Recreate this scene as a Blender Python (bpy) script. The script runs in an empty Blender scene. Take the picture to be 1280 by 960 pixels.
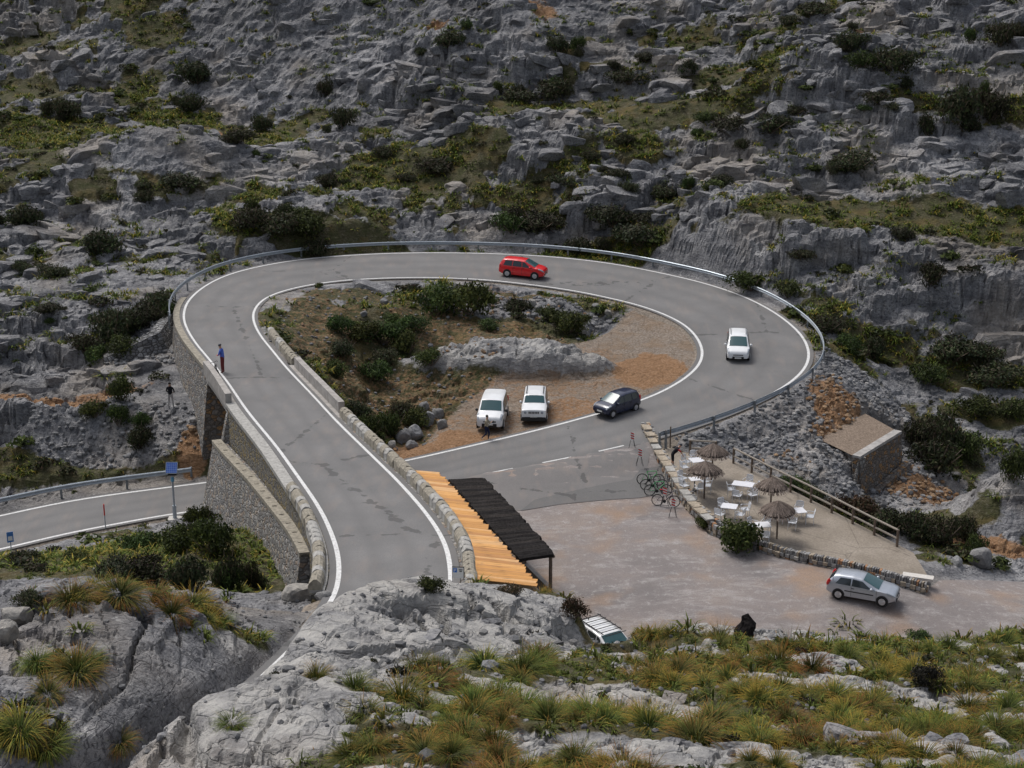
import bpy, bmesh, math, random
import numpy as np
from mathutils import Vector, Matrix
random.seed(7); RNG = np.random.default_rng(11)
SC = bpy.context.scene
COL = SC.collection

# ------------------------------------------------------------------ camera, sky, sun, exposure
CAM_H = 36.0; FPX = 2000.0
SINP = 598.0 / FPX; PITCH = math.asin(SINP); COSP = math.cos(PITCH)
cam_d = bpy.data.cameras.new('camera'); cam = bpy.data.objects.new('camera', cam_d); COL.objects.link(cam)
cam.location = (0, 0, CAM_H); cam.rotation_euler = (math.pi / 2 - PITCH, 0, 0)
cam_d.sensor_width = 36; cam_d.lens = 36 * FPX / 1280; cam_d.clip_end = 2000; cam_d.clip_start = 0.5
SC.camera = cam
W = bpy.data.worlds.new('World'); SC.world = W; W.use_nodes = True
nt = W.node_tree; bg = nt.nodes['Background']
sky = nt.nodes.new('ShaderNodeTexSky'); sky.sky_type = 'NISHITA'; sky.sun_disc = False
SUN_EL, SUN_AZ = math.radians(58), math.radians(-40)      # azimuth from +Y towards +X
sky.sun_elevation = SUN_EL; sky.sun_rotation = SUN_AZ; sky.dust_density = 4.0; sky.ozone_density = 1.0; sky.air_density = 1.0
hs = nt.nodes.new('ShaderNodeHueSaturation'); hs.inputs['Saturation'].default_value = 0.5
nt.links.new(sky.outputs[0], hs.inputs['Color']); nt.links.new(hs.outputs[0], bg.inputs[0])
bg.inputs[1].default_value = 0.10
sd = bpy.data.lights.new('sun', 'SUN'); sd.energy = 1.35; sd.angle = math.radians(24); sd.color = (1.0, .98, .95)
so = bpy.data.objects.new('sun', sd); COL.objects.link(so)
sdir = Vector((math.cos(SUN_EL) * math.sin(SUN_AZ), math.cos(SUN_EL) * math.cos(SUN_AZ), math.sin(SUN_EL)))
so.rotation_euler = (-sdir).to_track_quat('-Z', 'Y').to_euler(); so.location = (0, 100, 90)
SC.view_settings.view_transform = 'Standard'; SC.view_settings.look = 'None'
SC.view_settings.exposure = 0.5; SC.view_settings.gamma = 1.0; SC.view_settings.use_curve_mapping = False
SC.render.resolution_x = 1024; SC.render.resolution_y = 768

# ------------------------------------------------------------------ survey helpers: sight lines of the photograph turned into places on the ground
def PD(px, py, d):
    a = (px - 640) / FPX; b = (py - 480) / FPX
    return np.array([d * a, d * (COSP - b * SINP), CAM_H - d * (SINP + b * COSP)])
def PZ(px, py, z):
    return PD(px, py, (CAM_H - z) / (SINP + (py - 480) / FPX * COSP))

# ------------------------------------------------------------------ noise
_P = RNG.random((512, 512)).astype(np.float32)
def vnoise(x, y):
    xi = np.floor(x).astype(np.int64); yi = np.floor(y).astype(np.int64)
    fx = (x - xi).astype(np.float32); fy = (y - yi).astype(np.float32)
    fx = fx * fx * fx * (fx * (fx * 6 - 15) + 10); fy = fy * fy * fy * (fy * (fy * 6 - 15) + 10)
    x0 = xi & 511; x1 = (xi + 1) & 511; y0 = yi & 511; y1 = (yi + 1) & 511
    a = _P[x0, y0]; b = _P[x1, y0]; c = _P[x0, y1]; d = _P[x1, y1]
    return (a + (b - a) * fx) * (1 - fy) + (c + (d - c) * fx) * fy
def fbm(x, y, o=4, g=.5):
    s = 0; a = 1; t = 0
    for i in range(o):
        s = s + a * vnoise(x * 2 ** i + 17.3 * i, y * 2 ** i + 5.7 * i); t += a; a *= g
    return s / t
_J = RNG.random((256, 256, 3)).astype(np.float32)
def worley(x, y):
    xi = np.floor(x).astype(np.int64); yi = np.floor(y).astype(np.int64)
    f1 = np.full(x.shape, 9., np.float32); f2 = f1.copy(); idv = np.zeros(x.shape, np.float32)
    for dx in (-1, 0, 1):
        for dy in (-1, 0, 1):
            j = _J[(xi + dx) & 255, (yi + dy) & 255]
            d = (x - (xi + dx) - j[..., 0]) ** 2 + (y - (yi + dy) - j[..., 1]) ** 2
            d = d.astype(np.float32); m = d < f1
            f2 = np.where(m, f1, np.minimum(f2, d)); idv = np.where(m, j[..., 2], idv); f1 = np.where(m, d, f1)
    return np.sqrt(f1), np.sqrt(f2), idv
def worley_c(x, y):
    """nearest feature point, distances and id"""
    xi = np.floor(x).astype(np.int64); yi = np.floor(y).astype(np.int64)
    f1 = np.full(x.shape, 9., np.float32); f2 = f1.copy(); idv = np.zeros(x.shape, np.float32); cx = np.zeros(x.shape); cy = np.zeros(x.shape)
    for dx in (-1, 0, 1):
        for dy in (-1, 0, 1):
            j = _J[(xi + dx) & 255, (yi + dy) & 255]; px = xi + dx + j[..., 0]; py = yi + dy + j[..., 1]
            d = ((x - px) ** 2 + (y - py) ** 2).astype(np.float32); m = d < f1
            f2 = np.where(m, f1, np.minimum(f2, d)); idv = np.where(m, j[..., 2], idv); cx = np.where(m, px, cx); cy = np.where(m, py, cy); f1 = np.where(m, d, f1)
    return np.sqrt(f1), np.sqrt(f2), idv, cx, cy
def sstep(a, b, x):
    t = np.clip((x - a) / (b - a), 0, 1); return t * t * (3 - 2 * t)

# ------------------------------------------------------------------ roads: pairs of (left edge line, right edge line, height)
def st(l, r, z): return (PZ(l[0], l[1], z), PZ(r[0], r[1], z))
def sth(l, off, z):
    p = PZ(l[0], l[1], z); return (p, p + np.array([off[0], off[1], 0]))
def stw(l, r, z): return (np.array([l[0], l[1], z]), np.array([r[0], r[1], z]))
LEG = [stw((-26.11, 31.48), (-25.12, 27.36), 13.4), stw((-18.08, 32.84), (-16.38, 28.71), 13.0), stw((-13.66, 35.11), (-10.45, 32.09), 12.6), stw((-11.24, 38.3), (-7.23, 37.2), 12.1), stw((-9.94, 41.94), (-6.5, 41.3), 11.6), sth((310, 862), (3.7, -.8), 11.1), sth((375, 800), (3.9, -.7), 10.5),
       sth((405, 765), (4.5, -.4), 10.1), st((420, 740), (563, 733), 9.75), st((424, 715), (563, 712), 9.5), st((422, 690), (559, 688), 9.3),
       st((412, 660), (547, 663), 9.0), st((397, 630), (528, 637), 8.7), st((370, 590), (497, 603), 8.25), st((345, 555), (463, 570), 7.85),
       st((310, 512), (420, 528), 7.35), st((285, 475), (388, 494), 6.95), st((262, 447), (358, 462), 6.7), st((244, 425), (340, 440), 6.5),
       st((233, 405), (324, 420), 6.35), st((231, 390), (316, 402), 6.2), st((238, 374), (317, 388), 6.0), st((258, 357), (328, 375), 5.8),
       st((290, 342), (350, 365), 5.6), st((340, 330), (385, 356.5), 5.4), st((400, 322), (430, 350.5), 5.2), st((480, 317), (485, 347.5), 5.05),
       st((560, 316), (545, 347), 4.9), st((640, 318), (610, 350), 4.75), st((700, 322), (665, 356), 4.6), st((760, 329), (715, 363), 4.4),
       st((820, 340), (760, 372), 4.2), st((880, 354), (800, 382), 4.0), st((930, 371), (833, 394), 3.8), st((970, 392), (858, 408), 3.6),
       st((1000, 417), (873, 425), 3.35), st((1011, 440), (878, 441), 3.1), st((1006, 460), (874, 455), 2.9), st((985, 480), (862, 468), 2.7),
       st((950, 500), (843, 481), 2.5), st((900, 521), (815, 495), 2.3), st((850, 538), (775, 509), 2.1), st((800, 552), (728, 522.5), 1.9),
       st((740, 566), (670, 538), 1.6), st((680, 578), (605, 553.5), 1.3), st((607, 592), (540, 568.5), .95), st((540, 605), (475, 582), .6),
       st((430, 618), (380, 592), .3), st((330, 628), (300, 598), .1), st((217, 642), (240, 605.6), -.1), st((131, 657.5), (131, 619.6), -.3), st((69, 670), (69, 630), -.5),
       st((0, 686.6), (0, 645), -.75), st((-120, 712), (-120, 672), -1.2), st((-320, 765), (-320, 722), -1.9)]
def catmull(P, step=.5):
    P = np.array(P); out = []
    for i in range(len(P) - 1):
        p0 = P[max(i - 1, 0)]; p1 = P[i]; p2 = P[i + 1]; p3 = P[min(i + 2, len(P) - 1)]
        n = max(2, int(np.linalg.norm((p2 - p1)[:3]) / step))
        for k in range(n):
            t = k / n
            out.append(.5 * ((2 * p1) + (-p0 + p2) * t + (2 * p0 - 5 * p1 + 4 * p2 - p3) * t * t + (-p0 + 3 * p1 - 3 * p2 + p3) * t ** 3))
    out.append(P[-1]); return np.array(out)
_pairs = np.array([np.concatenate(s) for s in LEG])
RD = catmull(_pairs, .55)
for _ in range(6):                                            # ease the surveyed points into a smooth drive
    RD[1:-1] = RD[1:-1] * .5 + (RD[:-2] + RD[2:]) * .25
RL, RR = RD[:, :3], RD[:, 3:]
RC = (RL + RR) / 2; RHW = np.linalg.norm((RR - RL)[:, :2], axis=1) / 2
NR = len(RD)
def near_i(P, lo=0, hi=None):
    hi = hi or NR; return lo + int(np.argmin(np.linalg.norm(RC[lo:hi, :2] - np.array(P)[:2], axis=1)))
I_N = near_i(PZ(312, 463, 6.75), 0, NR // 3)                    # north end of the bridge deck
HALF = NR // 2
def first_left(y0):                                            # index on the first leg where the left edge passes a given distance
    k = np.where((RL[:HALF // 1, 1] >= y0))[0][0]; return int(k)
I_S = first_left(87.95); I_N = first_left(96.12)                # bridge deck between its abutments
I_WALL0 = first_left(PZ(418, 742, 9.75)[1])                    # where the walled leg begins
I_LOW0 = near_i(PZ(500, 592, .5), HALF)                        # lower road near the bar
TAN = np.gradient(RC, axis=0); TAN /= np.linalg.norm(TAN[:, :2], axis=1)[:, None]
LEFTN = np.stack([-TAN[:, 1], TAN[:, 0], 0 * TAN[:, 0]], 1)     # unit vector to the left of the drive

RHW = np.abs(((RL - RR) * LEFTN).sum(1)) / 2                     # true half width, square to the drive

# ------------------------------------------------------------------ survey points of the ground
CP = []
def d_(*a):
    for px, py, d in a: CP.append(PD(px, py, d / 1.1))
def z_(*a):
    for px, py, z in a: CP.append(PZ(px, py, z))
def w_(*a):
    for p in a: CP.append(np.array(p, float))
# rock mass left of the road
d_((385, 748, 71), (300, 748, 66), (166, 745, 58.5), (60, 745, 60), (-60, 740, 62), (310, 800, 60.5), (250, 845, 56.3), (150, 800, 55), (50, 800, 54),
   (150, 850, 52.5), (50, 880, 50), (0, 945, 46.5), (100, 930, 48), (195, 905, 50.5), (-150, 960, 46), (-200, 800, 55))
# hollow behind it, down to the lower road
d_((300, 716, 79), (150, 716, 77), (30, 720, 77), (330, 690, 85), (200, 690, 88), (60, 700, 87), (200, 658, 100), (100, 675, 99), (0, 702, 95), (290, 640, 101), (-150, 730, 90), (255, 640, 104))
# near slope and its brow
d_((172, 962, 38), (235, 900, 41), (312, 866, 44), (345, 838, 45.6), (402, 772, 49), (470, 738, 54), (560, 734, 59.5), (625, 738, 61.5), (690, 748, 62.5), (705, 790, 58.5), (780, 790, 60), (900, 784, 62.5),
   (1000, 792, 65), (1100, 800, 70), (1200, 803, 76), (1290, 807, 79), (1420, 806, 80), (420, 850, 43.5), (550, 850, 45.8), (700, 850, 48.5), (850, 850, 49.5), (1000, 850, 51.5), (1150, 850, 55),
   (1290, 850, 58.5), (550, 790, 52.5), (450, 795, 48), (640, 780, 56.5), (300, 950, 36.5), (450, 950, 36), (640, 950, 36), (850, 950, 36), (1050, 950, 38), (1280, 950, 41), (1460, 950, 42), (1500, 850, 60))
w_((0.0, 0.0, 34.2), (-22.0, 0.0, 33), (22.0, 0.0, 33), (0.0, 12.35, 25.8), (-14.07, 14.1, 24), (14.07, 14.13, 24.5), (30.16, 12.27, 24))
# parking ground
z_((700, 640, .8), (800, 700, .55), (950, 730, .4), (1080, 765, .3), (900, 765, .4), (1250, 760, 0), (760, 620, 1.0), (640, 650, .7), (1400, 770, -.2), (1220, 715, -.1))
w_((4.01, 65.25, .7), (12.04, 65.25, .5), (20.06, 67.07, .3), (-1.5, 76.23, .7), (-3.51, 84.44, .7), (0.0, 66.19, 1.2), (28.08, 69.81, .2))
# terrace and slope below the loop on the right
z_((860, 590, 1.0), (900, 620, .95), (960, 640, .9), (1050, 680, .85), (1130, 705, .75), (900, 575, 1.2))
d_((950, 560, 112.5), (1000, 578, 110.5), (1040, 610, 108.5), (1050, 500, 122), (1095, 522, 121), (1000, 530, 117), (1100, 640, 107.5), (1180, 612, 117), (1120, 655, 104), (1170, 668, 103), (1245, 690, 101.5),
   (1170, 560, 128), (1170, 500, 135), (1210, 600, 122), (1260, 560, 130), (1100, 445, 138), (1250, 450, 140), (1260, 500, 134), (1060, 430, 136), (1350, 600, 125), (1400, 500, 138), (1350, 690, 104), (1270, 640, 112))
# inside the loop
z_((600, 430, 3.3), (690, 425, 3.3), (480, 445, 2.9), (400, 425, 4.5), (800, 425, 3.0), (845, 450, 2.75), (450, 500, 1.9), (560, 510, 1.7), (500, 555, 1.0), (640, 525, 1.5), (700, 500, 1.95), (760, 480, 2.35), (640, 390, 3.9), (540, 390, 3.9), (740, 390, 3.7))
# left of the loop
d_((150, 430, 127), (180, 488, 118.5), (214, 512, 114.5), (235, 560, 111.5), (100, 500, 119), (30, 500, 120), (100, 560, 116), (50, 592, 112.5), (200, 588, 112), (50, 460, 125), (100, 400, 131.5), (30, 385, 135), (170, 365, 138),
   (210, 330, 145), (120, 320, 147), (0, 320, 148), (-150, 400, 134), (-150, 500, 120), (-150, 600, 112), (-150, 300, 150))
# mountainside behind
d_((60, 250, 158), (200, 265, 156), (200, 190, 165), (60, 180, 167), (340, 200, 166), (200, 140, 186), (60, 130, 188), (340, 150, 184), (200, 50, 199), (60, 50, 202), (200, -40, 208), (60, -40, 212), (-200, 200, 170), (-200, 50, 205), (340, 50, 193), (340, -40, 201),
   (330, 285, 152), (450, 285, 154), (560, 285, 154.5), (700, 290, 153), (820, 310, 148), (450, 230, 163), (580, 230, 163), (720, 240, 161), (470, 170, 174), (600, 170, 172), (720, 180, 170), (480, 100, 184), (620, 95, 180), (740, 100, 179), (480, 0, 194), (620, 0, 188), (740, 0, 190),
   (900, 330, 143), (900, 270, 149), (860, 200, 163), (860, 120, 174), (860, 40, 186), (860, -30, 195), (1000, 350, 141), (1010, 300, 145), (1020, 240, 154), (1020, 160, 165), (1020, 80, 173), (1020, 0, 184), (1150, 400, 140.5), (1150, 330, 146), (1150, 260, 153), (1160, 180, 161), (1160, 100, 170), (1160, 0, 180),
   (1280, 400, 141), (1280, 300, 149), (1280, 200, 158), (1280, 100, 168), (1280, 0, 179), (1500, 300, 152), (1500, 100, 172))
w_((-92.17, 264.78, 75), (-30.71, 264.73, 76), (30.69, 264.64, 78), (92.01, 264.56, 80), (-62.86, 231.11, 50), (0.0, 229.32, 54), (61.97, 228.27, 58))
ABUT_L = RL[I_N] + LEFTN[I_N] * .7; ABUT_R = RR[I_N + 7] - LEFTN[I_N] * .7     # the skewed line of the north abutment
ABN = np.array([ABUT_L[1] - ABUT_R[1], ABUT_R[0] - ABUT_L[0]]); ABN = ABN / np.linalg.norm(ABN)
ABN = ABN * (1 if ABN[1] > 0 else -1)
def north_of_abut(x, y): return (x - ABUT_L[0]) * ABN[0] + (y - ABUT_L[1]) * ABN[1]
for i in range(I_N + 5, NR, 7):
    for q in (RL[i], RR[i]):
        if i > 250 or north_of_abut(q[0], q[1]) > 2: CP.append(q + [0, 0, -.05])
for i in range(0, I_WALL0, 7): CP.append(RL[i] + [0, 0, -.05]); CP.append(RR[i] + [0, 0, -.05])
CP = np.array(CP)
def tps_fit(P, lam=.02):
    n = len(P); c = P[:, :2].mean(0); X = (P[:, :2] - c) / 50
    r = np.linalg.norm(X[:, None] - X[None], axis=2); K = np.where(r > 0, r * r * np.log(r + 1e-12), 0) + lam * np.eye(n) * .01
    Q = np.hstack([np.ones((n, 1)), X]); A = np.zeros((n + 3, n + 3)); A[:n, :n] = K; A[:n, n:] = Q; A[n:, :n] = Q.T
    w = np.linalg.solve(A, np.concatenate([P[:, 2], np.zeros(3)])); return X, c, w
_TX, _TC, _TW = tps_fit(CP)
BX = np.arange(-130, 131, 1.0); BY = np.arange(-4, 300, 1.0)
_gx, _gy = np.meshgrid(BX, BY)
_B = np.zeros(_gx.size)
_q = (np.stack([_gx.ravel(), _gy.ravel()], 1) - _TC) / 50
for s in range(0, len(_q), 8000):
    r = np.linalg.norm(_q[s:s + 8000, None] - _TX[None], axis=2)
    _B[s:s + 8000] = (r * r * np.log(r + 1e-12)) @ _TW[:-3] + _TW[-3] + _q[s:s + 8000] @ _TW[-2:]
_B = _B.reshape(_gx.shape)
def grid_interp(G, gx0, gy0, step, x, y):
    u = np.clip((x - gx0) / step, 0, G.shape[1] - 1.001); v = np.clip((y - gy0) / step, 0, G.shape[0] - 1.001)
    i = u.astype(int); j = v.astype(int); fu = u - i; fv = v - j
    return (G[j, i] * (1 - fu) + G[j, i + 1] * fu) * (1 - fv) + (G[j + 1, i] * (1 - fu) + G[j + 1, i + 1] * fu) * fv
def base_z(x, y): return grid_interp(_B, BX[0], BY[0], 1.0, np.asarray(x, float), np.asarray(y, float))

# ------------------------------------------------------------------ outlines of paved places
def poly(pts, z): return np.array([PZ(a, b, z)[:2] for a, b in pts])
LOT = poly([(470, 614), (540, 603), (607, 591.5), (680, 577.5), (740, 565.5), (800, 552.5), (812, 572), (830, 600), (848, 625), (872, 655), (885, 672), (955, 694), (1050, 716), (1155, 737), (1175, 722), (1230, 712), (1300, 704), (1420, 712),
            (1480, 800), (1480, 850), (1100, 850), (850, 830), (700, 830), (560, 770), (500, 690)], .6)
TERR = poly([(828, 566), (850, 577), (905, 581), (962, 607), (1030, 637), (1090, 665), (1142, 689), (1162, 718), (1158, 729), (1105, 719), (1050, 707), (1000, 695), (955, 684), (900, 668), (884, 656), (868, 640), (850, 616), (836, 592)], .9)
APRON = poly([(495, 578), (560, 562), (650, 540), (735, 519), (800, 500), (850, 477), (868, 455), (850, 420), (790, 420), (720, 455), (640, 480), (560, 520)], 1.8)
def in_poly(x, y, P):
    r = np.zeros(x.shape, bool); n = len(P)
    for i in range(n):
        x0, y0 = P[i]; x1, y1 = P[(i + 1) % n]
        if y0 == y1: continue
        c = ((y0 > y) != (y1 > y)) & (x < (x1 - x0) * (y - y0) / (y1 - y0) + x0); r ^= c
    return r
def poly_dist(x, y, P):                                        # signed distance, negative inside
    d = np.full(x.shape, 1e9); n = len(P)
    for i in range(n):
        a = P[i]; b = P[(i + 1) % n]; ab = b - a; t = np.clip(((x - a[0]) * ab[0] + (y - a[1]) * ab[1]) / (ab @ ab), 0, 1)
        d = np.minimum(d, np.hypot(x - a[0] - t * ab[0], y - a[1] - t * ab[1]))
    return np.where(in_poly(x, y, P), -d, d)
def road_field(x, y, idx):
    """signed distance beyond the road edge and road height, for samples idx of the drive"""
    C = RC[idx, :2]; best = np.full(x.shape, 1e9); zz = np.zeros(x.shape)
    flat = np.stack([x.ravel(), y.ravel()], 1); bd = np.full(len(flat), 1e9); bz = np.zeros(len(flat))
    for s in range(0, len(flat), 40000):
        q = flat[s:s + 40000]
        D = np.sqrt(((q[:, None, :] - C[None]) ** 2).sum(2)) - RHW[idx][None]
        k = D.argmin(1); bd[s:s + 40000] = D[np.arange(len(q)), k]; bz[s:s + 40000] = RC[idx, 2][k]
    return bd.reshape(x.shape), bz.reshape(x.shape)
# distance fields on a half-metre raster, read back for every terrain vertex
FX0, FY0, FS = -75.0, 20.0, .5
_fx, _fy = np.meshgrid(np.arange(FX0, 60, FS), np.arange(FY0, 160, FS))
_iu = np.arange(0, I_WALL0, 2)
_DA, _ZA = road_field(_fx, _fy, np.arange(I_N - 3, 320, 2)); DLOWER, _ZB = road_field(_fx, _fy, np.arange(316, NR, 2))
_DA = np.where((north_of_abut(_fx, _fy) < 1.0) & (_fx < 0) & (_fy < 106), 60., _DA)
DLOOP = np.minimum(_DA, DLOWER); ZLOOP = np.where(_DA < DLOWER, _ZA, _ZB)
DUP, ZUP = road_field(_fx, _fy, _iu)
_il = np.arange(max(I_WALL0 - 6, 0), I_S + 1)
DLEG, ZLEG = road_field(_fx, _fy, np.arange(max(I_WALL0 - 6, 0), I_S + 1, 2))
PLOT = poly_dist(_fx, _fy, LOT); PTER = poly_dist(_fx, _fy, TERR); PAPR = poly_dist(_fx, _fy, APRON)
def F(G, x, y, far=60.):
    v = grid_interp(G, FX0, FY0, FS, x, y)
    return np.where((x < FX0) | (x > 59) | (y < FY0) | (y > 159), far, v)

TERP = np.linalg.lstsq(np.c_[TERR, np.ones(len(TERR))], base_z(TERR[:, 0], TERR[:, 1]), rcond=None)[0]
def terr_z(x, y): return TERP[0] * x + TERP[1] * y + TERP[2] + .22
# line of the walls that carry the loop on its west side: bridge abutment, bend, wing
I_BEND = I_N + int(np.argmin(RL[I_N:I_N + 60, 0]))
AB_TOP = [RL[i] + LEFTN[i] * .75 for i in range(I_N, I_BEND, 3)]
AB_TOP[0] = ABUT_L.copy()
WING = [PZ(200, 415, 5.7), PZ(165, 432, 5.1), PZ(130, 447, 4.4)]
LOWP = [PD(180, 488, 118.5 / 1.1), PD(214, 512, 114.5 / 1.1), PD(243, 592, 111 / 1.1)]
def low_z(x, y):
    y1, z1, y2, z2 = LOWP[1][1], LOWP[1][2], LOWP[2][1], LOWP[2][2]
    return np.where(y > y1, z1 + .10 * (y - y1), z2 + (z1 - z2) * np.clip((y - y2) / (y1 - y2), -.3, 1))
LOWPOLY = np.array([(RL[i] + LEFTN[i] * .40)[:2] for i in range(I_N, I_BEND, 3)] + [p[:2] for p in WING] + [PD(95, 480, 120 / 1.1)[:2], PD(110, 560, 116 / 1.1)[:2], PD(200, 592, 112 / 1.1)[:2], PZ(248, 602, 0)[:2]])
PLOW = poly_dist(_fx, _fy, LOWPOLY)

# stone platform below the outer bend
PLZ = PD(1074, 573, 113 / 1.1)[2]
PF_A, PF_B, PF_C, PF_D = PZ(1074, 573, PLZ), PZ(1126, 541, PLZ), PZ(1082, 528, PLZ), PZ(1046, 556, PLZ)
PPLAT = poly_dist(_fx, _fy, np.array([p[:2] for p in (PF_A, PF_B, PF_C, PF_D)]))
_t = (PF_B - PF_A) / np.linalg.norm(PF_B - PF_A); PF_N = np.array([_t[1], -_t[0], 0])
PFRONT = poly_dist(_fx, _fy, np.array([p[:2] for p in (PF_A + PF_N * .1 - _t * 3, PF_A + PF_N * .1, PF_B + PF_N * .1, PF_C + _t * .4, PF_C + _t * 5 + PF_N * 2, PF_B + PF_N * 4 + _t * 4, PF_A + PF_N * 3.5 - _t * 3.5)]))

# ------------------------------------------------------------------ material helpers
def mat(name, rough=.85, spec=.3):
    m = bpy.data.materials.new(name); m.use_nodes = True; n = m.node_tree; b = n.nodes['Principled BSDF']
    b.inputs['Roughness'].default_value = rough; b.inputs['Specular IOR Level'].default_value = spec
    return m, n, b
def N(n, t, **kw):
    x = n.nodes.new(t)
    for k, v in kw.items():
        if k in x.inputs.keys() if hasattr(x.inputs, 'keys') else False: x.inputs[k].default_value = v
        else: setattr(x, k, v)
    return x
def ramp(n, src, stops, interp='LINEAR'):
    r = n.nodes.new('ShaderNodeValToRGB'); r.color_ramp.interpolation = interp
    el = r.color_ramp.elements
    while len(el) < len(stops): el.new(.5)
    for e, (p, c) in zip(el, stops):
        e.position = p; e.color = (c if len(c) == 4 else (*c, 1)) if isinstance(c, tuple) else (c, c, c, 1)
    n.links.new(src, r.inputs[0]); return r.outputs[0]
def noise(n, co, scale, detail=6, rough=.55, dist=0):
    x = n.nodes.new('ShaderNodeTexNoise'); x.inputs['Scale'].default_value = scale; x.inputs['Detail'].default_value = detail
    x.inputs['Roughness'].default_value = rough; x.inputs['Distortion'].default_value = dist; n.links.new(co, x.inputs['Vector']); return x.outputs['Fac']
def voro(n, co, scale, feature='F1', out='Distance', rnd=1):
    x = n.nodes.new('ShaderNodeTexVoronoi'); x.feature = feature; x.inputs['Scale'].default_value = scale; x.inputs['Randomness'].default_value = rnd
    n.links.new(co, x.inputs['Vector']); return x.outputs[out]
def mapping(n, co, scale=(1, 1, 1), rot=(0, 0, 0)):
    x = n.nodes.new('ShaderNodeMapping'); x.inputs['Scale'].default_value = scale; x.inputs['Rotation'].default_value = rot
    n.links.new(co, x.inputs['Vector']); return x.outputs[0]
def mixc(n, fac, a, b, blend='MIX'):
    x = n.nodes.new('ShaderNodeMix'); x.data_type = 'RGBA'; x.blend_type = blend
    for s, v in ((0, fac), (6, a), (7, b)):
        if isinstance(v, (int, float)): x.inputs[s].default_value = v
        elif isinstance(v, tuple): x.inputs[s].default_value = (*v, 1)
        else: n.links.new(v, x.inputs[s])
    return x.outputs[2]
def math_(n, op, a, b=0.):
    x = n.nodes.new('ShaderNodeMath'); x.operation = op
    for s, v in ((0, a), (1, b)):
        if isinstance(v, (int, float)): x.inputs[s].default_value = v
        else: n.links.new(v, x.inputs[s])
    return x.outputs[0]
def bump(n, b, h, strength=.6, dist=.1, prev=None):
    x = n.nodes.new('ShaderNodeBump'); x.inputs['Strength'].default_value = strength; x.inputs['Distance'].default_value = dist
    n.links.new(h, x.inputs['Height'])
    if prev is not None: n.links.new(prev, x.inputs['Normal'])
    if b is not None: n.links.new(x.outputs[0], b.inputs['Normal'])
    return x.outputs[0]
def objco(n): return n.nodes.new('ShaderNodeTexCoord').outputs['Object']
def geopos(n): return n.nodes.new('ShaderNodeNewGeometry').outputs['Position']
def plain(name, col, rough=.6, spec=.4, metal=0., var=.12, scale=8.):
    m, n, b = mat(name, rough, spec); co = objco(n)
    v = ramp(n, noise(n, co, scale, 5), [(.3, tuple(c * (1 - var) for c in col)), (.7, tuple(min(1, c * (1 + var)) for c in col))])
    n.links.new(v, b.inputs['Base Color']); b.inputs['Metallic'].default_value = metal; return m

# ------------------------------------------------------------------ object helpers
def tag(o, label=None, cat=None, group=None, kind=None):
    if label: o['label'] = label
    if cat: o['category'] = cat
    if group: o['group'] = group
    if kind: o['kind'] = kind
    return o
def link(o, parent=None):
    COL.objects.link(o)
    if parent is not None: o.parent = parent
    return o
def mesh_obj(name, V, Fc, m=None, parent=None, smooth=False, loc=None):
    me = bpy.data.meshes.new(name); me.from_pydata([tuple(v) for v in V], [], [tuple(f) for f in Fc]); me.update()
    if smooth: me.polygons.foreach_set('use_smooth', np.ones(len(me.polygons), bool))
    if m: me.materials.append(m)
    o = bpy.data.objects.new(name, me); link(o, parent)
    if loc is not None: o.location = loc
    return o
def np_mesh(name, V, Q, m=None, parent=None, smooth=True, tri=False):
    """fast mesh of quads (or triangles) from arrays"""
    k = 3 if tri else 4; me = bpy.data.meshes.new(name); V = np.asarray(V, np.float32); Q = np.asarray(Q, np.int32)
    me.vertices.add(len(V)); me.vertices.foreach_set('co', V.ravel()); me.loops.add(Q.size); me.loops.foreach_set('vertex_index', Q.ravel())
    me.polygons.add(len(Q)); me.polygons.foreach_set('loop_start', np.arange(0, Q.size, k, dtype=np.int32)); me.polygons.foreach_set('loop_total', np.full(len(Q), k, np.int32))
    me.polygons.foreach_set('use_smooth', np.full(len(Q), smooth)); me.update(calc_edges=True); me.validate()
    if m: me.materials.append(m)
    o = bpy.data.objects.new(name, me); link(o, parent); return o
def set_attr(me, name, A):
    at = me.attributes.new(name, 'FLOAT_COLOR', 'POINT'); A = np.asarray(A, np.float32)
    if A.shape[1] == 3: A = np.hstack([A, np.ones((len(A), 1), np.float32)])
    at.data.foreach_set('color', A.ravel())
def empty(name, loc=(0, 0, 0), rz=0, label=None, cat=None, group=None):
    o = bpy.data.objects.new(name, None); link(o); o.location = loc; o.rotation_euler = (0, 0, rz); o.empty_display_size = .3
    return tag(o, label, cat, group)
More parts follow.
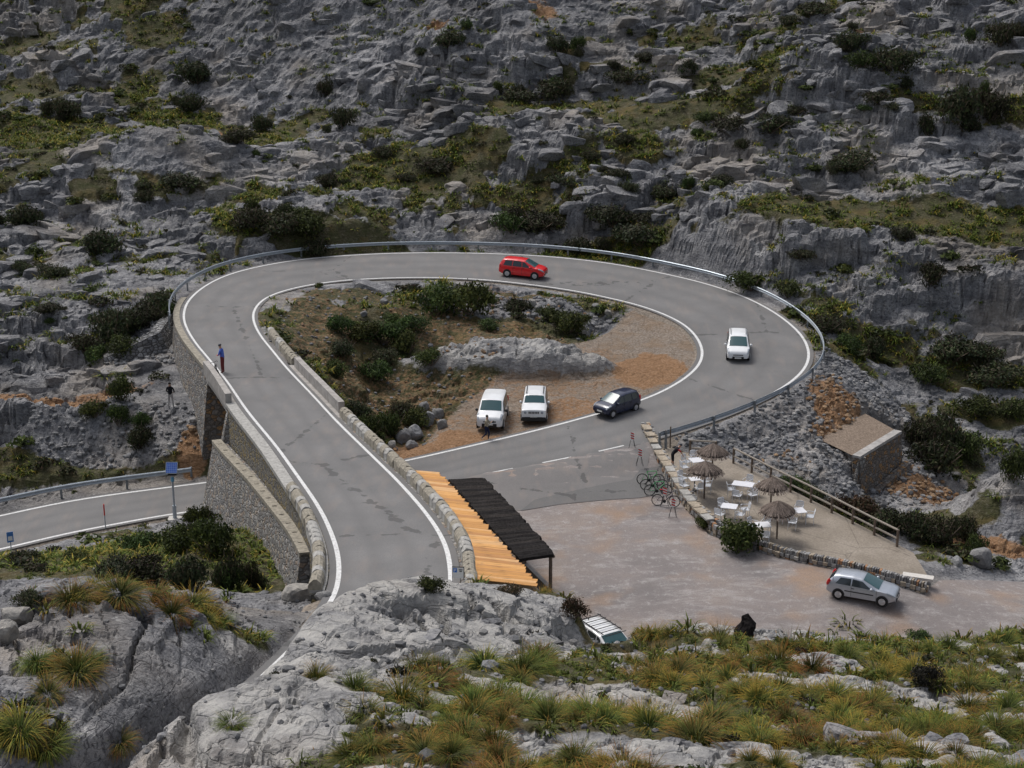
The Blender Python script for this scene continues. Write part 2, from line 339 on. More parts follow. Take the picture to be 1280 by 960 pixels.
class MB:
    """collects boxes, bars, tubes and lathes into one mesh"""
    def __init__(s): s.V = []; s.F = []
    def add(s, V, Fc):
        b = len(s.V); s.V += [tuple(v) for v in V]; s.F += [tuple(i + b for i in f) for f in Fc]; return s
    def box(s, c, size, rz=0, M=None):
        x, y, z = (q / 2 for q in size); P = [(i * x, j * y, k * z) for i in (-1, 1) for j in (-1, 1) for k in (-1, 1)]
        R = Matrix.Rotation(rz, 3, 'Z'); M = M or Matrix.Identity(3)
        return s.add([tuple(R @ (M @ Vector(p)) + Vector(c)) for p in P], [(0, 1, 3, 2), (4, 6, 7, 5), (0, 4, 5, 1), (2, 3, 7, 6), (0, 2, 6, 4), (1, 5, 7, 3)])
    def bar(s, a, b, r, n=6, r2=None, w=None):
        a = Vector(a); b = Vector(b); d = (b - a).normalized(); u = d.orthogonal().normalized(); v = d.cross(u); r2 = r if r2 is None else r2
        if w: u = d.cross(Vector((0, 0, 1))); u = u.normalized() if u.length > 1e-4 else Vector((1, 0, 0)); v = d.cross(u)
        P = [];
        for p, rr in ((a, r), (b, r2)):
            for k in range(n):
                t = 2 * math.pi * (k + .5) / n; P.append(p + (u * math.cos(t) + v * math.sin(t)) * rr)
        Fc = [(k, (k + 1) % n, n + (k + 1) % n, n + k) for k in range(n)] + [tuple(range(n))[::-1], tuple(range(n, 2 * n))]
        return s.add(P, Fc)
    def tube(s, pts, r, n=6, closed=False):
        pts = [Vector(p) for p in pts]; m = len(pts); rings = []
        for i, p in enumerate(pts):
            if closed: d = pts[(i + 1) % m] - pts[i - 1]
            else: d = pts[min(i + 1, m - 1)] - pts[max(i - 1, 0)]
            d.normalize(); u = d.cross(Vector((.13, .21, 1))).normalized(); v = d.cross(u)
            rr = r[i] if isinstance(r, (list, tuple)) else r
            rings.append([p + (u * math.cos(2 * math.pi * k / n) + v * math.sin(2 * math.pi * k / n)) * rr for k in range(n)])
        V = [q for g in rings for q in g]; Fc = []
        for i in range(m if closed else m - 1):
            j = (i + 1) % m
            for k in range(n): Fc.append((i * n + k, i * n + (k + 1) % n, j * n + (k + 1) % n, j * n + k))
        if not closed: Fc += [tuple(range(n))[::-1], tuple(range((m - 1) * n, m * n))]
        return s.add(V, Fc)
    def lathe(s, prof, c=(0, 0, 0), n=16, axis='Z'):
        V = []; Fc = []
        for r, h in prof:
            for k in range(n):
                t = 2 * math.pi * k / n; p = (r * math.cos(t), r * math.sin(t), h)
                if axis == 'Y': p = (p[0], p[2], p[1])
                if axis == 'X': p = (p[2], p[0], p[1])
                V.append((p[0] + c[0], p[1] + c[1], p[2] + c[2]))
        for i in range(len(prof) - 1):
            for k in range(n): Fc.append((i * n + k, i * n + (k + 1) % n, (i + 1) * n + (k + 1) % n, (i + 1) * n + k))
        Fc += [tuple(range(n))[::-1], tuple(range((len(prof) - 1) * n, len(prof) * n))]
        return s.add(V, Fc)
    def build(s, name, m, parent=None, smooth=False): return mesh_obj(name, s.V, s.F, m, parent, smooth)

# ------------------------------------------------------------------ terrain: heights of the fan-shaped sheet
NT = 640
def fan_rows():
    y = 4.0; r = []
    while y < 262: r.append(y); y += min(.115 + .00135 * y, .225) if y < 196 else .6
    return np.array(r)
ROWY = fan_rows(); FT = np.linspace(-1, 1, NT)
FANA, FANB = 7.0, .378
GX = FT[None, :] * (FANA + FANB * ROWY[:, None]); GY = np.repeat(ROWY[:, None], NT, 1)
ZB = base_z(GX, GY)
def blob(px, py, d, rx, ry, x=None, y=None):
    """elliptic weight round a surveyed place; d = distance of that place"""
    c = PD(px, py, d / 1.1); X = GX if x is None else x; Y = GY if y is None else y
    return np.exp(-(((X - c[0]) / rx) ** 2 + ((Y - c[1]) / ry) ** 2))
# rounded outcrops that the survey points miss
for (px, py, d, rx, ry, h) in [(200, 185, 165, 7, 3.5, 2.4), (150, 195, 163, 4, 3, 1.0), (100, 105, 186, 8, 4, 1.5), (640, 172, 170, 8, 3, 2.2), (720, 190, 167, 5, 2.5, 1.6), (1080, 60, 172, 6, 3, 1.8), (1000, 80, 172, 6, 3, 1.6), (905, 280, 147, 5, 2.2, 1.8), (960, 300, 146, 4, 2, 1.0),
                               (830, 80, 180, 3, 3, 2.5), (1000, 110, 170, 9, 2.5, 1.5), (1120, 130, 167, 6, 2.5, 1.5), (1150, 330, 146, 8, 3, 1.4), (1230, 365, 143, 7, 3, 1.6), (600, 425, 128, 5, 1.6, .7), (690, 428, 126, 4, 1.3, .8), (560, 430, 127, 2, 1.3, .6), (60, 390, 134, 6, 3, .8), (120, 355, 140, 5, 2.6, 1.0),
                               (540, 770, 55, 3.6, 2.2, .35), (640, 762, 59, 2.2, 1.8, .4), (752, 772, 60, 2.4, 3.0, -2.3), (200, 790, 57, 3, 3, .5), (1245, 640, 106, 3.6, 3.0, 2.9), (1290, 650, 106, 3.5, 3, 2.4), (1060, 610, 109, 2.4, 1.2, .7), (60, 570, 116, 6, 2.0, 1.7), (10, 560, 117, 5, 2, 1.4), (150, 540, 117, 3.5, 1.5, 1.0), (30, 440, 127, 6, 2.5, 1.0), (1235, 570, 128, 3.2, 2, 1.2),
                               (60, 70, 196, 10, 4, 1.4), (420, 40, 194, 7, 4, -1.2), (600, 60, 186, 7, 3, 1.6), (560, 10, 190, 4, 4, -2.0), (700, 100, 178, 5, 2, -1.5)]:
    ZB = ZB + h * blob(px, py, d, rx, ry)
# crest of the near slab that stands beside the road bend
_cr = np.array([PD(*q) for q in ((312, 866, 40), (345, 838, 41.5), (378, 803, 43), (402, 768, 44.8), (420, 750, 46.2), (445, 740, 47.5), (470, 736, 49), (520, 735, 51.5), (560, 734, 53.5), (625, 738, 55.5), (690, 749, 56.5))])
_cr = np.array([_cr[i] + (_cr[i + 1] - _cr[i]) * q for i in range(len(_cr) - 1) for q in np.linspace(0, 1, 6)[:-1]])
_sl = (GY > 30) & (GY < 60) & (GX > -11) & (GX < 6); _zt = np.full(_sl.sum(), -99.); _x, _y = GX[_sl], GY[_sl]
for c in _cr: dx_ = _x - c[0]; dy_ = _y - c[1]; dd_ = np.hypot(dx_ * .9, np.where(dy_ < 0, dy_ * .55, dy_)); _zt = np.maximum(_zt, c[2] - .45 * np.maximum(dd_ - .5, 0) ** 1.6)
_zz = ZB[_sl]; ZB[_sl] = np.maximum(_zz, np.where(_zt > _zz - 3, _zt, -99))
dl = F(DLOOP, GX, GY); zl = grid_interp(ZLOOP, FX0, FY0, FS, GX, GY)
du = F(DUP, GX, GY); zu = grid_interp(ZUP, FX0, FY0, FS, GX, GY)
dg = F(DLEG, GX, GY); zg = grid_interp(ZLEG, FX0, FY0, FS, GX, GY)
pl = F(PLOT, GX, GY); pt = F(PTER, GX, GY); pa = F(PAPR, GX, GY)
paved = np.minimum(np.minimum(dl, du), np.minimum(np.minimum(pl, pt), dg))
# where the ground is bare rock and where it is soil
wx = GX + 3 * (fbm(GX * .15, GY * .15, 3) - .5); wy = GY + 3 * (fbm(GX * .15 + 40, GY * .15 + 9, 3) - .5)
n_big = fbm(wx * .045 + 3, wy * .06 + 8, 4); n_mid = fbm(wx * .16 + 30, wy * .22 + 3, 4); n_sml = fbm(wx * .6, wy * .6, 3)
soil = sstep(.525, .59, n_big * .36 + n_mid * .40 + n_sml * .24)                     # mountain: patches of soil between ledges
near = GY < (56 + .12 * GX)
fgsoil = sstep(.385, .485, n_mid * .45 + n_sml * .55)
soil = np.where(near, fgsoil, soil)
def rockspot(px, py, d, rx, ry, k=1.0):
    global soil
    soil = soil * (1 - k * sstep(.25, .6, blob(px, py, d, rx, ry)))
def soilspot(px, py, d, rx, ry, k=1.0):
    global soil
    soil = np.maximum(soil, k * sstep(.3, .6, blob(px, py, d, rx, ry) * (.1 + .8 * n_sml + 1.0 * n_mid)))
for a in [(480, 790, 51, 4.2, 5), (395, 830, 45, 2.2, 4.5), (570, 790, 54, 4, 4.5), (640, 775, 58, 3.5, 3), (520, 775, 58, 5.2, 4.0), (420, 800, 54, 2.5, 4.5), (660, 770, 59, 2.2, 3.5), (350, 870, 44, 3.2, 4), (250, 940, 38, 3.5, 4), (430, 830, 49, 3, 2.5), (820, 935, 36.5, 4.2, 1.5), (960, 945, 37, 3.5, 1.2), (500, 890, 42, 2.0, 1.2), (560, 890, 42, 1.2, 1), (780, 880, 44, 2.4, 1.1), (1010, 825, 55, 3, 1.2),
          (1120, 870, 50, 3.5, 1.0), (1180, 945, 40, 3, 1), (960, 790, 64, 4, 1.6), (760, 800, 57, 4, 1.5), (200, 820, 55, 9, 8), (60, 850, 51, 9, 8), (320, 770, 63, 5, 6), (20, 770, 58, 7, 5), (300, 740, 68, 3, 3), (1250, 640, 106, 5, 4), (600, 425, 128, 6, 2.2), (690, 428, 126, 4.5, 1.8),
          (60, 560, 116, 10, 4), (60, 400, 131, 16, 8), (130, 350, 141, 10, 5), (200, 190, 165, 10, 5), (640, 180, 169, 11, 4), (1150, 350, 145, 14, 6), (1000, 110, 170, 14, 5), (1100, 200, 160, 16, 6), (560, 120, 182, 12, 8), (350, 60, 194, 20, 10), (1240, 570, 128, 4, 2.5), (1060, 615, 108, 3.5, 1.6)]: rockspot(*a)
soil = np.where((GY < 63) & (GX < -7.3 - .02 * (GY - 40)), soil * .12, soil)
for a in [(520, 200, 167, 10, 3.5), (470, 215, 165, 6, 3), (560, 285, 153, 20, 2.4), (350, 280, 153, 7, 2.8), (750, 275, 154, 8, 2.8), (700, 130, 176, 9, 3), (1030, 270, 150, 9, 4.5), (1200, 280, 151, 10, 4), (930, 80, 175, 7, 4), (880, 140, 171, 9, 3), (140, 100, 189, 6, 6), (40, 110, 190, 4, 4), (190, 40, 200, 5, 3), (800, 150, 172, 9, 2.5),
          (1100, 445, 138, 4, 2), (1220, 475, 137, 6, 2.4), (1165, 565, 128, 4.5, 5), (1235, 525, 132, 6, 1.8), (1120, 660, 104, 6, 3), (150, 700, 84, 12, 8), (280, 700, 83, 5, 7), (80, 690, 92, 12, 3), (110, 600, 113, 12, 1.6), (470, 400, 134, 8, 7), (480, 520, 115, 6, 4), (640, 375, 139, 10, 3), (800, 400, 130, 6, 4), (170, 735, 60, 5, 1.4), (75, 850, 52, .9, 1.2), (30, 925, 48, 1.2, 1.2)]: soilspot(*a)
inside = blob(570, 440, 126, 15, 13); inside = sstep(.25, .6, inside) * (dl > 0)
# bare earth and rubble
orange = np.zeros_like(GX)
for (px, py, d, rx, ry, k) in [(810, 430, 126, 3.2, 4, 1), (720, 475, 119, 6, 3, .55), (400, 410, 133, 4, 5, .4), (440, 380, 138, 6, 4, .35), (620, 370, 140, 6, 3, .4), (560, 520, 113, 6, 4, .7), (1040, 500, 121, 2.2, 3.5, .9), (1060, 540, 117, 3, 2, .8), (60, 520, 119, 4, 1.5, .8), (130, 500, 119, 4, 1.6, .6), (240, 575, 112.5, 1.2, 1.4, 1),
                                (1180, 620, 116, 5, 4, .75), (1230, 690, 101, 3.5, 1.4, .8), (1000, 570, 111, 3, 1.2, .35), (250, 118, 178, 3, 3, .35), (545, 30, 189, 2, 2, .7), (675, 25, 188, 2.2, 2, .7), (260, 160, 178, 2, 2, .6), (930, 50, 176, 1.6, 1.5, .5), (1075, 65, 172, 1.2, 1, .6)]:
    orange = np.maximum(orange, k * sstep(.25, .75, blob(px, py, d, rx, ry) * (.55 + .9 * n_sml)))
orange = np.maximum(orange, inside * .42 * sstep(.36, .55, n_mid))
gravel = np.maximum(sstep(1.5, -.3, pa), sstep(.9, .1, dl) * .8)
rubble = np.zeros_like(GX)
for (px, py, d, rx, ry) in [(960, 560, 112, 8, 4.5), (1040, 590, 110, 4, 3), (1050, 490, 123, 6, 8), (1085, 470, 126, 4, 6), (1010, 540, 116, 6, 5), (1110, 520, 121, 3, 5), (190, 415, 126, 4.5, 5), (1180, 620, 116, 6, 5), (180, 560, 114, 5, 2.2), (110, 575, 115, 5, 2), (640, 385, 138, 8, 2.5)]:
    rubble = np.maximum(rubble, sstep(.25, .6, blob(px, py, d, rx, ry)))
rubble *= sstep(.2, 1.2, paved)
# relief
edge = sstep(.35, 3.2, paved); edge_s = sstep(.25, 1.4, paved)
rock = (1 - soil) * (1 - inside * .65) * (1 - rubble)
face = sstep(150, 164, GY)
# bedding: ledges that wander over the slope
zw = ZB + 1.4 * (fbm(GX * .07, GY * .07, 3) - .5) * 2 + (.10 * GX) * face + .35 * (n_sml - .5)
def stairs(v, step, sharp):
    t = v / step; f = t - np.floor(t); return (np.floor(t) + sstep(.5 - sharp, .5 + sharp, f)) * step
big_step = stairs(zw, 1.75, .24) - zw; sml_step = stairs(zw + .2 * n_mid, .62, .2) - zw - .2 * n_mid
Z = ZB + (fbm(GX * .09 + 7, GY * .09, 5) - .5) * 2.6 * edge * np.where(near, .45, 1)
blocky = sstep(.40, .58, fbm(GX * .035 + 90, GY * .05 + 4, 3))
blocky = np.maximum(blocky, sstep(2, 22, GX) * (GY > 120) * .9)
smooth_r = np.clip(blob(200, 185, 165, 9, 4) + blob(500, 780, 57, 6, 5) + blob(170, 830, 54, 9, 9), 0, 1)
blocky = blocky * (1 - smooth_r)
strength = rock * edge * np.where(near, .32, 1.0) * (1 - .6 * smooth_r)
Z += strength * (.55 * big_step * (.3 + .7 * blocky) + .25 * sml_step)
# joints: the slope breaks into blocks with flat tops and upright faces, in three sizes
def gfield(G, x, y):
    j = np.clip(np.searchsorted(ROWY, y) - 1, 0, len(ROWY) - 1); i = np.clip(((x / (FANA + FANB * y) + 1) / 2 * (NT - 1)).astype(int), 0, NT - 1); return G[j, i]
for (sx, sy, ang, flat, offs, gr, gw) in [(.19, .27, .35, .55, 1.25, .9, .06), (.44, .60, .2, .66, .72, .60, .09), (1.05, 1.35, .5, .55, .30, .28, .12)]:
    ca, sa = math.cos(ang), math.sin(ang); qx = (GX + 1.1 * (n_mid - .5) + .25 * (n_sml - .5)); qy = (GY + 1.1 * (fbm(GX * .3 + 70, GY * .3, 2) - .5))
    f1, f2, idv, cx, cy = worley_c((qx * ca + qy * sa) * sx, (-qx * sa + qy * ca) * sy)
    wu, wv = cx / sx, cy / sy; bx, by = wu * ca - wv * sa, wu * sa + wv * ca
    zc = gfield(Z, bx, by); k = np.clip(strength * (.25 + .75 * blocky), 0, 1); lim = 1.3 / sy
    Z = Z + k * (flat * np.clip(zc - Z, -lim, lim) + offs * (idv - .5) - gr * sstep(gw, 0, f2 - f1))
# broad tilted facets on the near outcrops
f1, f2, idv, cx, cy = worley_c((GX + 1.2 * (n_mid - .5)) * .30, (GY + 1.2 * (n_sml - .5)) * .34); zc = gfield(Z, cx / .30, cy / .34); kn_ = rock * edge * np.where(GY < 66, .5, 0) * smooth_r
Z = Z + kn_ * (.9 * np.clip(zc - Z, -1.2, 1.2) + 1.0 * (idv - .5) - .7 * sstep(.05, 0, f2 - f1))
f1, f2, idv, cx, cy = worley_c((GX + .8 * (n_mid - .5)) * .8, (GY + .8 * (n_sml - .5)) * .7); zc = gfield(Z, cx / .8, cy / .7); Z = Z + kn_ * (.7 * np.clip(zc - Z, -.7, .7) + .4 * (idv - .5) - .25 * sstep(.06, 0, f2 - f1))
# streaked slabs on the high face to the left: bedding runs down to the left
fl = sstep(8, -14, GX) * sstep(156, 166, GY)
perp = GX * .50 - Z * .86 + 2.2 * (n_mid - .5); alng = GX * .86 + Z * .5
rid = 1 - np.abs(2 * fbm(alng * .12, perp * .75, 4) - 1)
rid2 = 1 - np.abs(2 * fbm(alng * .3 + 9, perp * 1.8, 3) - 1)
Z += fl * (1 - soil) * ((rid - .7) * 1.7 + (rid2 - .7) * .7)
# weathering grooves and fine roughness everywhere on rock
kar = 1 - np.abs(2 * fbm(GX * .55 + .2 * GY, GY * .3, 4) - 1)
Z += rock * edge * ((kar - .75) * .16 + (fbm(GX * 1.6, GY * 1.6, 3) - .5) * .13)
# long joints across the near slabs
jt = np.abs(fbm(GX * .22 + 3, GY * .12, 3) - .5); Z -= np.where(near | (GY < 66), .55, .0) * rock * edge * sstep(.025, 0, jt)
jt = np.abs(fbm(GX * .35 + 43 + GY * .2, GY * .25 + 8, 3) - .5); Z -= np.where(near | (GY < 66), .40, .15) * rock * edge * sstep(.022, 0, jt)
# soil and rubble: softer hummocks
Z += soil * edge_s * ((fbm(GX * .4, GY * .4, 3) - .5) * .55 + (fbm(GX * 1.7, GY * 1.7, 2) - .5) * .16)
Z += inside * edge_s * ((fbm(GX * .7, GY * .7, 4) - .5) * .8)
f1, f2, idv = worley(GX * 2.1, GY * 2.1); Z += rubble * edge_s * (.30 * (idv - .4) + .22 * (.6 - f1))
# frost and scree ease the risers on the far slopes
Zs = Z.copy(); Zs[1:-1] = (Z[:-2] + 2 * Z[1:-1] + Z[2:]) / 4; Zs[2:-2] = .5 * Zs[2:-2] + .25 * (Z[:-4] + Z[4:]); wfar = sstep(105, 125, GY) * .3; Z = Z * (1 - wfar) + Zs * wfar
# pale slab inside the loop
slab = np.clip(1.25 * blob(590, 432, 127, 5.2, 1.7) + 1.25 * blob(690, 430, 126, 4.6, 1.6), 0, 1); slab = sstep(.25, .7, slab) * (dl > 1.2)
Z = Z + slab * (.75 + .5 * (n_sml - .5) - .35 * sstep(.035, 0, np.abs(n_mid - .5)))
# cut the ground for roads, parking ground and terrace
def cut(Z, d, z, soft, drop=.14):
    w = sstep(soft, .35, d); return Z * (1 - w) + (z - drop) * w
Z = cut(Z, dl, zl, 2.6); Z = cut(Z, du, zu, .95)
zlot = base_z(GX, GY)
wl_ = sstep(1.6, .2, np.minimum(pl, pt)); Z = Z * (1 - wl_) + (zlot - .12) * wl_
Z = np.where((dl < .45) | (du < .45), np.minimum(Z, np.where(dl < du, zl, zu) - .10), Z)
# the walled leg stands as a bank with upright sides
inleg = (dg < .42) & (GY > RC[I_WALL0, 1] - .2) & (du > .6) & (GY < 99)
legn = (GX - RL[I_S, 0]) * TAN[I_S, 0] + (GY - RL[I_S, 1]) * TAN[I_S, 1] < -.1
Z = np.where(inleg & legn, zg - .32, Z)
wap = sstep(2.0, -.5, pa) * (dl > .3) * .85 * (1 - slab); Z = Z * (1 - wap) + (np.where(dl < 3, np.minimum(base_z(GX, GY), zl + .1 * np.maximum(dl, 0)), base_z(GX, GY)) - .05 + .12 * (n_sml - .5)) * wap
# low ground at the foot of the west walls
plw = F(PLOW, GX, GY); wlw = sstep(1.2, -.2, plw) * (dl > .3)
zlow = low_z(GX, GY) + (n_sml - .5) * .5
Z = np.where(wlw > 0, np.minimum(Z, Z * (1 - wlw) + np.minimum(Z, zlow) * wlw), Z)
Z = np.where(pt < .25, np.minimum(Z, terr_z(GX, GY) - .12), Z)
pp = F(PPLAT, GX, GY); wpp = sstep(1.6, -.1, pp); Z = np.where(dl > .4, Z * (1 - wpp) + np.minimum(Z, PLZ - .15) * wpp, Z)
pfr = F(PFRONT, GX, GY); wpf = sstep(1.0, -.2, pfr) * sstep(-.3, .1, pp); Z = Z * (1 - wpf) + np.minimum(Z, PLZ - 2.6 + .5 * (n_sml - .5)) * wpf
Z = np.where((dg < .5) & legn, np.minimum(Z, zg - .25), Z)
_sv = PZ(760, 773, 1.9); _kk = np.exp(-((GX / np.maximum(GY, 1) - _sv[0] / _sv[1]) / .017) ** 4) * sstep(42, 50, GY) * (GY < _sv[1] - 2); _zl = CAM_H + (.75 - CAM_H) * GY / _sv[1] - .15
Z = Z - _kk * np.maximum(Z - _zl, 0)                               # a dip in the brow where the parked car shows
TZ = Z
def ground(x, y):
    """height of the finished ground"""
    x = np.asarray(x, float); y = np.asarray(y, float)
    j = np.clip(np.searchsorted(ROWY, y) - 1, 0, len(ROWY) - 2); fy = np.clip((y - ROWY[j]) / (ROWY[j + 1] - ROWY[j]), 0, 1)
    u = np.clip((x / (FANA + FANB * y) + 1) / 2 * (NT - 1), 0, NT - 1.001); i = u.astype(int); fu = u - i
    return (TZ[j, i] * (1 - fu) + TZ[j, i + 1] * fu) * (1 - fy) + (TZ[j + 1, i] * (1 - fu) + TZ[j + 1, i + 1] * fu) * fy
def field(G, x, y):
    j = np.clip(np.searchsorted(ROWY, y) - 1, 0, len(ROWY) - 2); i = np.clip(((x / (FANA + FANB * y) + 1) / 2 * (NT - 1)).astype(int), 0, NT - 1)
    return G[j, i]
def hit(px, py, dmin=22, dmax=250):
    """first place where a sight line meets the ground"""
    d = np.arange(dmin, dmax, .12); a = (px - 640) / FPX; b = (py - 480) / FPX
    x = d * a; y = d * (COSP - b * SINP); z = CAM_H - d * (SINP + b * COSP)
    k = np.where(z < ground(x, y))[0]
    k = k[0] if len(k) else -1
    return np.array([x[k], y[k], ground(x[k], y[k])])
# a side shift gives risers a little overhang and an uneven rim
SX = GX + strength * .30 * (fbm(GX * .9, Z * 1.1 + GY * .3, 3) - .5); SY = GY - strength * .8 * (fbm(GX * .5 + 50, Z * 1.9, 3) - .4)
VT = np.stack([SX, SY, Z], 2).reshape(-1, 3)
nj, ni = Z.shape; idx = np.arange(nj * ni).reshape(nj, ni)
QT = np.stack([idx[:-1, :-1], idx[:-1, 1:], idx[1:, 1:], idx[1:, :-1]], 2).reshape(-1, 4)

# ------------------------------------------------------------------ terrain material: grey limestone, soil, orange earth, gravel
def terrain_material():
    m, n, b = mat('limestone_ground', .92, .2)
    at = n.nodes.new('ShaderNodeAttribute'); at.attribute_name = 'cover'
    sep = n.nodes.new('ShaderNodeSeparateColor'); n.links.new(at.outputs['Color'], sep.inputs[0])
    co = geopos(n)
    big = noise(n, co, .12, 2); mid = noise(n, co, .9, 6, .64); fine = noise(n, co, 6.5, 4, .68)
    rk = ramp(n, mid, [(.28, (0.116, 0.117, 0.125)), (.46, (0.206, 0.205, 0.213)), (.60, (0.297, 0.291, 0.291)), (.78, (0.426, 0.417, 0.403))])
    rk = mixc(n, ramp(n, fine, [(.36, 1.), (.5, .0)]), rk, (0.097, 0.096, 0.102))
    rk = mixc(n, math_(n, 'MULTIPLY', ramp(n, big, [(.52, .0), (.66, 1.)]), .45), rk, (0.332, 0.281, 0.222))
    # dark streaks of lichen and runs of water
    stv = noise(n, mapping(n, co, (.5, .5, 2.6)), .5, 5, .65); rk = mixc(n, ramp(n, stv, [(.52, 0.), (.66, .6)]), rk, (0.083, 0.082, 0.091))
    tone = ramp(n, noise(n, mapping(n, co, (1, 1, .5)), .09, 4, .6), [(.34, .62), (.5, .95), (.66, 1.22)])
    rk = mixc(n, 1., rk, tone, 'MULTIPLY')
    wst = noise(n, mapping(n, co, (1.6, 1.6, .22)), .55, 4, .6); rk = mixc(n, ramp(n, wst, [(.58, 0.), (.70, .55)]), rk, (.075, .072, .080))
    # pale lichen blotches
    rk = mixc(n, ramp(n, noise(n, co, 2.6, 4, .7), [(.60, 0.), (.70, .5)]), rk, (0.468, 0.460, 0.443))
    pa_t = n.nodes.new('ShaderNodeAttribute'); pa_t.attribute_name = 'pale'; ps_ = n.nodes.new('ShaderNodeSeparateColor'); n.links.new(pa_t.outputs['Color'], ps_.inputs[0])
    rk = mixc(n, math_(n, 'MULTIPLY', ps_.outputs[0], ramp(n, mid, [(.36, .15), (.6, .8)])), rk, (.40, .385, .36))
    sl = ramp(n, fine, [(.3, (.040, .036, .022)), (.5, (.075, .066, .034)), (.7, (.15, .135, .10))])
    sl = mixc(n, ramp(n, mid, [(.40, 0.), (.62, .8)]), sl, (.042, .048, .015))
    sl = mixc(n, ramp(n, noise(n, co, .5, 3), [(.52, 0.), (.68, .6)]), sl, (.12, .085, .030))
    og = ramp(n, fine, [(.3, (.13, .075, .040)), (.5, (.24, .135, .070)), (.72, (.32, .215, .14))])
    gv = ramp(n, fine, [(.3, (.13, .10, .075)), (.5, (.215, .175, .14)), (.7, (.32, .28, .245))])
    gv = mixc(n, ramp(n, noise(n, co, .45, 3), [(.45, 0.), (.62, .7)]), gv, (.205, .145, .098))
    ed = math_(n, 'MULTIPLY', math_(n, 'SUBTRACT', noise(n, co, 3.2, 4), .5), .8)
    def soft(v): return ramp(n, math_(n, 'ADD', v, ed), [(.36, 0.), (.60, 1.)])
    c = mixc(n, soft(sep.outputs[0]), rk, sl); c = mixc(n, soft(sep.outputs[2]), c, gv); c = mixc(n, soft(sep.outputs[1]), c, og)
    n.links.new(c, b.inputs['Base Color'])
    wco = n.nodes.new('ShaderNodeVectorMath'); wco.operation = 'ADD'; wn = n.nodes.new('ShaderNodeTexNoise'); wn.inputs['Scale'].default_value = .8; wn.inputs['Detail'].default_value = 3; n.links.new(co, wn.inputs['Vector']); n.links.new(wn.outputs['Color'], wco.inputs[1]); n.links.new(co, wco.inputs[0])
    v2 = voro(n, mapping(n, wco.outputs[0], (.8, 1.1, 2.2), (.3, .2, .5)), 1.1, 'DISTANCE_TO_EDGE')
    h2 = math_(n, 'MULTIPLY', ramp(n, v2, [(0., 0.), (.04, 1.)]), .05)
    hh = math_(n, 'ADD', math_(n, 'MULTIPLY', mid, .20), math_(n, 'ADD', math_(n, 'MULTIPLY', fine, .10), h2)); hh = math_(n, 'ADD', hh, math_(n, 'MULTIPLY', stv, .30)); bump(n, b, hh, .85, 1.0)
    return m
M_TERR = terrain_material()
terrain = np_mesh('mountain_terrain', VT, QT, M_TERR, smooth=False); tag(terrain, 'rugged grey limestone mountainside with soil pockets around the road loop', kind='structure')
set_attr(terrain.data, 'cover', np.stack([np.clip(np.maximum(soil, inside * .75) * (1 - rubble * .9) * (1 - slab), 0, 1), orange * (1 - slab), np.clip(gravel, 0, 1) * (1 - slab)], 2).reshape(-1, 3))

set_attr(terrain.data, 'pale', np.repeat((sstep(-8.2, -6.5, GX) * sstep(64, 58, GY) + .8 * slab).clip(0, 1).reshape(-1, 1), 3, 1))

# ------------------------------------------------------------------ asphalt, painted lines
def asphalt(name, c0, c1, warm=(.30, .24, .20), patch=.2, lanes=False):
    m, n, b = mat(name, .88, .3); co = geopos(n)
    f = noise(n, co, 22, 4, .7); g = noise(n, co, .35, 5, .55); s = noise(n, mapping(n, co, (1, .25, 1), (0, 0, .3)), 1.4, 5)
    c = ramp(n, g, [(.3, c0), (.7, c1)]); c = mixc(n, ramp(n, f, [(.35, .55), (.65, 0.)]), c, tuple(x * .62 for x in c0), 'MIX')
    c = mixc(n, math_(n, 'MULTIPLY', ramp(n, s, [(.5, 0.), (.72, 1.)]), patch), c, warm)
    if lanes:
        la = n.nodes.new('ShaderNodeAttribute'); la.attribute_name = 'across'; sx_ = n.nodes.new('ShaderNodeSeparateColor'); n.links.new(la.outputs['Color'], sx_.inputs[0])
        lw_ = math_(n, 'ADD', sx_.outputs[0], math_(n, 'MULTIPLY', math_(n, 'SUBTRACT', noise(n, co, .25, 2), .5), .16)); c = mixc(n, ramp(n, lw_, [(.08, .55), (.2, 0.), (.28, .0), (.36, .45), (.47, 0.), (.53, 0.), (.63, .45), (.72, 0.), (.8, 0.), (.92, .55)]), c, tuple(x * .80 for x in c0))
    cr = voro(n, mapping(n, co, (1, 1, 1)), .075, 'DISTANCE_TO_EDGE'); w = noise(n, co, 1.3, 4)
    crk = ramp(n, math_(n, 'ADD', cr, math_(n, 'MULTIPLY', math_(n, 'SUBTRACT', w, .5), .10)), [(0., 1.), (.0018, 0.)])
    c = mixc(n, math_(n, 'MULTIPLY', crk, .55), c, (.05, .05, .05))
    n.links.new(c, b.inputs['Base Color']); bump(n, b, f, .35, .02); return m
M_ROAD = asphalt('worn_asphalt', (.158, .155, .154), (.215, .210, .207), patch=.25, lanes=True)
M_LINE, _n, _b = mat('white_road_paint', .7); _c = ramp(_n, noise(_n, geopos(_n), 9, 5, .7), [(.30, (.26, .255, .25)), (.42, (.55, .545, .54)), (.6, (.70, .70, .69))]); _n.links.new(_c, _b.inputs['Base Color'])
def ribbon(name, A, B, m, parent=None, nx=1, smooth=True):
    A = np.asarray(A); B = np.asarray(B); k = len(A); t = np.linspace(0, 1, nx + 1)
    V = (A[:, None] * (1 - t[None, :, None]) + B[:, None] * t[None, :, None]).reshape(-1, 3); i = np.arange(k * (nx + 1)).reshape(k, nx + 1)
    Q = np.stack([i[:-1, :-1], i[:-1, 1:], i[1:, 1:], i[1:, :-1]], 2).reshape(-1, 4); return np_mesh(name, V, Q, m, parent, smooth)
SH = .38
EL = RL + LEFTN * SH; ER = RR - LEFTN * SH
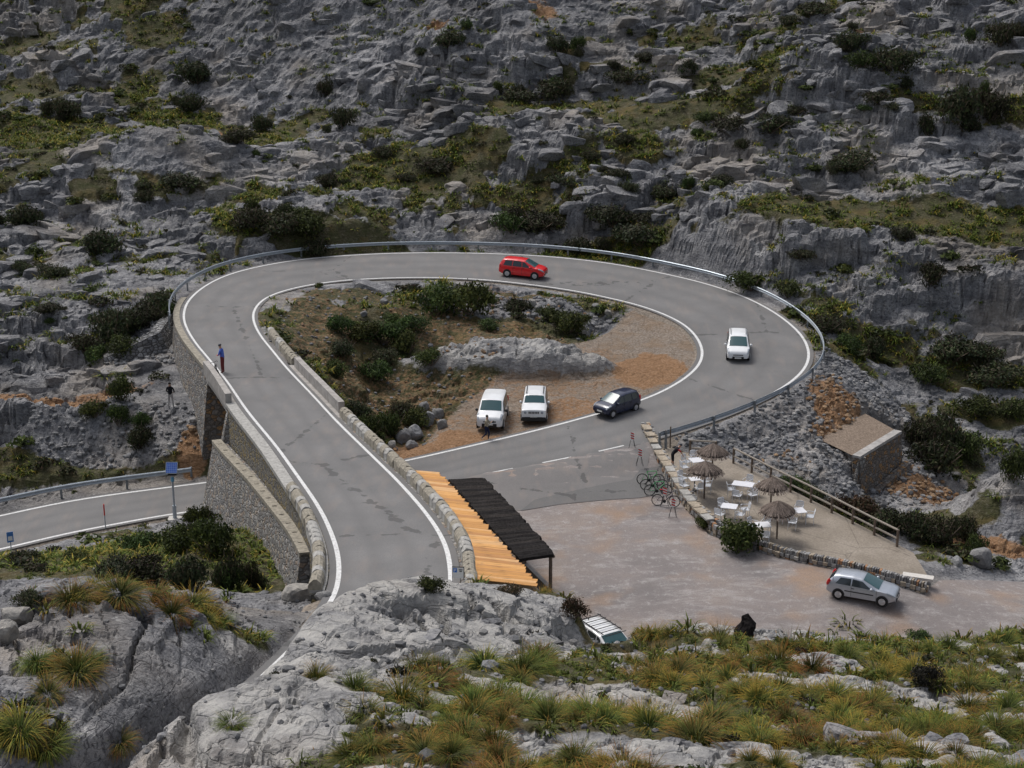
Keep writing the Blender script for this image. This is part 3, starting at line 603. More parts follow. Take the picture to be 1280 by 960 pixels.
road = ribbon('road', EL, ER, M_ROAD, nx=12); _ac = np.tile(np.linspace(0, 1, 13), len(EL)); set_attr(road.data, 'across', np.stack([_ac] * 3, 1)); tag(road, 'narrow grey asphalt mountain road looping over itself', kind='structure')
M_VERGE = plain('gravel_verge', (.20, .17, .14), .95, .15, var=.5, scale=7)
def verge(side, a, b):
    E = EL if side > 0 else ER; A = E[a:b] + LEFTN[a:b] * side * -.10 - [0, 0, .03]; B = E[a:b] + LEFTN[a:b] * side * .75 - [0, 0, .42]
    o = ribbon('road_verge', A if side > 0 else B, B if side > 0 else A, M_VERGE, nx=2); tag(o, 'brown gravel verge along the road edge', kind='structure')
verge(1, 0, I_WALL0); verge(-1, 0, max(I_WALL0 - 6, 2)); verge(1, I_BEND, NR); verge(-1, I_N + 10, NR)
def line(A, sgn, i0, i1, w=.20, name='edge_line', dz=.006):
    D = ER[i0:i1] - EL[i0:i1]; wd = np.linalg.norm(D, axis=1)[:, None]; o_ = SH if sgn > 0 else wd - SH
    a = EL[i0:i1] + D * (o_ - w / 2) / wd + [0, 0, dz]; c = EL[i0:i1] + D * (o_ + w / 2) / wd + [0, 0, dz]
    o = ribbon(name, a, c, M_LINE, road); return o
I_OPEN = near_i(PZ(775, 540, 1.9), HALF); I_SHUT = near_i(PZ(470, 600, .5), HALF)
line(RL, 1, 0, I_OPEN); line(RL, 1, I_SHUT, NR); line(RR, -1, 0, NR)
acc = 0; k0 = I_OPEN + 2
while k0 + 5 < I_SHUT: line(RL, 1, k0, k0 + 4, .14, 'dash'); k0 += 6

# ------------------------------------------------------------------ paved sheets
def sheet(name, P, zf, m, cell=.75):
    bm = bmesh.new(); f = bm.faces.new([bm.verts.new((p[0], p[1], 0)) for p in P])
    x0, y0 = P.min(0); x1, y1 = P.max(0)
    for a, b, ax in ((x0, x1, 0), (y0, y1, 1)):
        v = a + cell
        while v < b:
            no = (1, 0, 0) if ax == 0 else (0, 1, 0); co = (v, 0, 0) if ax == 0 else (0, v, 0)
            bmesh.ops.bisect_plane(bm, geom=bm.verts[:] + bm.edges[:] + bm.faces[:], plane_co=co, plane_no=no); v += cell
    bmesh.ops.triangulate(bm, faces=bm.faces[:])
    for v in bm.verts: v.co.z = float(zf(v.co.x, v.co.y))
    bmesh.ops.recalc_face_normals(bm, faces=bm.faces[:])
    if sum(f.normal.z for f in bm.faces) < 0: bmesh.ops.reverse_faces(bm, faces=bm.faces[:])
    me = bpy.data.meshes.new(name); bm.to_mesh(me); bm.free(); me.materials.append(m); return link(bpy.data.objects.new(name, me))
def lot_material():
    m, n, b = mat('dusty_parking_ground', .93, .2); co = geopos(n)
    f = noise(n, co, 14, 6, .75); g = noise(n, co, .16, 4, .6); sc = noise(n, mapping(n, co, (.5, 1.5, 1), (0, 0, -.5)), .9, 7, .75)
    c = ramp(n, g, [(.28, (.165, .152, .150)), (.5, (.235, .207, .198)), (.72, (.285, .235, .205))])
    c = mixc(n, ramp(n, sc, [(.50, 0.), (.68, .62)]), c, (.42, .395, .38)); c = mixc(n, ramp(n, noise(n, co, 2.2, 6, .75), [(.54, 0.), (.66, .55)]), c, (.43, .41, .40))
    c = mixc(n, ramp(n, noise(n, co, .22, 3), [(.52, 0.), (.66, .75)]), c, (.32, .215, .145))
    c = mixc(n, ramp(n, f, [(.34, .6), (.55, 0.)]), c, (.13, .12, .115)); n.links.new(c, b.inputs['Base Color']); bump(n, b, f, .4, .03); return m
M_LOT = lot_material()
def lot_z(x, y, up=0.):
    x = np.array([float(x)]); y = np.array([float(y)]); d = F(DLOOP, x, y); zr = grid_interp(ZLOOP, FX0, FY0, FS, x, y); w = sstep(3.5, .4, d); return float((base_z(x, y) * (1 - w) + (zr - .04 - .2 * sstep(.35, -.5, d)) * w)[0]) + up
lot = tag(sheet('parking_lot', LOT, lot_z, M_LOT), 'dusty pinkish grey gravel parking ground', kind='structure')
M_PATCH = asphalt('grey_asphalt_patch', (.135, .132, .130), (.165, .160, .157), patch=.1)
PATCHA = poly([(560, 600), (680, 577.5), (795, 553.5), (812, 580), (806, 600), (790, 606), (655, 633), (630, 634), (590, 640)], 1.0)
tag(sheet('asphalt_apron', PATCHA, lambda x, y: lot_z(x, y, .013), asphalt('pinkish_asphalt', (.165, .158, .155), (.205, .193, .187), patch=.35)), 'worn asphalt apron between road and gravel lot', kind='structure')
PATCHB = poly([(650, 634), (668, 622), (790, 602), (800, 592), (826, 588), (838, 615), (800, 622), (700, 628)], 1.0)
tag(sheet('asphalt_patch', PATCHB, lambda x, y: lot_z(x, y, .026), M_PATCH), 'dark grey strip of newer asphalt by the bicycles', kind='structure')
def terrace_material():
    m, n, b = mat('sandy_concrete', .9, .2); co = geopos(n); f = noise(n, co, 9, 6, .7); g = noise(n, co, .5, 4)
    c = ramp(n, g, [(.3, (.24, .205, .165)), (.7, (.35, .305, .255))]); c = mixc(n, ramp(n, f, [(.36, .6), (.6, 0.)]), c, (.15, .125, .10))
    ck = ramp(n, math_(n, 'ADD', voro(n, co, .22, 'DISTANCE_TO_EDGE'), math_(n, 'MULTIPLY', noise(n, co, 2, 3), .02)), [(0.008, 1.), (.018, 0.)]); c = mixc(n, math_(n, 'MULTIPLY', ck, .6), c, (.10, .085, .07))
    n.links.new(c, b.inputs['Base Color']); bump(n, b, f, .3, .02); return m
M_TER = terrace_material()
tag(sheet('terrace_floor', TERR, terr_z, M_TER), 'sandy concrete terrace floor under the thatched parasols', kind='structure')

# ------------------------------------------------------------------ stone walls
def stone_material(name, scale, cols, mortar, crack=.10, zs=1.35):
    m, n, b = mat(name, .92, .2); co = mapping(n, geopos(n), (1, 1, zs)); co2 = geopos(n)
    x = n.nodes.new('ShaderNodeTexVoronoi'); x.inputs['Scale'].default_value = scale; n.links.new(co, x.inputs['Vector'])
    s = n.nodes.new('ShaderNodeSeparateColor'); n.links.new(x.outputs['Color'], s.inputs[0])
    c = ramp(n, s.outputs[0], cols, 'CONSTANT'); f = noise(n, co2, 12, 5, .7)
    c = mixc(n, ramp(n, f, [(.35, .5), (.6, 0.)]), c, tuple(q * .45 for q in mortar))
    e = voro(n, co, scale, 'DISTANCE_TO_EDGE'); k = ramp(n, e, [(0., 1.), (crack, 0.)])
    c = mixc(n, k, c, mortar); n.links.new(c, b.inputs['Base Color'])
    h = math_(n, 'ADD', math_(n, 'MULTIPLY', ramp(n, e, [(0., 0.), (crack * 1.8, 1.)]), .12), math_(n, 'MULTIPLY', f, .03)); bump(n, b, h, .9, .6); return m
GREYS = [(0., (.20, .195, .19)), (.2, (.27, .265, .26)), (.4, (.34, .33, .31)), (.55, (.23, .215, .20)), (.7, (.38, .33, .27)), (.82, (.30, .235, .185)), (.92, (.44, .42, .40))]
M_WALL = stone_material('masonry_wall', 3.4, GREYS, (.16, .15, .14))
M_WALL2 = stone_material('weathered_upper_masonry', 3.8, [(0., (.17, .165, .16)), (.3, (.23, .215, .19)), (.55, (.30, .25, .15)), (.75, (.24, .225, .20)), (.9, (.33, .25, .12))], (.13, .12, .10))
M_DRY = stone_material('dry_stone', 3.0, [(0., (.17, .17, .175)), (.25, (.24, .24, .245)), (.5, (.31, .31, .315)), (.7, (.20, .195, .19)), (.85, (.37, .365, .36))], (.05, .048, .045), .14)
M_BROWNW = stone_material('brown_masonry', 3.2, [(0., (.17, .14, .115)), (.25, (.22, .19, .165)), (.45, (.30, .19, .11)), (.6, (.18, .165, .155)), (.78, (.34, .20, .095)), (.9, (.27, .24, .215))], (.11, .10, .09))
M_CAP = plain('tan_capstone', (.27, .245, .20), .9, .2, var=.35, scale=5)
M_CAPG = plain('grey_capstone', (.34, .33, .31), .9, .2, var=.3, scale=6)
M_CONC = plain('weathered_concrete', (.33, .31, .29), .9, .2, var=.22, scale=2.5)
def strip_solid(name, top, bot, m, parent=None, rows=6, thick=.5, inward=None):
    """a battered wall face from a top line to a bottom line, with a back and ends so that it has thickness"""
    top = np.array(top); bot = np.array(bot); k = len(top); t = np.linspace(0, 1, rows + 1)
    Ff = top[:, None] * (1 - t[None, :, None]) + bot[:, None] * t[None, :, None]
    inward = np.array(inward); Bk = Ff + inward[:, None] * thick
    V = np.concatenate([Ff.reshape(-1, 3), Bk.reshape(-1, 3)]); i = np.arange(k * (rows + 1)).reshape(k, rows + 1); j = i + k * (rows + 1); Q = []
    Q += np.stack([i[:-1, :-1], i[:-1, 1:], i[1:, 1:], i[1:, :-1]], 2).reshape(-1, 4).tolist()
    Q += np.stack([j[:-1, :-1], j[1:, :-1], j[1:, 1:], j[:-1, 1:]], 2).reshape(-1, 4).tolist()
    for a in range(k - 1): Q.append([i[a, 0], i[a + 1, 0], j[a + 1, 0], j[a, 0]]); Q.append([i[a, -1], j[a, -1], j[a + 1, -1], i[a + 1, -1]])
    for b in range(rows): Q.append([i[0, b], j[0, b], j[0, b + 1], i[0, b + 1]]); Q.append([i[-1, b], i[-1, b + 1], j[-1, b + 1], j[-1, b]])
    o = np_mesh(name, V, Q, m, parent, False); return o
def gz(p): return float(ground(p[0], p[1]))

# west wall of the leg: upper wall, thicker lower wall with a sloping ledge, rounded kerb
lw = empty('retaining_wall', RL[I_WALL0 + 6] - [0, 0, 3], label='tall grey stone retaining wall with sloping ledge below the bridge road', cat='wall')
def child_of(o, par): o.parent = par; o.matrix_parent_inverse = Matrix.Translation(-Vector(par.location)); return o
idx_ = list(range(I_WALL0, I_S + 1, 2)); idx_[-1] = I_S
top = [RL[i] + LEFTN[i] * .95 + [0, 0, -.06] for i in idx_]; bot = [RL[i] + LEFTN[i] * 1.25 - [0, 0, RL[i][2] + 1.5] for i in idx_]
child_of(strip_solid('upper_wall', top, bot, M_WALL2, None, 8, .6, [-LEFTN[i] for i in idx_]), lw)
I_LEDGE = first_left(PZ(415, 668, 9.05)[1])
jdx = list(range(I_LEDGE, I_S + 1, 2)); jdx[-1] = I_S
def ledge(i):
    t = (i - I_LEDGE) / (I_S - I_LEDGE); return 1.35 + .5 * t, .95 + 1.25 * t
lt = [RL[i] + LEFTN[i] * (ledge(i)[0]) - [0, 0, ledge(i)[1]] for i in jdx]
lb = [RL[i] + LEFTN[i] * (ledge(i)[0] + .16 * (RL[i][2] + 1)) * 1.0 - [0, 0, RL[i][2] + 1.2] for i in jdx]
child_of(strip_solid('lower_wall', lt, lb, M_WALL, None, 8, .7, [-LEFTN[i] for i in jdx]), lw)
child_of(strip_solid('ledge_coping', [p + LEFTN[i] * .07 + [0, 0, .10] for p, i in zip(lt, jdx)], [p + LEFTN[i] * .07 - [0, 0, .12] for p, i in zip(lt, jdx)], M_CAP, None, 1, .55, [-LEFTN[i] for i in jdx]), lw)
for k, i in enumerate(range(I_LEDGE + 3, I_S, 3)):                 # weep holes left between the coping stones
    p = RL[i] + LEFTN[i] * (ledge(i)[0] - .2) - [0, 0, ledge(i)[1] - .11]
    child_of(MB().box(p, (.16, .22, .06), math.atan2(TAN[i][1], TAN[i][0])).build('weep_hole', M_CAP), lw)
# south abutment of the bridge closes the bank
sa_l = RL[I_S] + LEFTN[I_S] * .95; sa_r = RR[I_S] - LEFTN[I_S] * .85
child_of(strip_solid('abutment_face', [sa_r - [0, 0, .3], (sa_l + sa_r) / 2 - [0, 0, .3], sa_l - [0, 0, .3]], [p * [1, 1, 0] - [0, 0, 1] + LEFTN[I_S] * q for p, q in ((sa_r, 0), ((sa_l + sa_r) / 2, .6), (sa_l, 1.9))], M_WALL, None, 6, .6, [-TAN[I_S]] * 3), lw)
# coping along the west edge of the leg
cp0 = [RL[i] + LEFTN[i] * 1.0 + [0, 0, .05] for i in idx_]
child_of(strip_solid('edge_coping', cp0, [p - [0, 0, .22] for p in cp0], M_CAPG, None, 1, .58, [-LEFTN[i] for i in idx_]), lw)
# east wall of the leg
ew = empty('retaining_wall', RR[I_WALL0 + 6] - [0, 0, 3], label='stone retaining wall between the raised road and the orange roof', cat='wall')
I_E0 = max(I_WALL0 - 6, 0); edx = list(range(I_E0, I_S + 1, 2)); edx[-1] = I_S
top = [RR[i] - LEFTN[i] * .95 + [0, 0, -.05] for i in edx]; bot = [p * [1, 1, 0] - LEFTN[i] * .35 - [0, 0, 1.0] for p, i in zip(top, edx)]
child_of(strip_solid('stone_face', top, bot, M_WALL, None, 6, .55, [LEFTN[i] for i in edx]), ew)

# capped parapets: every capstone a piece of its own
def halfround(L, r, h, seed):
    rn = random.Random(seed); k = 7; V = []; pr = [(-r, 0), (-r, h * .55)] + [(-r * math.cos(math.pi * q / k), h * .55 + (h * .45) * math.sin(math.pi * q / k)) for q in range(1, k)] + [(r, h * .55), (r, 0)]
    for s in (-1, 1):
        for (a, b) in pr: V.append((s * L / 2 * (1 + rn.uniform(-.03, .03)), a * (1 + rn.uniform(-.07, .07)), b * (1 + rn.uniform(-.07, .07))))
    n = len(pr); Fc = [(q, q + 1, n + q + 1, n + q) for q in range(n - 1)] + [tuple(range(n))[::-1], tuple(range(n, 2 * n)), (0, n, 2 * n - 1, n - 1)]
    return V, Fc
CAPM = []
for s in range(5):
    V, Fc = halfround(.60, .26, .60, s); me = bpy.data.meshes.new('capstone'); me.from_pydata(V, [], Fc); me.update(); me.materials.append(M_CAP if s % 3 else M_CAPG); CAPM.append(me)
def resample(P, step):
    P = np.array(P); d = np.r_[0, np.cumsum(np.linalg.norm(np.diff(P, axis=0), axis=1))]; t = np.arange(step / 2, d[-1], step)
    Q = np.stack([np.interp(t, d, P[:, k]) for k in range(3)], 1); T = np.gradient(Q, axis=0); T /= np.linalg.norm(T, axis=1)[:, None]; return Q, T
def parapet(P, label, par=None, step=.62):
    Q, T = resample(P, step); e = empty('stone_parapet', Q[0], label=label, cat='parapet')
    for k, (q, t) in enumerate(zip(Q, T)):
        o = bpy.data.objects.new('capstone', CAPM[random.randrange(5)]); link(o, e)
        o.location = Vector(q - Q[0] + np.array([random.uniform(-.015, .015), random.uniform(-.015, .015), -.10 + random.uniform(-.02, .02)]))
        o.rotation_euler = (random.uniform(-.03, .03), -math.asin(max(-1, min(1, t[2]))), math.atan2(t[1], t[0]) + random.uniform(-.03, .03))
    return e
i0 = max(I_WALL0 - 2, 0)
parapet([RR[i] - LEFTN[i] * .78 for i in range(i0, I_S + 1)], 'long rounded stone parapet between raised road and orange roof')
parapet([RL[i] + LEFTN[i] * .78 for i in range(I_WALL0, first_left(PZ(388, 612, 8.5)[1]))], 'short rounded stone parapet on the outer edge of the raised road bend')
i1 = near_i(PZ(362, 455, 6.6), 0, HALF); i2 = near_i(PZ(312, 410, 6.2), 0, HALF)
i1 = max(i1, I_N + 8)
parapet([RR[i] - LEFTN[i] * .85 for i in range(i1, min(i2, i1 + 24))], 'rounded stone parapet on the inner edge past the bridge')

# ------------------------------------------------------------------ bridge
br = empty('road_bridge', (RC[I_S] + RC[I_N]) / 2 - [0, 0, 1], label='short concrete bridge carrying the road over the lower road', cat='bridge')
bi = list(range(I_S - 1, I_N + 9))
child_of(strip_solid('deck', [RL[i] + LEFTN[i] * .8 - [0, 0, .03] for i in bi[:-8]], [RL[i] + LEFTN[i] * .8 - [0, 0, .85] for i in bi[:-8]], M_CONC, None, 1, .8, [-LEFTN[i] for i in bi[:-8]]), br)
ds = ribbon('deck_slab', [EL[i] + LEFTN[i] * .1 - [0, 0, .62] for i in bi], [ER[i] - LEFTN[i] * .35 - [0, 0, .62] for i in bi], M_CONC); child_of(ds, br)
child_of(strip_solid('deck_edge', [RR[i] - LEFTN[i] * .8 - [0, 0, .03] for i in bi], [RR[i] - LEFTN[i] * .8 - [0, 0, .85] for i in bi], M_CONC, None, 1, .5, [LEFTN[i] for i in bi]), br)
def conc_parapet(side, a, b):
    ii = list(range(a, b + 1)); A = RL if side > 0 else RR
    o = strip_solid('parapet', [A[i] + LEFTN[i] * side * 1.0 + [0, 0, .62] for i in ii], [A[i] + LEFTN[i] * side * 1.0 - [0, 0, .25] for i in ii], M_CONC, None, 2, .36, [-LEFTN[i] * side for i in ii]); return child_of(o, br)
conc_parapet(1, I_S, I_N); conc_parapet(-1, I_S + 1, I_N + 7)
# ------------------------------------------------------------------ north abutment and the walls round the bend
nw = empty('abutment_wall', ABUT_L - [0, 0, 3], label='stone abutment wall holding the outer bend beside the bridge', cat='wall')
cor = AB_TOP[-1]
def outn(P):
    P = np.array(P); T = np.gradient(P[:, :2], axis=0); T /= np.linalg.norm(T, axis=1)[:, None]; return np.stack([-T[:, 1], T[:, 0], 0 * T[:, 0]], 1)
t1 = [np.array(p) - [0, 0, .05] for p in AB_TOP]; on = outn(t1)
b1 = [np.array([p[0], p[1], 0]) + n_ * (.13 * (p[2] + 1)) + [0, 0, -1.0 + .9 * min(1, k / 5)] for k, (p, n_) in enumerate(zip(t1, on))]
child_of(strip_solid('west_face', t1, b1, M_WALL, None, 8, .7, -on), nw)
fa = [ABUT_R - [0, 0, .25], (ABUT_L + ABUT_R) / 2 - [0, 0, .25], ABUT_L - [0, 0, .25]]
fb = [np.array([p[0], p[1], -1.0]) - np.array([ABN[0], ABN[1], 0]) * .12 + on[0] * q for p, q in zip(fa, (0, .4, .9))]
child_of(strip_solid('inner_face', fa, fb, M_BROWNW, None, 6, .8, [np.array([ABN[0], ABN[1], 0])] * 3), nw)
for q in (.28, .62):                                             # stone ribs of the opening
    p = ABUT_L * (1 - q) + ABUT_R * q; child_of(MB().box((p[0] - ABN[0] * .2, p[1] - ABN[1] * .2, 2.6), (.42, .4, 7.0), math.atan2(ABN[1], ABN[0]) - math.pi / 2).build('rib', M_CAP), nw)
cpi = [p + on[k] * .08 + [0, 0, .10] for k, p in enumerate(t1)]
child_of(strip_solid('edge_coping', cpi, [p - [0, 0, .25] for p in cpi], M_CAP, None, 1, .45, -on), nw)
wt = [cor - [0, 0, .2]] + [w for w in WING]; won = outn(wt)
wb = [np.array([p[0], p[1], gz(p + n_ * 1.2) - .8]) + n_ * .8 for p, n_ in zip(wt, won)]
wing = strip_solid('wing_wall', wt, wb, M_DRY, None, 6, .7, -won)
child_of(wing, nw)
# stone platform below the outer bend
pa_, pb_, pc_, pd_ = PF_A, PF_B, PF_C, PF_D
pf = empty('stone_platform', (pa_ + pb_) / 2 - [0, 0, 2], label='masonry platform with pale concrete rim below the outer bend', cat='platform')
def quadwall(name, a, b, m, parent, h, bat=.14, thick=.5, rim=0.):
    a = np.array(a); b = np.array(b); t = (b - a) / np.linalg.norm(b - a); nrm = np.array([t[1], -t[0], 0.]); ps = [a + (b - a) * q for q in np.linspace(0, 1, 5)]
    return child_of(strip_solid(name, ps, [p + nrm * bat * h - [0, 0, h] for p in ps], m, None, 5, thick, [-nrm] * 5), parent)
quadwall('front_wall', pa_, pb_, M_BROWNW, pf, 4.2); quadwall('side_wall', pd_ + (pd_ - pa_) * .6, pa_, M_WALL, pf, 3.6); quadwall('end_wall', pb_, pc_, M_WALL, pf, 4.2)
tt = (pb_ - pa_) / np.linalg.norm(pb_ - pa_); nn = np.array([tt[1], -tt[0], 0])
child_of(strip_solid('rim', [pa_ + nn * .06 + [0, 0, .14], (pa_ + pb_) / 2 + nn * .06 + [0, 0, .14], pb_ + nn * .06 + [0, 0, .14]], [pa_ + nn * .06 - [0, 0, .06], (pa_ + pb_) / 2 + nn * .06 - [0, 0, .06], pb_ + nn * .06 - [0, 0, .06]], plain('pale_concrete', (.34, .325, .31), .9, .2, var=.25, scale=3), None, 1, .55, [-nn] * 3), pf)
M_GRAV = plain('brown_gravel', (.20, .155, .12), .95, .15, var=.5, scale=9)
child_of(mesh_obj('gravel_top', [pa_ - [0, 0, .02], pb_ - [0, 0, .02], pc_ + [.2, 1.2, .25], pd_ + [-1.2, .6, .25]], [(0, 1, 2, 3)], M_GRAV), pf)
quadwall('footing', pa_ + nn * .9 - [0, 0, 2.5] + tt * 1.5, pb_ + nn * .9 - [0, 0, 1.9], M_BROWNW, pf, 2.5, .2)

# ------------------------------------------------------------------ low dry-stone wall of the terrace
def rough_box(sx, sy, sz, rn, j=.22):
    P = [(i * sx / 2 * (1 - rn.random() * j), jj * sy / 2 * (1 - rn.random() * j), k * sz / 2 * (1 - rn.random() * j)) for i in (-1, 1) for jj in (-1, 1) for k in (-1, 1)]
    return P, [(0, 1, 3, 2), (4, 6, 7, 5), (0, 4, 5, 1), (2, 3, 7, 6), (0, 2, 6, 4), (1, 5, 7, 3)]
M_ST = []
for nm, c in (('grey_stone', (.27, .265, .26)), ('tan_stone', (.33, .28, .22)), ('rust_stone', (.34, .19, .11)), ('dark_stone', (.17, .165, .165)), ('pale_stone', (.42, .40, .37))): M_ST.append(plain(nm, c, .92, .2, var=.35, scale=6))
def stones_mesh(name, items, parent=None):
    """items: (centre, size xyz, rotation z, material index, tilt)"""
    V = []; Fc = []; mi = []; rn = random.Random(len(items))
    for c, s, rz, k, tl in items:
        P, q = rough_box(*s, rn); R = Matrix.Rotation(rz, 3, 'Z') @ Matrix.Rotation(tl, 3, 'X'); b = len(V)
        V += [tuple(R @ Vector(p) + Vector(c)) for p in P]; Fc += [tuple(i + b for i in f) for f in q]; mi += [k] * 6
    o = mesh_obj(name, V, Fc, None, parent)
    for m in M_ST: o.data.materials.append(m)
    o.data.polygons.foreach_set('material_index', mi); return o
def low_wall(px, label, htop, core=True, upright=True, wd=.38, name='dry_stone_wall'):
    P = [PZ(a, b, .8) for a, b in px]; P = [np.array([p[0], p[1], base_z(p[0], p[1])]) for p in P]
    Q, T = resample(catmull(P, .4), .27); e = empty(name, Q[0], label=label, cat='wall'); items = []
    for q, t in zip(Q, T):
        rz = math.atan2(t[1], t[0]); n_ = np.array([t[1], -t[0], 0]); zb = base_z(q[0], q[1]) - .15; zt_ = max(zb + .45, float(terr_z(q[0], q[1])) + htop); rows = max(2, int((zt_ - zb) / .2)); 
        for side in (-1, 1):
            for r in range(rows):
                items.append((q + n_ * side * (wd / 2 - .06) + [0, 0, zb + (r + .5) * (zt_ - zb) / rows - q[2]] + np.array([random.uniform(-.06, .06), random.uniform(-.04, .04), 0]), (random.uniform(.22, .34), random.uniform(.20, .28), (zt_ - zb) / rows * random.uniform(.85, 1.12)), rz + random.uniform(-.15, .15), random.choice([0, 0, 1, 1, 3, 0, 1, 4, 0, 3, 1, 2]), random.uniform(-.12, .12)))
        if upright:
            for kk in (-.07, .07): items.append((q + t * kk + [0, 0, zt_ + .10 - q[2]], (random.uniform(.09, .13), wd * random.uniform(.8, 1.05), random.uniform(.22, .34)), rz + random.uniform(-.1, .1), random.choice([0, 3, 3, 1, 0, 0, 1, 2]), random.uniform(-.15, .15)))
    o = stones_mesh('stonework', [(c - Q[0], s, r, k, t) for c, s, r, k, t in items], e); o['kind'] = 'stuff'
    return e, Q
lw1, _ = low_wall([(806, 556), (822, 580), (838, 602), (852, 622), (868, 642), (884, 656), (900, 668), (925, 678), (948, 685)], 'low stone wall with pale flat top behind the parked bicycles', .32, upright=False, wd=.55)
lw2, _ = low_wall([(950, 686), (1000, 699), (1050, 710), (1105, 722), (1158, 733)], 'low dry stone wall with upright cap stones beside the silver car', .12)
# pale flat top of the first wall, and the pale end block of the second
P = [PZ(a, b, 1.2) for a, b in [(806, 552), (822, 576), (838, 598), (852, 618), (868, 638), (884, 652)]]; P = [np.array([p[0], p[1], max(base_z(p[0], p[1]) + .3, float(terr_z(p[0], p[1])) + .32)]) for p in P]
Q, T = resample(catmull(P, .4), .9)
for q, t in zip(Q, T):
    o = MB().box((0, 0, 0), (random.uniform(.9, 1.0), .52, .10), math.atan2(t[1], t[0]) + random.uniform(-.08, .08)).build('top_slab', random.choice([M_ST[1], M_CAPG, M_ST[1]]), lw1); o.location = Vector(q + [0, 0, .03]) - lw1.location
p = PZ(1148, 716, 1.2); o = MB().box((0, 0, 0), (1.6, .5, .16), -.35).build('end_slab', plain('whitish_slab', (.55, .52, .48)), lw2); o.location = Vector((p[0], p[1], terr_z(p[0], p[1]) + .28)) - lw2.location
# timber post and rail fence of the terrace
M_WOOD = plain('grey_brown_timber', (.15, .115, .09), .85, .2, var=.3, scale=10); M_RAIL = plain('weathered_rail', (.30, .265, .225), .85, .2, var=.25, scale=12)
def rail_fence(px, label, gaps=1.75, h=1.0):
    P = [PZ(a, b, 1.0) for a, b in px]; P = [np.array([p[0], p[1], terr_z(p[0], p[1])]) for p in P]; Q, T = resample(P, gaps); e = empty('timber_fence', Q[0], label=label, cat='fence')
    for q in Q:
        d = Vector(q - Q[0]); MB().bar(d + Vector((0, 0, -.4)), d + Vector((0, 0, h)), .075, 8).build('post', M_WOOD, e)
    for hh in (h - .02, h * .48):
        for a, b in zip(Q[:-1], Q[1:]):
            a_ = Vector(a - Q[0]) + Vector((0, 0, hh)); b_ = Vector(b - Q[0]) + Vector((0, 0, hh)); MB().bar(a_, b_, .06, 8).build('rail', M_RAIL, e)
    return e
rail_fence([(905, 582), (962, 608), (1030, 638), (1090, 666), (1146, 691)], 'timber post and rail fence along the outer edge of the terrace')
rail_fence([(846, 578), (900, 580)], 'short timber fence behind the cyclist leaning on it', 1.6)

# ------------------------------------------------------------------ steel guard rails
M_STEEL = plain('galvanised_steel', (.36, .40, .44), .42, .5, .55, .12, 3); M_STEELD = plain('dark_galvanised_post', (.20, .215, .23), .5, .5, .4, .2, 5)
def guardrail(P, label, seg=4.0, face=1):
    """face: +1 when the traffic is on the right of the line"""
    Q, T = resample(P, .5); e = empty('guard_rail', Q[0], label=label, cat='guard rail'); prof = [(0, .80), (.05, .76), (.05, .70), (0, .655), (0, .635), (.05, .59), (.05, .53), (0, .49)]; k = int(seg / .5)
    for s in range(0, len(Q) - 1, k):
        ii = range(s, min(s + k, len(Q) - 1) + 1); V = []; Fc = []; m_ = len(prof)
        for i in ii:
            n_ = np.array([T[i][1], -T[i][0], 0]) * face
            for (o_, h_) in prof: V.append(Q[i] - Q[0] + n_ * (.08 + o_) + [0, 0, h_])
            for (o_, h_) in prof[::-1]: V.append(Q[i] - Q[0] + n_ * (.06 + o_) + [0, 0, h_])
        w = 2 * m_
        for a in range(len(ii) - 1):
            for b in range(w): Fc.append((a * w + b, a * w + (b + 1) % w, (a + 1) * w + (b + 1) % w, (a + 1) * w + b))
        Fc += [tuple(range(w))[::-1], tuple(range((len(ii) - 1) * w, len(ii) * w))]
        mesh_obj('beam', V, Fc, M_STEEL, e)
        q = Vector(Q[s] - Q[0]); rz = math.atan2(T[s][1], T[s][0]); MB().box(q + Vector((0, 0, .18)), (.14, .09, 1.26), rz).build('post', M_STEELD, e)
    q = Vector(Q[-1] - Q[0]); MB().box(q + Vector((0, 0, .18)), (.14, .09, 1.26), math.atan2(T[-1][1], T[-1][0])).build('post', M_STEELD, e)
    return e
ga = I_N + int(np.argmin(np.abs(RL[I_N:I_BEND + 12, 1] - PZ(232, 403, 6.3)[1]))); gb = near_i(PZ(775, 537, 1.9), HALF)
guardrail([RL[i] + LEFTN[i] * 1.15 for i in range(ga, gb + 1)], 'long steel guard rail sweeping round the outside of the road loop')
gc = near_i(PZ(238, 622, 0), HALF)
guardrail([RR[i] - LEFTN[i] * 1.0 for i in range(gc, NR)], 'steel guard rail along the lower road beyond the solar sign', face=-1)

# ------------------------------------------------------------------ bar: plank roofs, walls, posts
M_OR = []
for k, c in enumerate([(.62, .31, .095), (.67, .355, .125), (.54, .27, .085), (.68, .40, .18), (.48, .235, .085)]):
    m, n, b = mat('orange_timber', .7, .3); co = objco(n); w = noise(n, mapping(n, co, (.6, 9, 9)), 2.2, 5, .65)
    cc = ramp(n, w, [(.3, tuple(q * .55 for q in c)), (.5, c), (.75, tuple(min(1, q * 1.15) for q in c))]); cc = mixc(n, ramp(n, noise(n, geopos(n), .9, 5, .65), [(.55, 0.), (.72, .5)]), cc, (.30, .20, .12)); n.links.new(cc, b.inputs['Base Color']); bump(n, b, w, .4, .02); M_OR.append(m)
M_DK = [plain('charred_thatch', c, .95, .1, var=.4, scale=9) for c in ((.030, .027, .026), (.042, .037, .034), (.022, .020, .020))]
ZR = 4.0
r0, r1 = PZ(549, 592, ZR), PZ(674, 733, ZR)
bar = empty('bar_building', (PZ(600, 660, .7)[0], PZ(600, 660, .7)[1], .7), label='low bar building with bright orange plank roof under the raised road', cat='building')
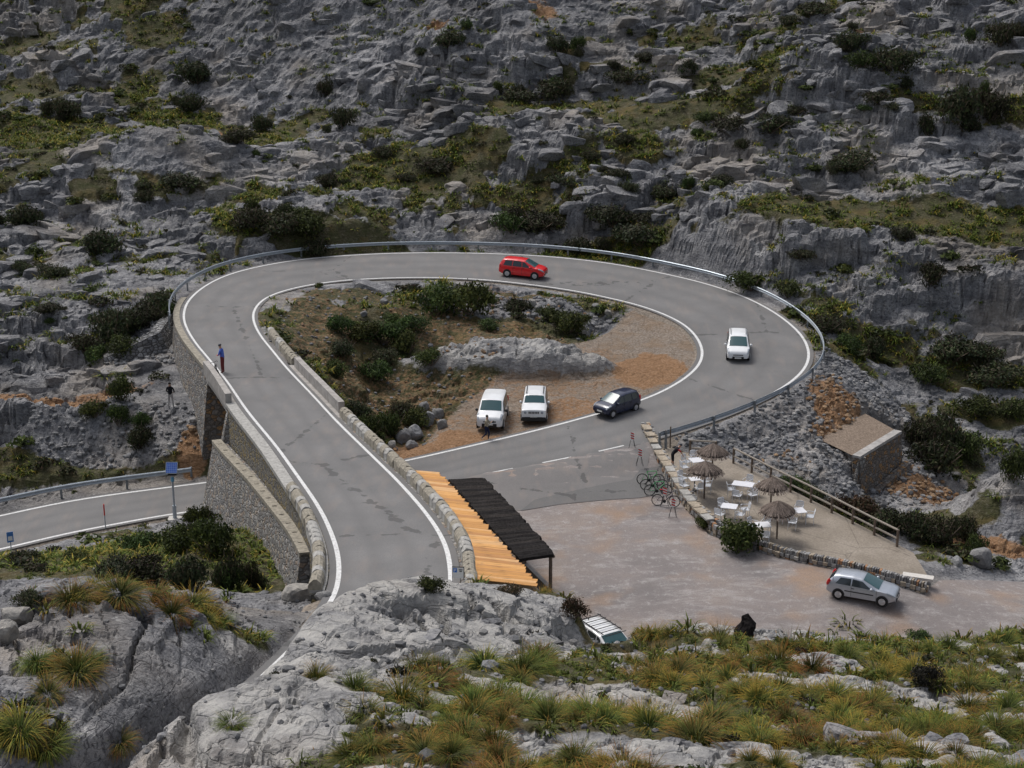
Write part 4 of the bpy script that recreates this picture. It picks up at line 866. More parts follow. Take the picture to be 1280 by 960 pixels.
BO = Vector(bar.location); npl = 62; axis = (r1 - r0) / np.linalg.norm(r1 - r0); L_ = np.linalg.norm(r1 - r0); pdir = np.array([-1, .16, 0]); pdir /= np.linalg.norm(pdir)
rn = random.Random(3); wl_pts = []
for k in range(npl):
    c = r0 + (r1 - r0) * ((k + .5) / npl); t = 0
    while t < 7.5 and float(F(DLEG, np.array([c[0] + pdir[0] * t]), np.array([c[1] + pdir[1] * t]))[0]) > 1.45: t += .1
    t = max(t, .8); ext = rn.uniform(-.10, .16); wl_pts.append((c, t))
    w = L_ / npl * 1.32; mid = c + pdir * (t / 2 - ext / 2); x = t + ext; th = rn.uniform(.035, .055)
    V = []; 
    for sx in (-1, -.33, .33, 1):
        for sy, hz in ((-1, 0), (-.35, .022), (.35, .03), (1, .008)): V.append((sx * x / 2, sy * w / 2 * rn.uniform(.9, 1.08), th / 2 + hz + rn.uniform(-.012, .012)))
    nb = len(V)
    for sx in (-1, -.33, .33, 1):
        for sy in (-1, -.35, .35, 1): V.append((sx * x / 2, sy * w / 2, -th / 2))
    Fc = []
    for a in range(3):
        for b in range(3): i = a * 4 + b; Fc.append((i, i + 4, i + 5, i + 1)); Fc.append((nb + i, nb + i + 1, nb + i + 5, nb + i + 4))
    for a in range(3): i = a * 4; Fc.append((i, nb + i, nb + i + 4, i + 4)); i = a * 4 + 3; Fc.append((i, i + 4, nb + i + 4, nb + i)); i = a; Fc.append((i, i + 1, nb + i + 1, nb + i)); i = 12 + a; Fc.append((i, nb + i, nb + i + 1, i + 1))
    o = mesh_obj('roof_plank', V, Fc, M_OR[rn.randrange(5)], bar); o.location = Vector(mid + [0, 0, (t / 2) * .05 + (k % 2) * .018]) - BO
    o.rotation_euler = (0, math.atan(.05), math.atan2(-pdir[1], -pdir[0]) + rn.uniform(-.03, .03))
# walls of the bar
M_PLAST = plain('ochre_plaster', (.40, .32, .22), .9, .2, var=.2, scale=3)
A = [c - axis * 0 for c, t in wl_pts]; 
e0 = r0 + pdir * .25 + axis * .3; e1 = r1 + pdir * .25 - axis * .3; i0_ = r0 + pdir * (wl_pts[0][1] - .1) + axis * .3; i1_ = r1 + pdir * max(.9, wl_pts[-1][1] - .1) - axis * .3
mb = MB(); P4 = [e0, e1, i1_, i0_]; V = [(p[0] - BO.x, p[1] - BO.y, z) for z in (-.6, ZR - .7 - .08) for p in P4]
mb.add(V, [(0, 1, 5, 4), (1, 2, 6, 5), (2, 3, 7, 6), (3, 0, 4, 7), (4, 5, 6, 7)]); mb.build('wall', M_PLAST, bar)
for q in (.18, .42, .66, .88):
    c = e0 + (e1 - e0) * q; MB().box((c[0] - BO.x + .03, c[1] - BO.y, 1.35), (.10, 1.5, 1.3), math.atan2(axis[1], axis[0]) - math.pi / 2).build('window', plain('dark_glass', (.03, .035, .04), .15, .6), bar)
# dark porch roof
q0, q1, q2, q3 = PZ(560, 600, 3.35), PZ(604, 598, 3.35), PZ(692, 693, 3.35), PZ(648, 699, 3.35)
npk = 46
for k in range(npk):
    t0, t1_ = k / npk, (k + 1.55) / npk
    a, b, c, d = q0 + (q3 - q0) * t0, q1 + (q2 - q1) * t0, q1 + (q2 - q1) * t1_, q0 + (q3 - q0) * t1_
    out = (b - a) / np.linalg.norm(b - a); b = b + out * rn.uniform(-.14, .16); c = c + out * rn.uniform(-.14, .16); a = a - out * rn.uniform(-.05, .12); lift = [0, 0, (k % 2) * .03 + rn.uniform(0, .03)]; V = []
    mids = lambda p, q, s: p + (q - p) * s
    for s in (0, .35, .7, 1): V += [mids(a, b, s) + lift + [0, 0, .03 + rn.uniform(-.02, .02)], mids(mids(a, d, .5), mids(b, c, .5), s) + lift + [0, 0, .10 + rn.uniform(-.03, .03)], mids(d, c, s) + lift + [0, 0, .02]]
    n0 = len(V); V += [v - [0, 0, .16] for v in V]; Fc = []
    for i in range(3):
        for j in range(2): p_ = i * 3 + j; Fc.append((p_, p_ + 3, p_ + 4, p_ + 1)); Fc.append((n0 + p_, n0 + p_ + 1, n0 + p_ + 4, n0 + p_ + 3))
    for i in range(3): p_ = i * 3; Fc.append((p_, n0 + p_, n0 + p_ + 3, p_ + 3)); p_ += 2; Fc.append((p_, p_ + 3, n0 + p_ + 3, n0 + p_))
    for j in range(2): Fc.append((j, j + 1, n0 + j + 1, n0 + j)); Fc.append((9 + j, n0 + 9 + j, n0 + 10 + j, 10 + j))
    mesh_obj('thatch_slab', [v - np.array(BO) for v in V], Fc, M_DK[rn.randrange(3)], bar)
def bz(p): return float(base_z(p[0], p[1]))
for q in (0, .33, .66, 1):
    p = q1 + (q2 - q1) * q; p = p - (q1 - q0) / np.linalg.norm(q1 - q0) * .15; MB().bar(Vector((p[0], p[1], bz(p) - .2)) - BO, Vector((p[0], p[1], 3.3)) - BO, .10, 8).build('post', M_WOOD, bar)
p = q3 + (q2 - q3) * .12; MB().bar(Vector((p[0], p[1], bz(p) - .2)) - BO, Vector((p[0], p[1], 3.3)) - BO, .09, 8).build('post', M_WOOD, bar)
for a, b in ((q1, q2), (q0, q3)): MB().bar(Vector(a + [0, 0, -.12]) - BO, Vector(b + [0, 0, -.12]) - BO, .09, 8).build('beam', M_WOOD, bar)
a = PZ(652, 704, 1.0); b = PZ(700, 752, 1.0); MB().box(((a + b) / 2)[:3] * np.array([1, 1, 0]) - np.array(BO) * [1, 1, 0] + [0, 0, .25], (np.linalg.norm(b - a), .25, .6), math.atan2((b - a)[1], (b - a)[0])).build('kerb', M_CONC, bar)

# ------------------------------------------------------------------ vehicles
M_GLASS, _n, _b = mat('tinted_car_glass', .06, .8); _b.inputs['Base Color'].default_value = (.018, .026, .030, 1)
M_GLASSB, _n, _b = mat('greenish_windscreen', .12, .45); _b.inputs['Base Color'].default_value = (.035, .085, .095, 1)
M_TYRE = plain('black_rubber', (.018, .018, .018), .85, .2); M_RIM = plain('alloy_rim', (.50, .50, .52), .3, .5, .7); M_BLACK = plain('black_plastic', (.022, .022, .024), .6, .35)
M_LAMP, _n, _b = mat('headlamp_lens', .12, .7); _b.inputs['Base Color'].default_value = (.30, .33, .37, 1)
M_TAIL, _n, _b = mat('red_lamp_lens', .2, .6); _b.inputs['Base Color'].default_value = (.55, .02, .02, 1)
M_PLATE = plain('white_plate', (.72, .72, .70), .5); M_CHROME = plain('bright_trim', (.6, .6, .62), .25, .5, .8)
def paint(name, col, rough=.28, metal=0., coat=.5):
    m, n, b = mat(name, rough, .5); b.inputs['Metallic'].default_value = metal; co = objco(n); d = noise(n, co, 2.5, 4)
    c = ramp(n, d, [(.3, tuple(q * .9 for q in col)), (.7, col)]); n.links.new(c, b.inputs['Base Color'])
    if 'Coat Weight' in b.inputs: b.inputs['Coat Weight'].default_value = coat
    return m
def lerp_list(xs, ys, x): return float(np.interp(x, xs, ys))
class Car:
    def __init__(s, name, label, sp, pt, loc, rz, pitch=0, group=None):
        s.sp = sp; L, W, H = sp['L'], sp['W'], sp['H']; s.hl = L / 2
        s.e = empty(name, loc, rz, label, 'car', group); s.e.rotation_euler = (0, pitch, rz); s.e.scale = (sp.get('k', .95),) * 3
        tx = [p[0] * s.hl for p in sp['top']]; tz = [p[1] * H for p in sp['top']]; s.tx, s.tz = tx, tz
        xs = sorted(set(list(np.linspace(-s.hl, s.hl, 34)) + tx)); V = []; s.xs = xs
        for x in xs: V += s.section(x)
        k = 15; Fc = []
        for i in range(len(xs) - 1):
            for j in range(k - 1): Fc.append((i * k + j, (i + 1) * k + j, (i + 1) * k + j + 1, i * k + j + 1))
            Fc.append((i * k + k - 1, (i + 1) * k + k - 1, (i + 1) * k, i * k))
        Fc += [tuple(range(k)), tuple(range((len(xs) - 1) * k, len(xs) * k))[::-1]]
        body = mesh_obj('body', V, Fc, pt, s.e, True); bm = bmesh.new(); bm.from_mesh(body.data); bmesh.ops.recalc_face_normals(bm, faces=bm.faces[:]); bm.to_mesh(body.data); bm.free()
        s.body = body; md = body.modifiers.new('edges', 'EDGE_SPLIT'); md.split_angle = math.radians(38)
        g = M_GLASS
        xc, xr = sp['cowl'] * s.hl, sp['roof'] * s.hl; s.top_patch('windscreen', xc - .03, xr + .04, .80, M_GLASSB if sp.get('green', True) else M_GLASS)
        s.top_patch('rear_window', sp['rg'][0] * s.hl, sp['rg'][1] * s.hl, .76, g)
        for sd in (-1, 1):
            for (a, b, c, d) in sp['side']: s.side_patch('side_window', a * s.hl, b * s.hl, c * s.hl, d * s.hl, sd)
            hx = sp['lamp']; s.pod('headlight', (s.hl - .01, sd * W * .33, .87), (.05, .10, .10), M_LAMP) if sp.get('clad') else s.lamp_patch(sd)
            tl = sp['tail']; s.pod('tail_light', (-s.hl + tl[0], sd * W * tl[1], tl[2]), tl[3], M_TAIL)
            mx = (sp['cowl'] - .20) * s.hl; MB().lathe([(.02, -.10), (.085, -.06), (.10, 0), (.085, .06), (.02, .10)], (mx, sd * (W / 2 + .09), sp['belt'] + .06), 8, 'Y').build('mirror', sp.get('mir', pt), s.e, True)
            for q in sp['handle']: MB().box((q * s.hl, sd * (W / 2 - .005), sp['belt'] - .10), (.16, .03, .035)).build('door_handle', sp.get('hmat', M_BLACK), s.e)
            for q in sp.get('seam', (-.36, .03, .5)): MB().box((q * s.hl, sd * (s.w(q * s.hl) - .002), .62), (.014, .016, .62)).build('door_seam', M_BLACK, s.e)
            if sp.get('strip'): MB().box((-.02 * L, sd * (W / 2 + .002), sp['belt'] - .30), (sp['wb'] - .85, .02, .055)).build('side_strip', M_BLACK, s.e)
            for ax in (1, -1):
                s.wheel(ax * sp['wb'] / 2 + sp.get('wo', 0), sd)
        zg = sp['grille']; 
        for nm, (x, z, w, h), m in (('grille', zg[0], M_BLACK), ('lower_intake', zg[1], M_BLACK)): MB().box((s.hl - .012, 0, z), (.08, w, h)).build(nm, m, s.e)
        MB().box((s.hl + .005, 0, sp['plate']), (.05, .50, .11)).build('number_plate', M_PLATE, s.e); MB().box((-s.hl - .003, 0, sp['plate'] + .25), (.05, .50, .11)).build('number_plate', M_PLATE, s.e)
        if sp.get('clad'):
            MB().box((0, 0, .33), (L - .02, W + .015, .20)).build('lower_cladding', M_BLACK, s.e); MB().box((s.hl - .05, 0, .42), (.16, W * .92, .24)).build('bumper', M_BLACK, s.e)
        if sp.get('rails'):
            for sd in (-1, 1): MB().bar((sp['rails'][0] * s.hl, sd * W * .33, H + .03), (sp['rails'][1] * s.hl, sd * W * .33, H + .03), .03, 6).build('roof_rail', M_CHROME if sp['rails'][2] else M_BLACK, s.e)
        if sp.get('rack'):
            for k_ in range(6): x = -.75 * s.hl + k_ * .22 * s.hl; MB().box((x, 0, H + .07), (.035, W * .72, .03)).build('rack_bar', M_BLACK, s.e)
    def w(s, x):
        t = abs(x) / s.hl; f = s.sp.get('taper', .14); return s.sp['W'] / 2 * (1 - f * t ** 5 - (.05 * max(0, t - .9) * 10) ** 2)
    def zt(s, x): return lerp_list(s.tx, s.tz, x)
    def section(s, x):
        sp = s.sp; w = s.w(x); zt = s.zt(x); bl = sp['belt'] + .04 * x / s.hl * -1; belt = min(bl, zt - .06); g = max(0, min(1, (zt - bl) / (sp['H'] - bl)))
        wr = w * (.93 - sp.get('tumble', .17) * g); t = abs(x) / s.hl; zb = .20 + .16 * max(0, t - .78) / .22; zb = min(zb, belt - .2)
        mid = zb + (belt - zb) * .52; wb = w * (.985 if g > 0 else .965)
        R = [(w * .86, zb), (w * .965, zb + .06), (w, mid), (wb, belt), (wr + .01, zt - .085 if g > .15 else (belt + zt) / 2), (wr * .86, zt - .022), (wr * .45, zt - .004)]
        P = [(x, y, z) for y, z in R] + [(x, 0, zt)] + [(x, -y, z) for y, z in R[::-1]]; return P
    def ring(s, x): return [Vector(p) for p in s.section(x)]
    def side_patch(s, name, x0l, x1l, x0u, x1u, sd, nu=8, nv=4):
        V = []
        for i in range(nu + 1):
            for j in range(nv + 1):
                u, v = i / nu, j / nv; x = (x0l + (x1l - x0l) * u) * (1 - v) + (x0u + (x1u - x0u) * u) * v; r = s.ring(x); a, b = r[3], r[4]
                p = a.lerp(b, .06 + .86 * v); p.y += .012; p.y *= sd; V.append(p)
        Fc = []
        for i in range(nu):
            for j in range(nv): q = i * (nv + 1) + j; f = (q, q + nv + 1, q + nv + 2, q + 1); Fc.append(f if sd < 0 else f[::-1])
        mesh_obj(name, V, Fc, M_GLASS, s.e, True)
    def top_patch(s, name, xa, xb, frac, m, nu=6, nv=8):
        V = []
        sg = 1 if xa > xb else -1
        for i in range(nu + 1):
            x = xa + (xb - xa) * i / nu; r = s.ring(x); ys = [p.y for p in r[4:11]][::-1]; zs = [p.z for p in r[4:11]][::-1]; w = r[4].y * frac * 1.1
            for j in range(nv + 1): y = -w + 2 * w * j / nv; V.append((x + sg * .012, y, float(np.interp(y, ys, zs)) + .012))
        Fc = []
        for i in range(nu):
            for j in range(nv): q = i * (nv + 1) + j; f = (q, q + 1, q + nv + 2, q + nv + 1); Fc.append(f if sg < 0 else f[::-1])
        o = mesh_obj(name, V, Fc, m, s.e, True)
    def lamp_patch(s, sd):
        V = []; nu, nv = 5, 5
        for i in range(nu + 1):
            x = s.hl * (.74 + .245 * i / nu); r = s.ring(x); q = [r[2].lerp(r[3], .72), r[3], r[4], r[4].lerp(r[5], .75)]; lo = .6 * (1 - i / nu)
            for j in range(nv + 1):
                t = lo + (3 - lo) * j / nv; k = min(2, int(t)); p = q[k].lerp(q[k + 1], t - k); V.append((p.x + .012, (p.y + .012) * sd, p.z + .010))
        Fc = []
        for i in range(nu):
            for j in range(nv): k = i * (nv + 1) + j; f = (k, k + nv + 1, k + nv + 2, k + 1); Fc.append(f if sd < 0 else f[::-1])
        mesh_obj('headlight', V, Fc, M_LAMP, s.e, True)
    def pod(s, name, c, r, m):
        prof = [(math.sin(math.pi * k / 6), -math.cos(math.pi * k / 6)) for k in range(7)]; mb = MB().lathe([(max(.01, a), b) for a, b in prof], (0, 0, 0), 10)
        mb.V = [(v[0] * r[0] + c[0] + (v[2] * r[2]) * r[3] if len(r) > 3 else v[0] * r[0] + c[0], v[1] * r[1] + c[1], v[2] * r[2] + c[2]) for v in mb.V]; mb.build(name, m, s.e, True)
    def wheel(s, x, sd):
        R = s.sp['R']; y = sd * (s.w(x) - .085); sp_ = s.sp
        MB().lathe([(R * 1.17, -.01), (R * 1.17, .012), (R * .5, .012), (.02, .012)] if sd > 0 else [(.02, -.012), (R * .5, -.012), (R * 1.17, -.012), (R * 1.17, .01)], (x, sd * (s.w(x) + .002), R * 1.04), 20, 'Y').build('wheel_arch', M_BLACK, s.e)
        t = MB().lathe([(R * .62, -.10), (R * .93, -.10), (R, -.06), (R, .06), (R * .93, .10), (R * .62, .10)], (0, 0, 0), 22, 'Y').build('wheel', M_TYRE, s.e, True); t.location = (x, y, R)
        rb = MB()
        for k in range(5):
            a = 2 * math.pi * k / 5 + .3; rb.bar((0, sd * .112, 0), (R * .60 * math.cos(a), sd * .108, R * .60 * math.sin(a)), R * .11, 5)
        rb.lathe([(R * .56, .0), (R * .66, .0), (R * .66, sd * .115), (R * .56, sd * .115)], (0, 0, 0), 18, 'Y'); rb.lathe([(.02, .0), (R * .17, .0), (R * .17, sd * .128), (.02, sd * .13)], (0, 0, 0), 10, 'Y')
        rb.build('rim', M_RIM, t)
MPV = dict(L=4.07, W=1.75, H=1.60, wb=2.49, R=.32, belt=.98, cowl=.60, roof=.12, rg=(-.965, -.84), top=[(-1, .50), (-.985, .66), (-.96, .74), (-.84, .95), (-.70, .99), (-.2, 1.0), (.12, .965), (.60, .665), (.82, .60), (.93, .545), (.985, .48), (1, .42)],
           side=[(-.80, -.42, -.72, -.40), (-.38, .02, -.36, .0), (.05, .52, .03, .16)], lamp=(.30, .375, .74, (.20, .13, .09, -.3)), tail=(.10, .43, .92, (.08, .07, .18)), handle=(-.30, .10), grille=((.10, .63, .75, .05), (.045, .42, .85, .16)), plate=.40)
CITY = dict(k=.92, L=3.58, W=1.60, H=1.54, wb=2.38, R=.29, belt=.92, cowl=.62, roof=.14, rg=(-.95, -.84), tumble=.15, top=[(-1, .48), (-.98, .66), (-.95, .74), (-.84, .95), (-.72, .99), (-.2, 1.0), (.14, .965), (.62, .655), (.84, .595), (.94, .54), (.985, .48), (1, .41)],
            side=[(-.80, -.46, -.74, -.44), (-.42, .0, -.40, .0), (.03, .54, .03, .18)], lamp=(.22, .37, .70, (.22, .14, .10, -.4)), tail=(.10, .43, .95, (.08, .07, .2)), handle=(-.30, .08), grille=((.07, .58, .8, .05), (.035, .36, .8, .13)), plate=.50)
HATCH = dict(seam=(-.27, .46), k=.91, L=3.92, W=1.68, H=1.43, wb=2.486, R=.30, belt=.90, cowl=.52, roof=.02, rg=(-.96, -.80), top=[(-1, .46), (-.985, .64), (-.955, .72), (-.80, .95), (-.64, .99), (-.25, 1.0), (.02, .965), (.52, .665), (.78, .60), (.93, .535), (.985, .48), (1, .41)],
             side=[(-.74, -.30, -.60, -.29), (-.26, .44, -.26, .06)], lamp=(.24, .37, .68, (.20, .13, .10, -.3)), tail=(.10, .44, .95, (.10, .06, .22, .3)), handle=(-.22,), grille=((.05, .54, .55, .06), (.04, .36, .9, .15)), plate=.46, strip=True)
VAN = dict(k=.98, L=4.2, W=1.83, H=1.82, wb=2.7, R=.32, belt=1.05, cowl=.58, roof=.22, taper=.10, tumble=.13, rg=(-.985, -.96), top=[(-1, .40), (-.985, .70), (-.96, .96), (-.86, .99), (-.3, 1.0), (.22, .965), (.58, .665), (.84, .60), (.94, .55), (.985, .48), (1, .42)],
           side=[(-.86, -.42, -.84, -.42), (-.38, .06, -.38, .06), (.10, .53, .10, .26)], lamp=(.26, .385, .82, (.20, .14, .11, -.3)), tail=(.05, .45, 1.05, (.06, .06, .25)), handle=(-.28, .16), grille=((.07, .70, .8, .07), (.03, .46, 1.0, .22)), plate=.52, mir=None)
JEEP = dict(k=.95, L=4.23, W=1.80, H=1.68, wb=2.57, R=.35, belt=1.06, cowl=.42, roof=.16, taper=.06, tumble=.13, rg=(-.985, -.93), top=[(-1, .44), (-.985, .68), (-.93, .95), (-.80, .99), (-.3, 1.0), (.16, .97), (.42, .71), (.80, .675), (.95, .655), (.99, .63), (1, .60)],
            side=[(-.84, -.42, -.80, -.42), (-.38, .0, -.38, .0), (.04, .38, .04, .19)], lamp=(.03, .33, .90, (.05, .10, .10)), tail=(.03, .44, .98, (.04, .07, .13)), handle=(-.28, .12), grille=((.0, .87, .72, .15), (.03, .45, 1.2, .2)), plate=.58, clad=True, rails=(-.75, .1, False))
WHITE = paint('white_car_paint', (.78, .79, .80)); VAN['mir'] = M_BLACK
def on_road(px, py, z0, lo=HALF // 2):
    p = PZ(px, py, z0); i = near_i(p, lo if lo else 0); return np.array([p[0], p[1], RC[i][2] + .01]), i
p, i = on_road(654, 344.5, 4.72, I_N); pit = math.asin(TAN[i][2]) 
Car('compact_minivan', 'red compact minivan driving round the back of the road loop', MPV, paint('red_car_paint', (.72, .012, .018)), p, math.atan2(TAN[i][1], TAN[i][0]) - .05, -pit)
p, i = on_road(922, 440, 3.2, I_N); pit = math.asin(TAN[i][2])
Car('compact_minivan', 'white compact minivan coming down the right side of the road loop', dict(MPV, rails=(-.7, .0, True)), WHITE, p, math.atan2(TAN[i][1], TAN[i][0]) + .04, -pit)
def gp(px, py, z0):
    p = PZ(px, py, z0)
    return hit(px, py, 60)
p = gp(616, 528, 1.5); Car('small_van', 'white small van with black mirrors parked on the orange gravel', VAN, WHITE, p + [0, 0, .03], math.radians(-96))
p = gp(668.5, 519.5, 1.7); Car('boxy_crossover', 'boxy white crossover with slotted black grille parked beside the white van', JEEP, WHITE, p + [0, 0, .03], math.radians(-93))
jp = [o for o in COL.objects if o.name.startswith('boxy_crossover')][0]
for q in range(6): MB().box((JEEP['L'] / 2 + .03, -.26 + q * .104, .87), (.012, .030, .15)).build('grille_bar', WHITE, jp)
p, i = on_road(771, 518, 1.9, HALF); Car('small_hatchback', 'dark navy small hatchback standing at the road edge', CITY, paint('navy_car_paint', (.012, .018, .050), .25), p, math.radians(222))
pz_ = PZ(1078, 751, .3); Car('three_door_hatchback', 'silver three door hatchback parked beside the dry stone wall', HATCH, paint('silver_car_paint', (.46, .49, .54), .3, .55), np.array([pz_[0], pz_[1], base_z(pz_[0], pz_[1]) + .01]), math.radians(-24))
pz_ = PZ(760, 773, 1.9); Car('estate_car', 'white car with roof rack half hidden behind the near rocks', dict(MPV, H=1.72, belt=1.02, rails=(-.85, .2, False), rack=True), WHITE, np.array([pz_[0], pz_[1], base_z(pz_[0], pz_[1]) + .01]), math.radians(-58))

# ------------------------------------------------------------------ bicycles
def bicycle(loc, rz, col, label, lean=.0, group=None, saddle=None):
    e = empty('bicycle', loc, rz, label, 'bicycle', group); e.rotation_euler = (lean, 0, rz); fm = plain('bicycle_frame', col, .35, .5, var=.05); r = .34; wb = 1.0
    for x in (-.5, .5):
        pts = [(x + r * math.cos(2 * math.pi * k / 22), 0, r + r * math.sin(2 * math.pi * k / 22)) for k in range(22)]; w = MB().tube(pts, .020, 6, True).build('wheel', M_TYRE, e, True)
        sp = MB()
        for k in range(9): a = 2 * math.pi * k / 9; sp.bar((x, 0, r), (x + .97 * r * math.cos(a), 0, r + .97 * r * math.sin(a)), .0035, 4)
        pts = [(x + (r - .035) * math.cos(2 * math.pi * k / 22), 0, r + (r - .035) * math.sin(2 * math.pi * k / 22)) for k in range(22)]; sp.tube(pts, .010, 5, True); sp.build('rim', M_BLACK, w)
    bb = (-.08, 0, .30); st_ = (-.22, 0, .84); hd = (.33, 0, .88); hd2 = (.36, 0, .74); ra = (-.5, 0, r); fa_ = (.5, 0, r); f = MB()
    for a, b, q in ((bb, st_, .022), (st_, hd, .020), (bb, hd2, .024), (bb, ra, .012), (st_, ra, .010), (hd, hd2, .022)): f.bar(a, b, q, 8)
    f.build('frame', fm, e, True); MB().bar(hd2, fa_, .016, 8).build('fork', fm, e, True)
    MB().bar(st_, (-.26, 0, .96), .015, 6).build('seat_post', M_BLACK, e); MB().add([(-.40, -.07, .97), (-.40, .07, .97), (-.12, .02, .985), (-.12, -.02, .985), (-.38, -.05, 1.01), (-.38, .05, 1.01), (-.13, .015, 1.005), (-.13, -.015, 1.005)], [(0, 1, 5, 4), (1, 2, 6, 5), (2, 3, 7, 6), (3, 0, 4, 7), (4, 5, 6, 7), (3, 2, 1, 0)]).build('saddle', saddle or M_BLACK, e)
    MB().tube([(.36, -.21, .93), (.44, -.21, .97), (.46, -.20, .98), (.40, -.1, .97), (.38, 0, .96), (.40, .1, .97), (.46, .20, .98), (.44, .21, .97), (.36, .21, .93)], .015, 6).build('handlebar', M_BLACK, e)
    MB().lathe([(.01, -.01), (.10, -.008), (.10, .008), (.01, .01)], (bb[0], -.05, bb[2]), 14, 'Y').build('chainring', M_BLACK, e); return e
def bpos(px, py, z0=.9): p = PZ(px, py, z0); return np.array([p[0], p[1], max(base_z(p[0], p[1]), 0) + .02])
RED = plain('red_saddle', (.5, .02, .03))
bicycle(bpos(813, 609), math.radians(-6), (.06, .42, .10), 'green framed bicycle furthest along the wall from the striped trestle', -.12)
bicycle(bpos(817.5, 615), math.radians(-4), (.02, .02, .022), 'black bicycle between the two green bicycles', -.10)
bicycle(bpos(822.5, 621), math.radians(2), (.05, .36, .12), 'green bicycle beside the red and white striped trestle', -.10)
bicycle(bpos(832, 633.5), math.radians(-12), (.08, .06, .09), 'dark bicycle with red saddle parked nearest the low wall', -.16, None, RED)
def leg_pt(side, i, off, h): return (RL if side > 0 else RR)[i] + LEFTN[i] * off * side + [0, 0, h]
ib = I_N - 4
tb = TAN[ib]
bicycle(RL[ib] + LEFTN[ib] * .42 + [0, 0, .01], math.atan2(tb[1], tb[0]), (.03, .03, .035), 'black bicycle leaning on the concrete bridge parapet', -.22)

# ------------------------------------------------------------------ people
SKIN = plain('skin', (.45, .26, .18), .6); HAIR = plain('dark_hair', (.015, .012, .010), .7)
def person(label, loc, rz, P, cols, hair='hair', hair_m=None, scale=1.0):
    """P: joint positions; forward is local +X. One skinned surface; colours follow the garment regions"""
    names = list(P); V = [P[k][0] for k in names]; R = [P[k][1] for k in names]; ix = {k: i for i, k in enumerate(names)}
    ed = [(ix[a], ix[b]) for a, b in BONES if a in ix and b in ix]
    me = bpy.data.meshes.new('body'); me.from_pydata(V, ed, []); ob = bpy.data.objects.new('body', me); COL.objects.link(ob)
    md = ob.modifiers.new('skin', 'SKIN'); 
    me.skin_vertices.new() if not me.skin_vertices else None
    sv = me.skin_vertices[0].data
    for i, r in enumerate(R): sv[i].radius = r if isinstance(r, tuple) else (r, r); sv[i].use_root = (names[i] == 'pelvis')
    ob.modifiers.new('sub', 'SUBSURF').levels = 2; bpy.context.view_layer.update()
    dg_ = bpy.context.evaluated_depsgraph_get(); m2 = bpy.data.meshes.new_from_object(ob.evaluated_get(dg_)); bpy.data.objects.remove(ob)
    m2.name = 'person'; o = bpy.data.objects.new('person', m2); link(o); o.location = loc; o.rotation_euler = (0, 0, rz); o.scale = (scale,) * 3; tag(o, label, 'person')
    mats = []; reg = {}
    for k, m in cols.items():
        if m not in mats: mats.append(m)
        reg[k] = mats.index(m)
    m2.materials.clear()
    for m in mats: m2.materials.append(m)
    seg = [(Vector(P[a][0]), Vector(P[b][0]), REGION.get((a, b), 'top')) for a, b in BONES if a in ix and b in ix]
    for f in m2.polygons:
        c = f.center; best = 9; rg = 'top'
        for a, b, g in seg:
            ab = b - a; t = max(0, min(1, (c - a).dot(ab) / max(1e-9, ab.length_squared))); d = (a + ab * t - c).length
            if d < best: best = d; rg = g if not (g == 'armL' ) else g
        f.material_index = reg.get(rg, 0); f.use_smooth = True
    hd = Vector(P['crown'][0]); nk = Vector(P['head'][0]); up = (hd - nk).normalized(); r = .098
    hb = MB(); prof = [(r * math.sin(t), r * 1.08 * math.cos(t)) for t in (1.75, 1.45, 1.1, .8, .5, .25, .02)]
    hb.lathe([(max(a, .004), b) for a, b in prof], (0, 0, 0), 12); q = Vector((0, 0, 1)).rotation_difference(up); hb.V = [tuple(q @ Vector(v) + nk.lerp(hd, .62) + q @ Vector((-.018, 0, .012))) for v in hb.V]
    hb.build(hair, hair_m or HAIR, o, True)
    fw = q @ Vector((1, 0, 0)); sdv = q @ Vector((0, 1, 0)); cc = nk.lerp(hd, .5); eb = MB()
    for s_ in (-1, 1): p_ = cc + fw * .082 + sdv * .032 * s_; eb.lathe([(.004, -.01), (.012, 0), (.004, .01)], tuple(p_), 6)
    eb.build('eyes', M_BLACK, o); return o
BONES = [('pelvis', 'spine'), ('spine', 'chest'), ('chest', 'neck'), ('neck', 'head'), ('head', 'crown'), ('head', 'nose')]
REGION = {('pelvis', 'spine'): 'top', ('neck', 'head'): 'skin', ('head', 'crown'): 'skin', ('head', 'nose'): 'skin'}
for s_ in 'LR':
    BONES += [('chest', 'sh' + s_), ('sh' + s_, 'el' + s_), ('el' + s_, 'wr' + s_), ('wr' + s_, 'pm' + s_)] + [('pm' + s_, 'f%d' % k + s_) for k in range(4)] + [('wr' + s_, 'th' + s_)]
    BONES += [('pelvis', 'hp' + s_), ('hp' + s_, 'kn' + s_), ('kn' + s_, 'an' + s_), ('an' + s_, 'to' + s_)]
    for b in (('el' + s_, 'wr' + s_),): REGION[b] = 'forearm'
    for b in [('wr' + s_, 'pm' + s_), ('wr' + s_, 'th' + s_)] + [('pm' + s_, 'f%d' % k + s_) for k in range(4)]: REGION[b] = 'skin'
    REGION[('sh' + s_, 'el' + s_)] = 'sleeve'; REGION[('pelvis', 'hp' + s_)] = 'thigh'; REGION[('hp' + s_, 'kn' + s_)] = 'thigh'; REGION[('kn' + s_, 'an' + s_)] = 'shin'; REGION[('an' + s_, 'to' + s_)] = 'shoe'
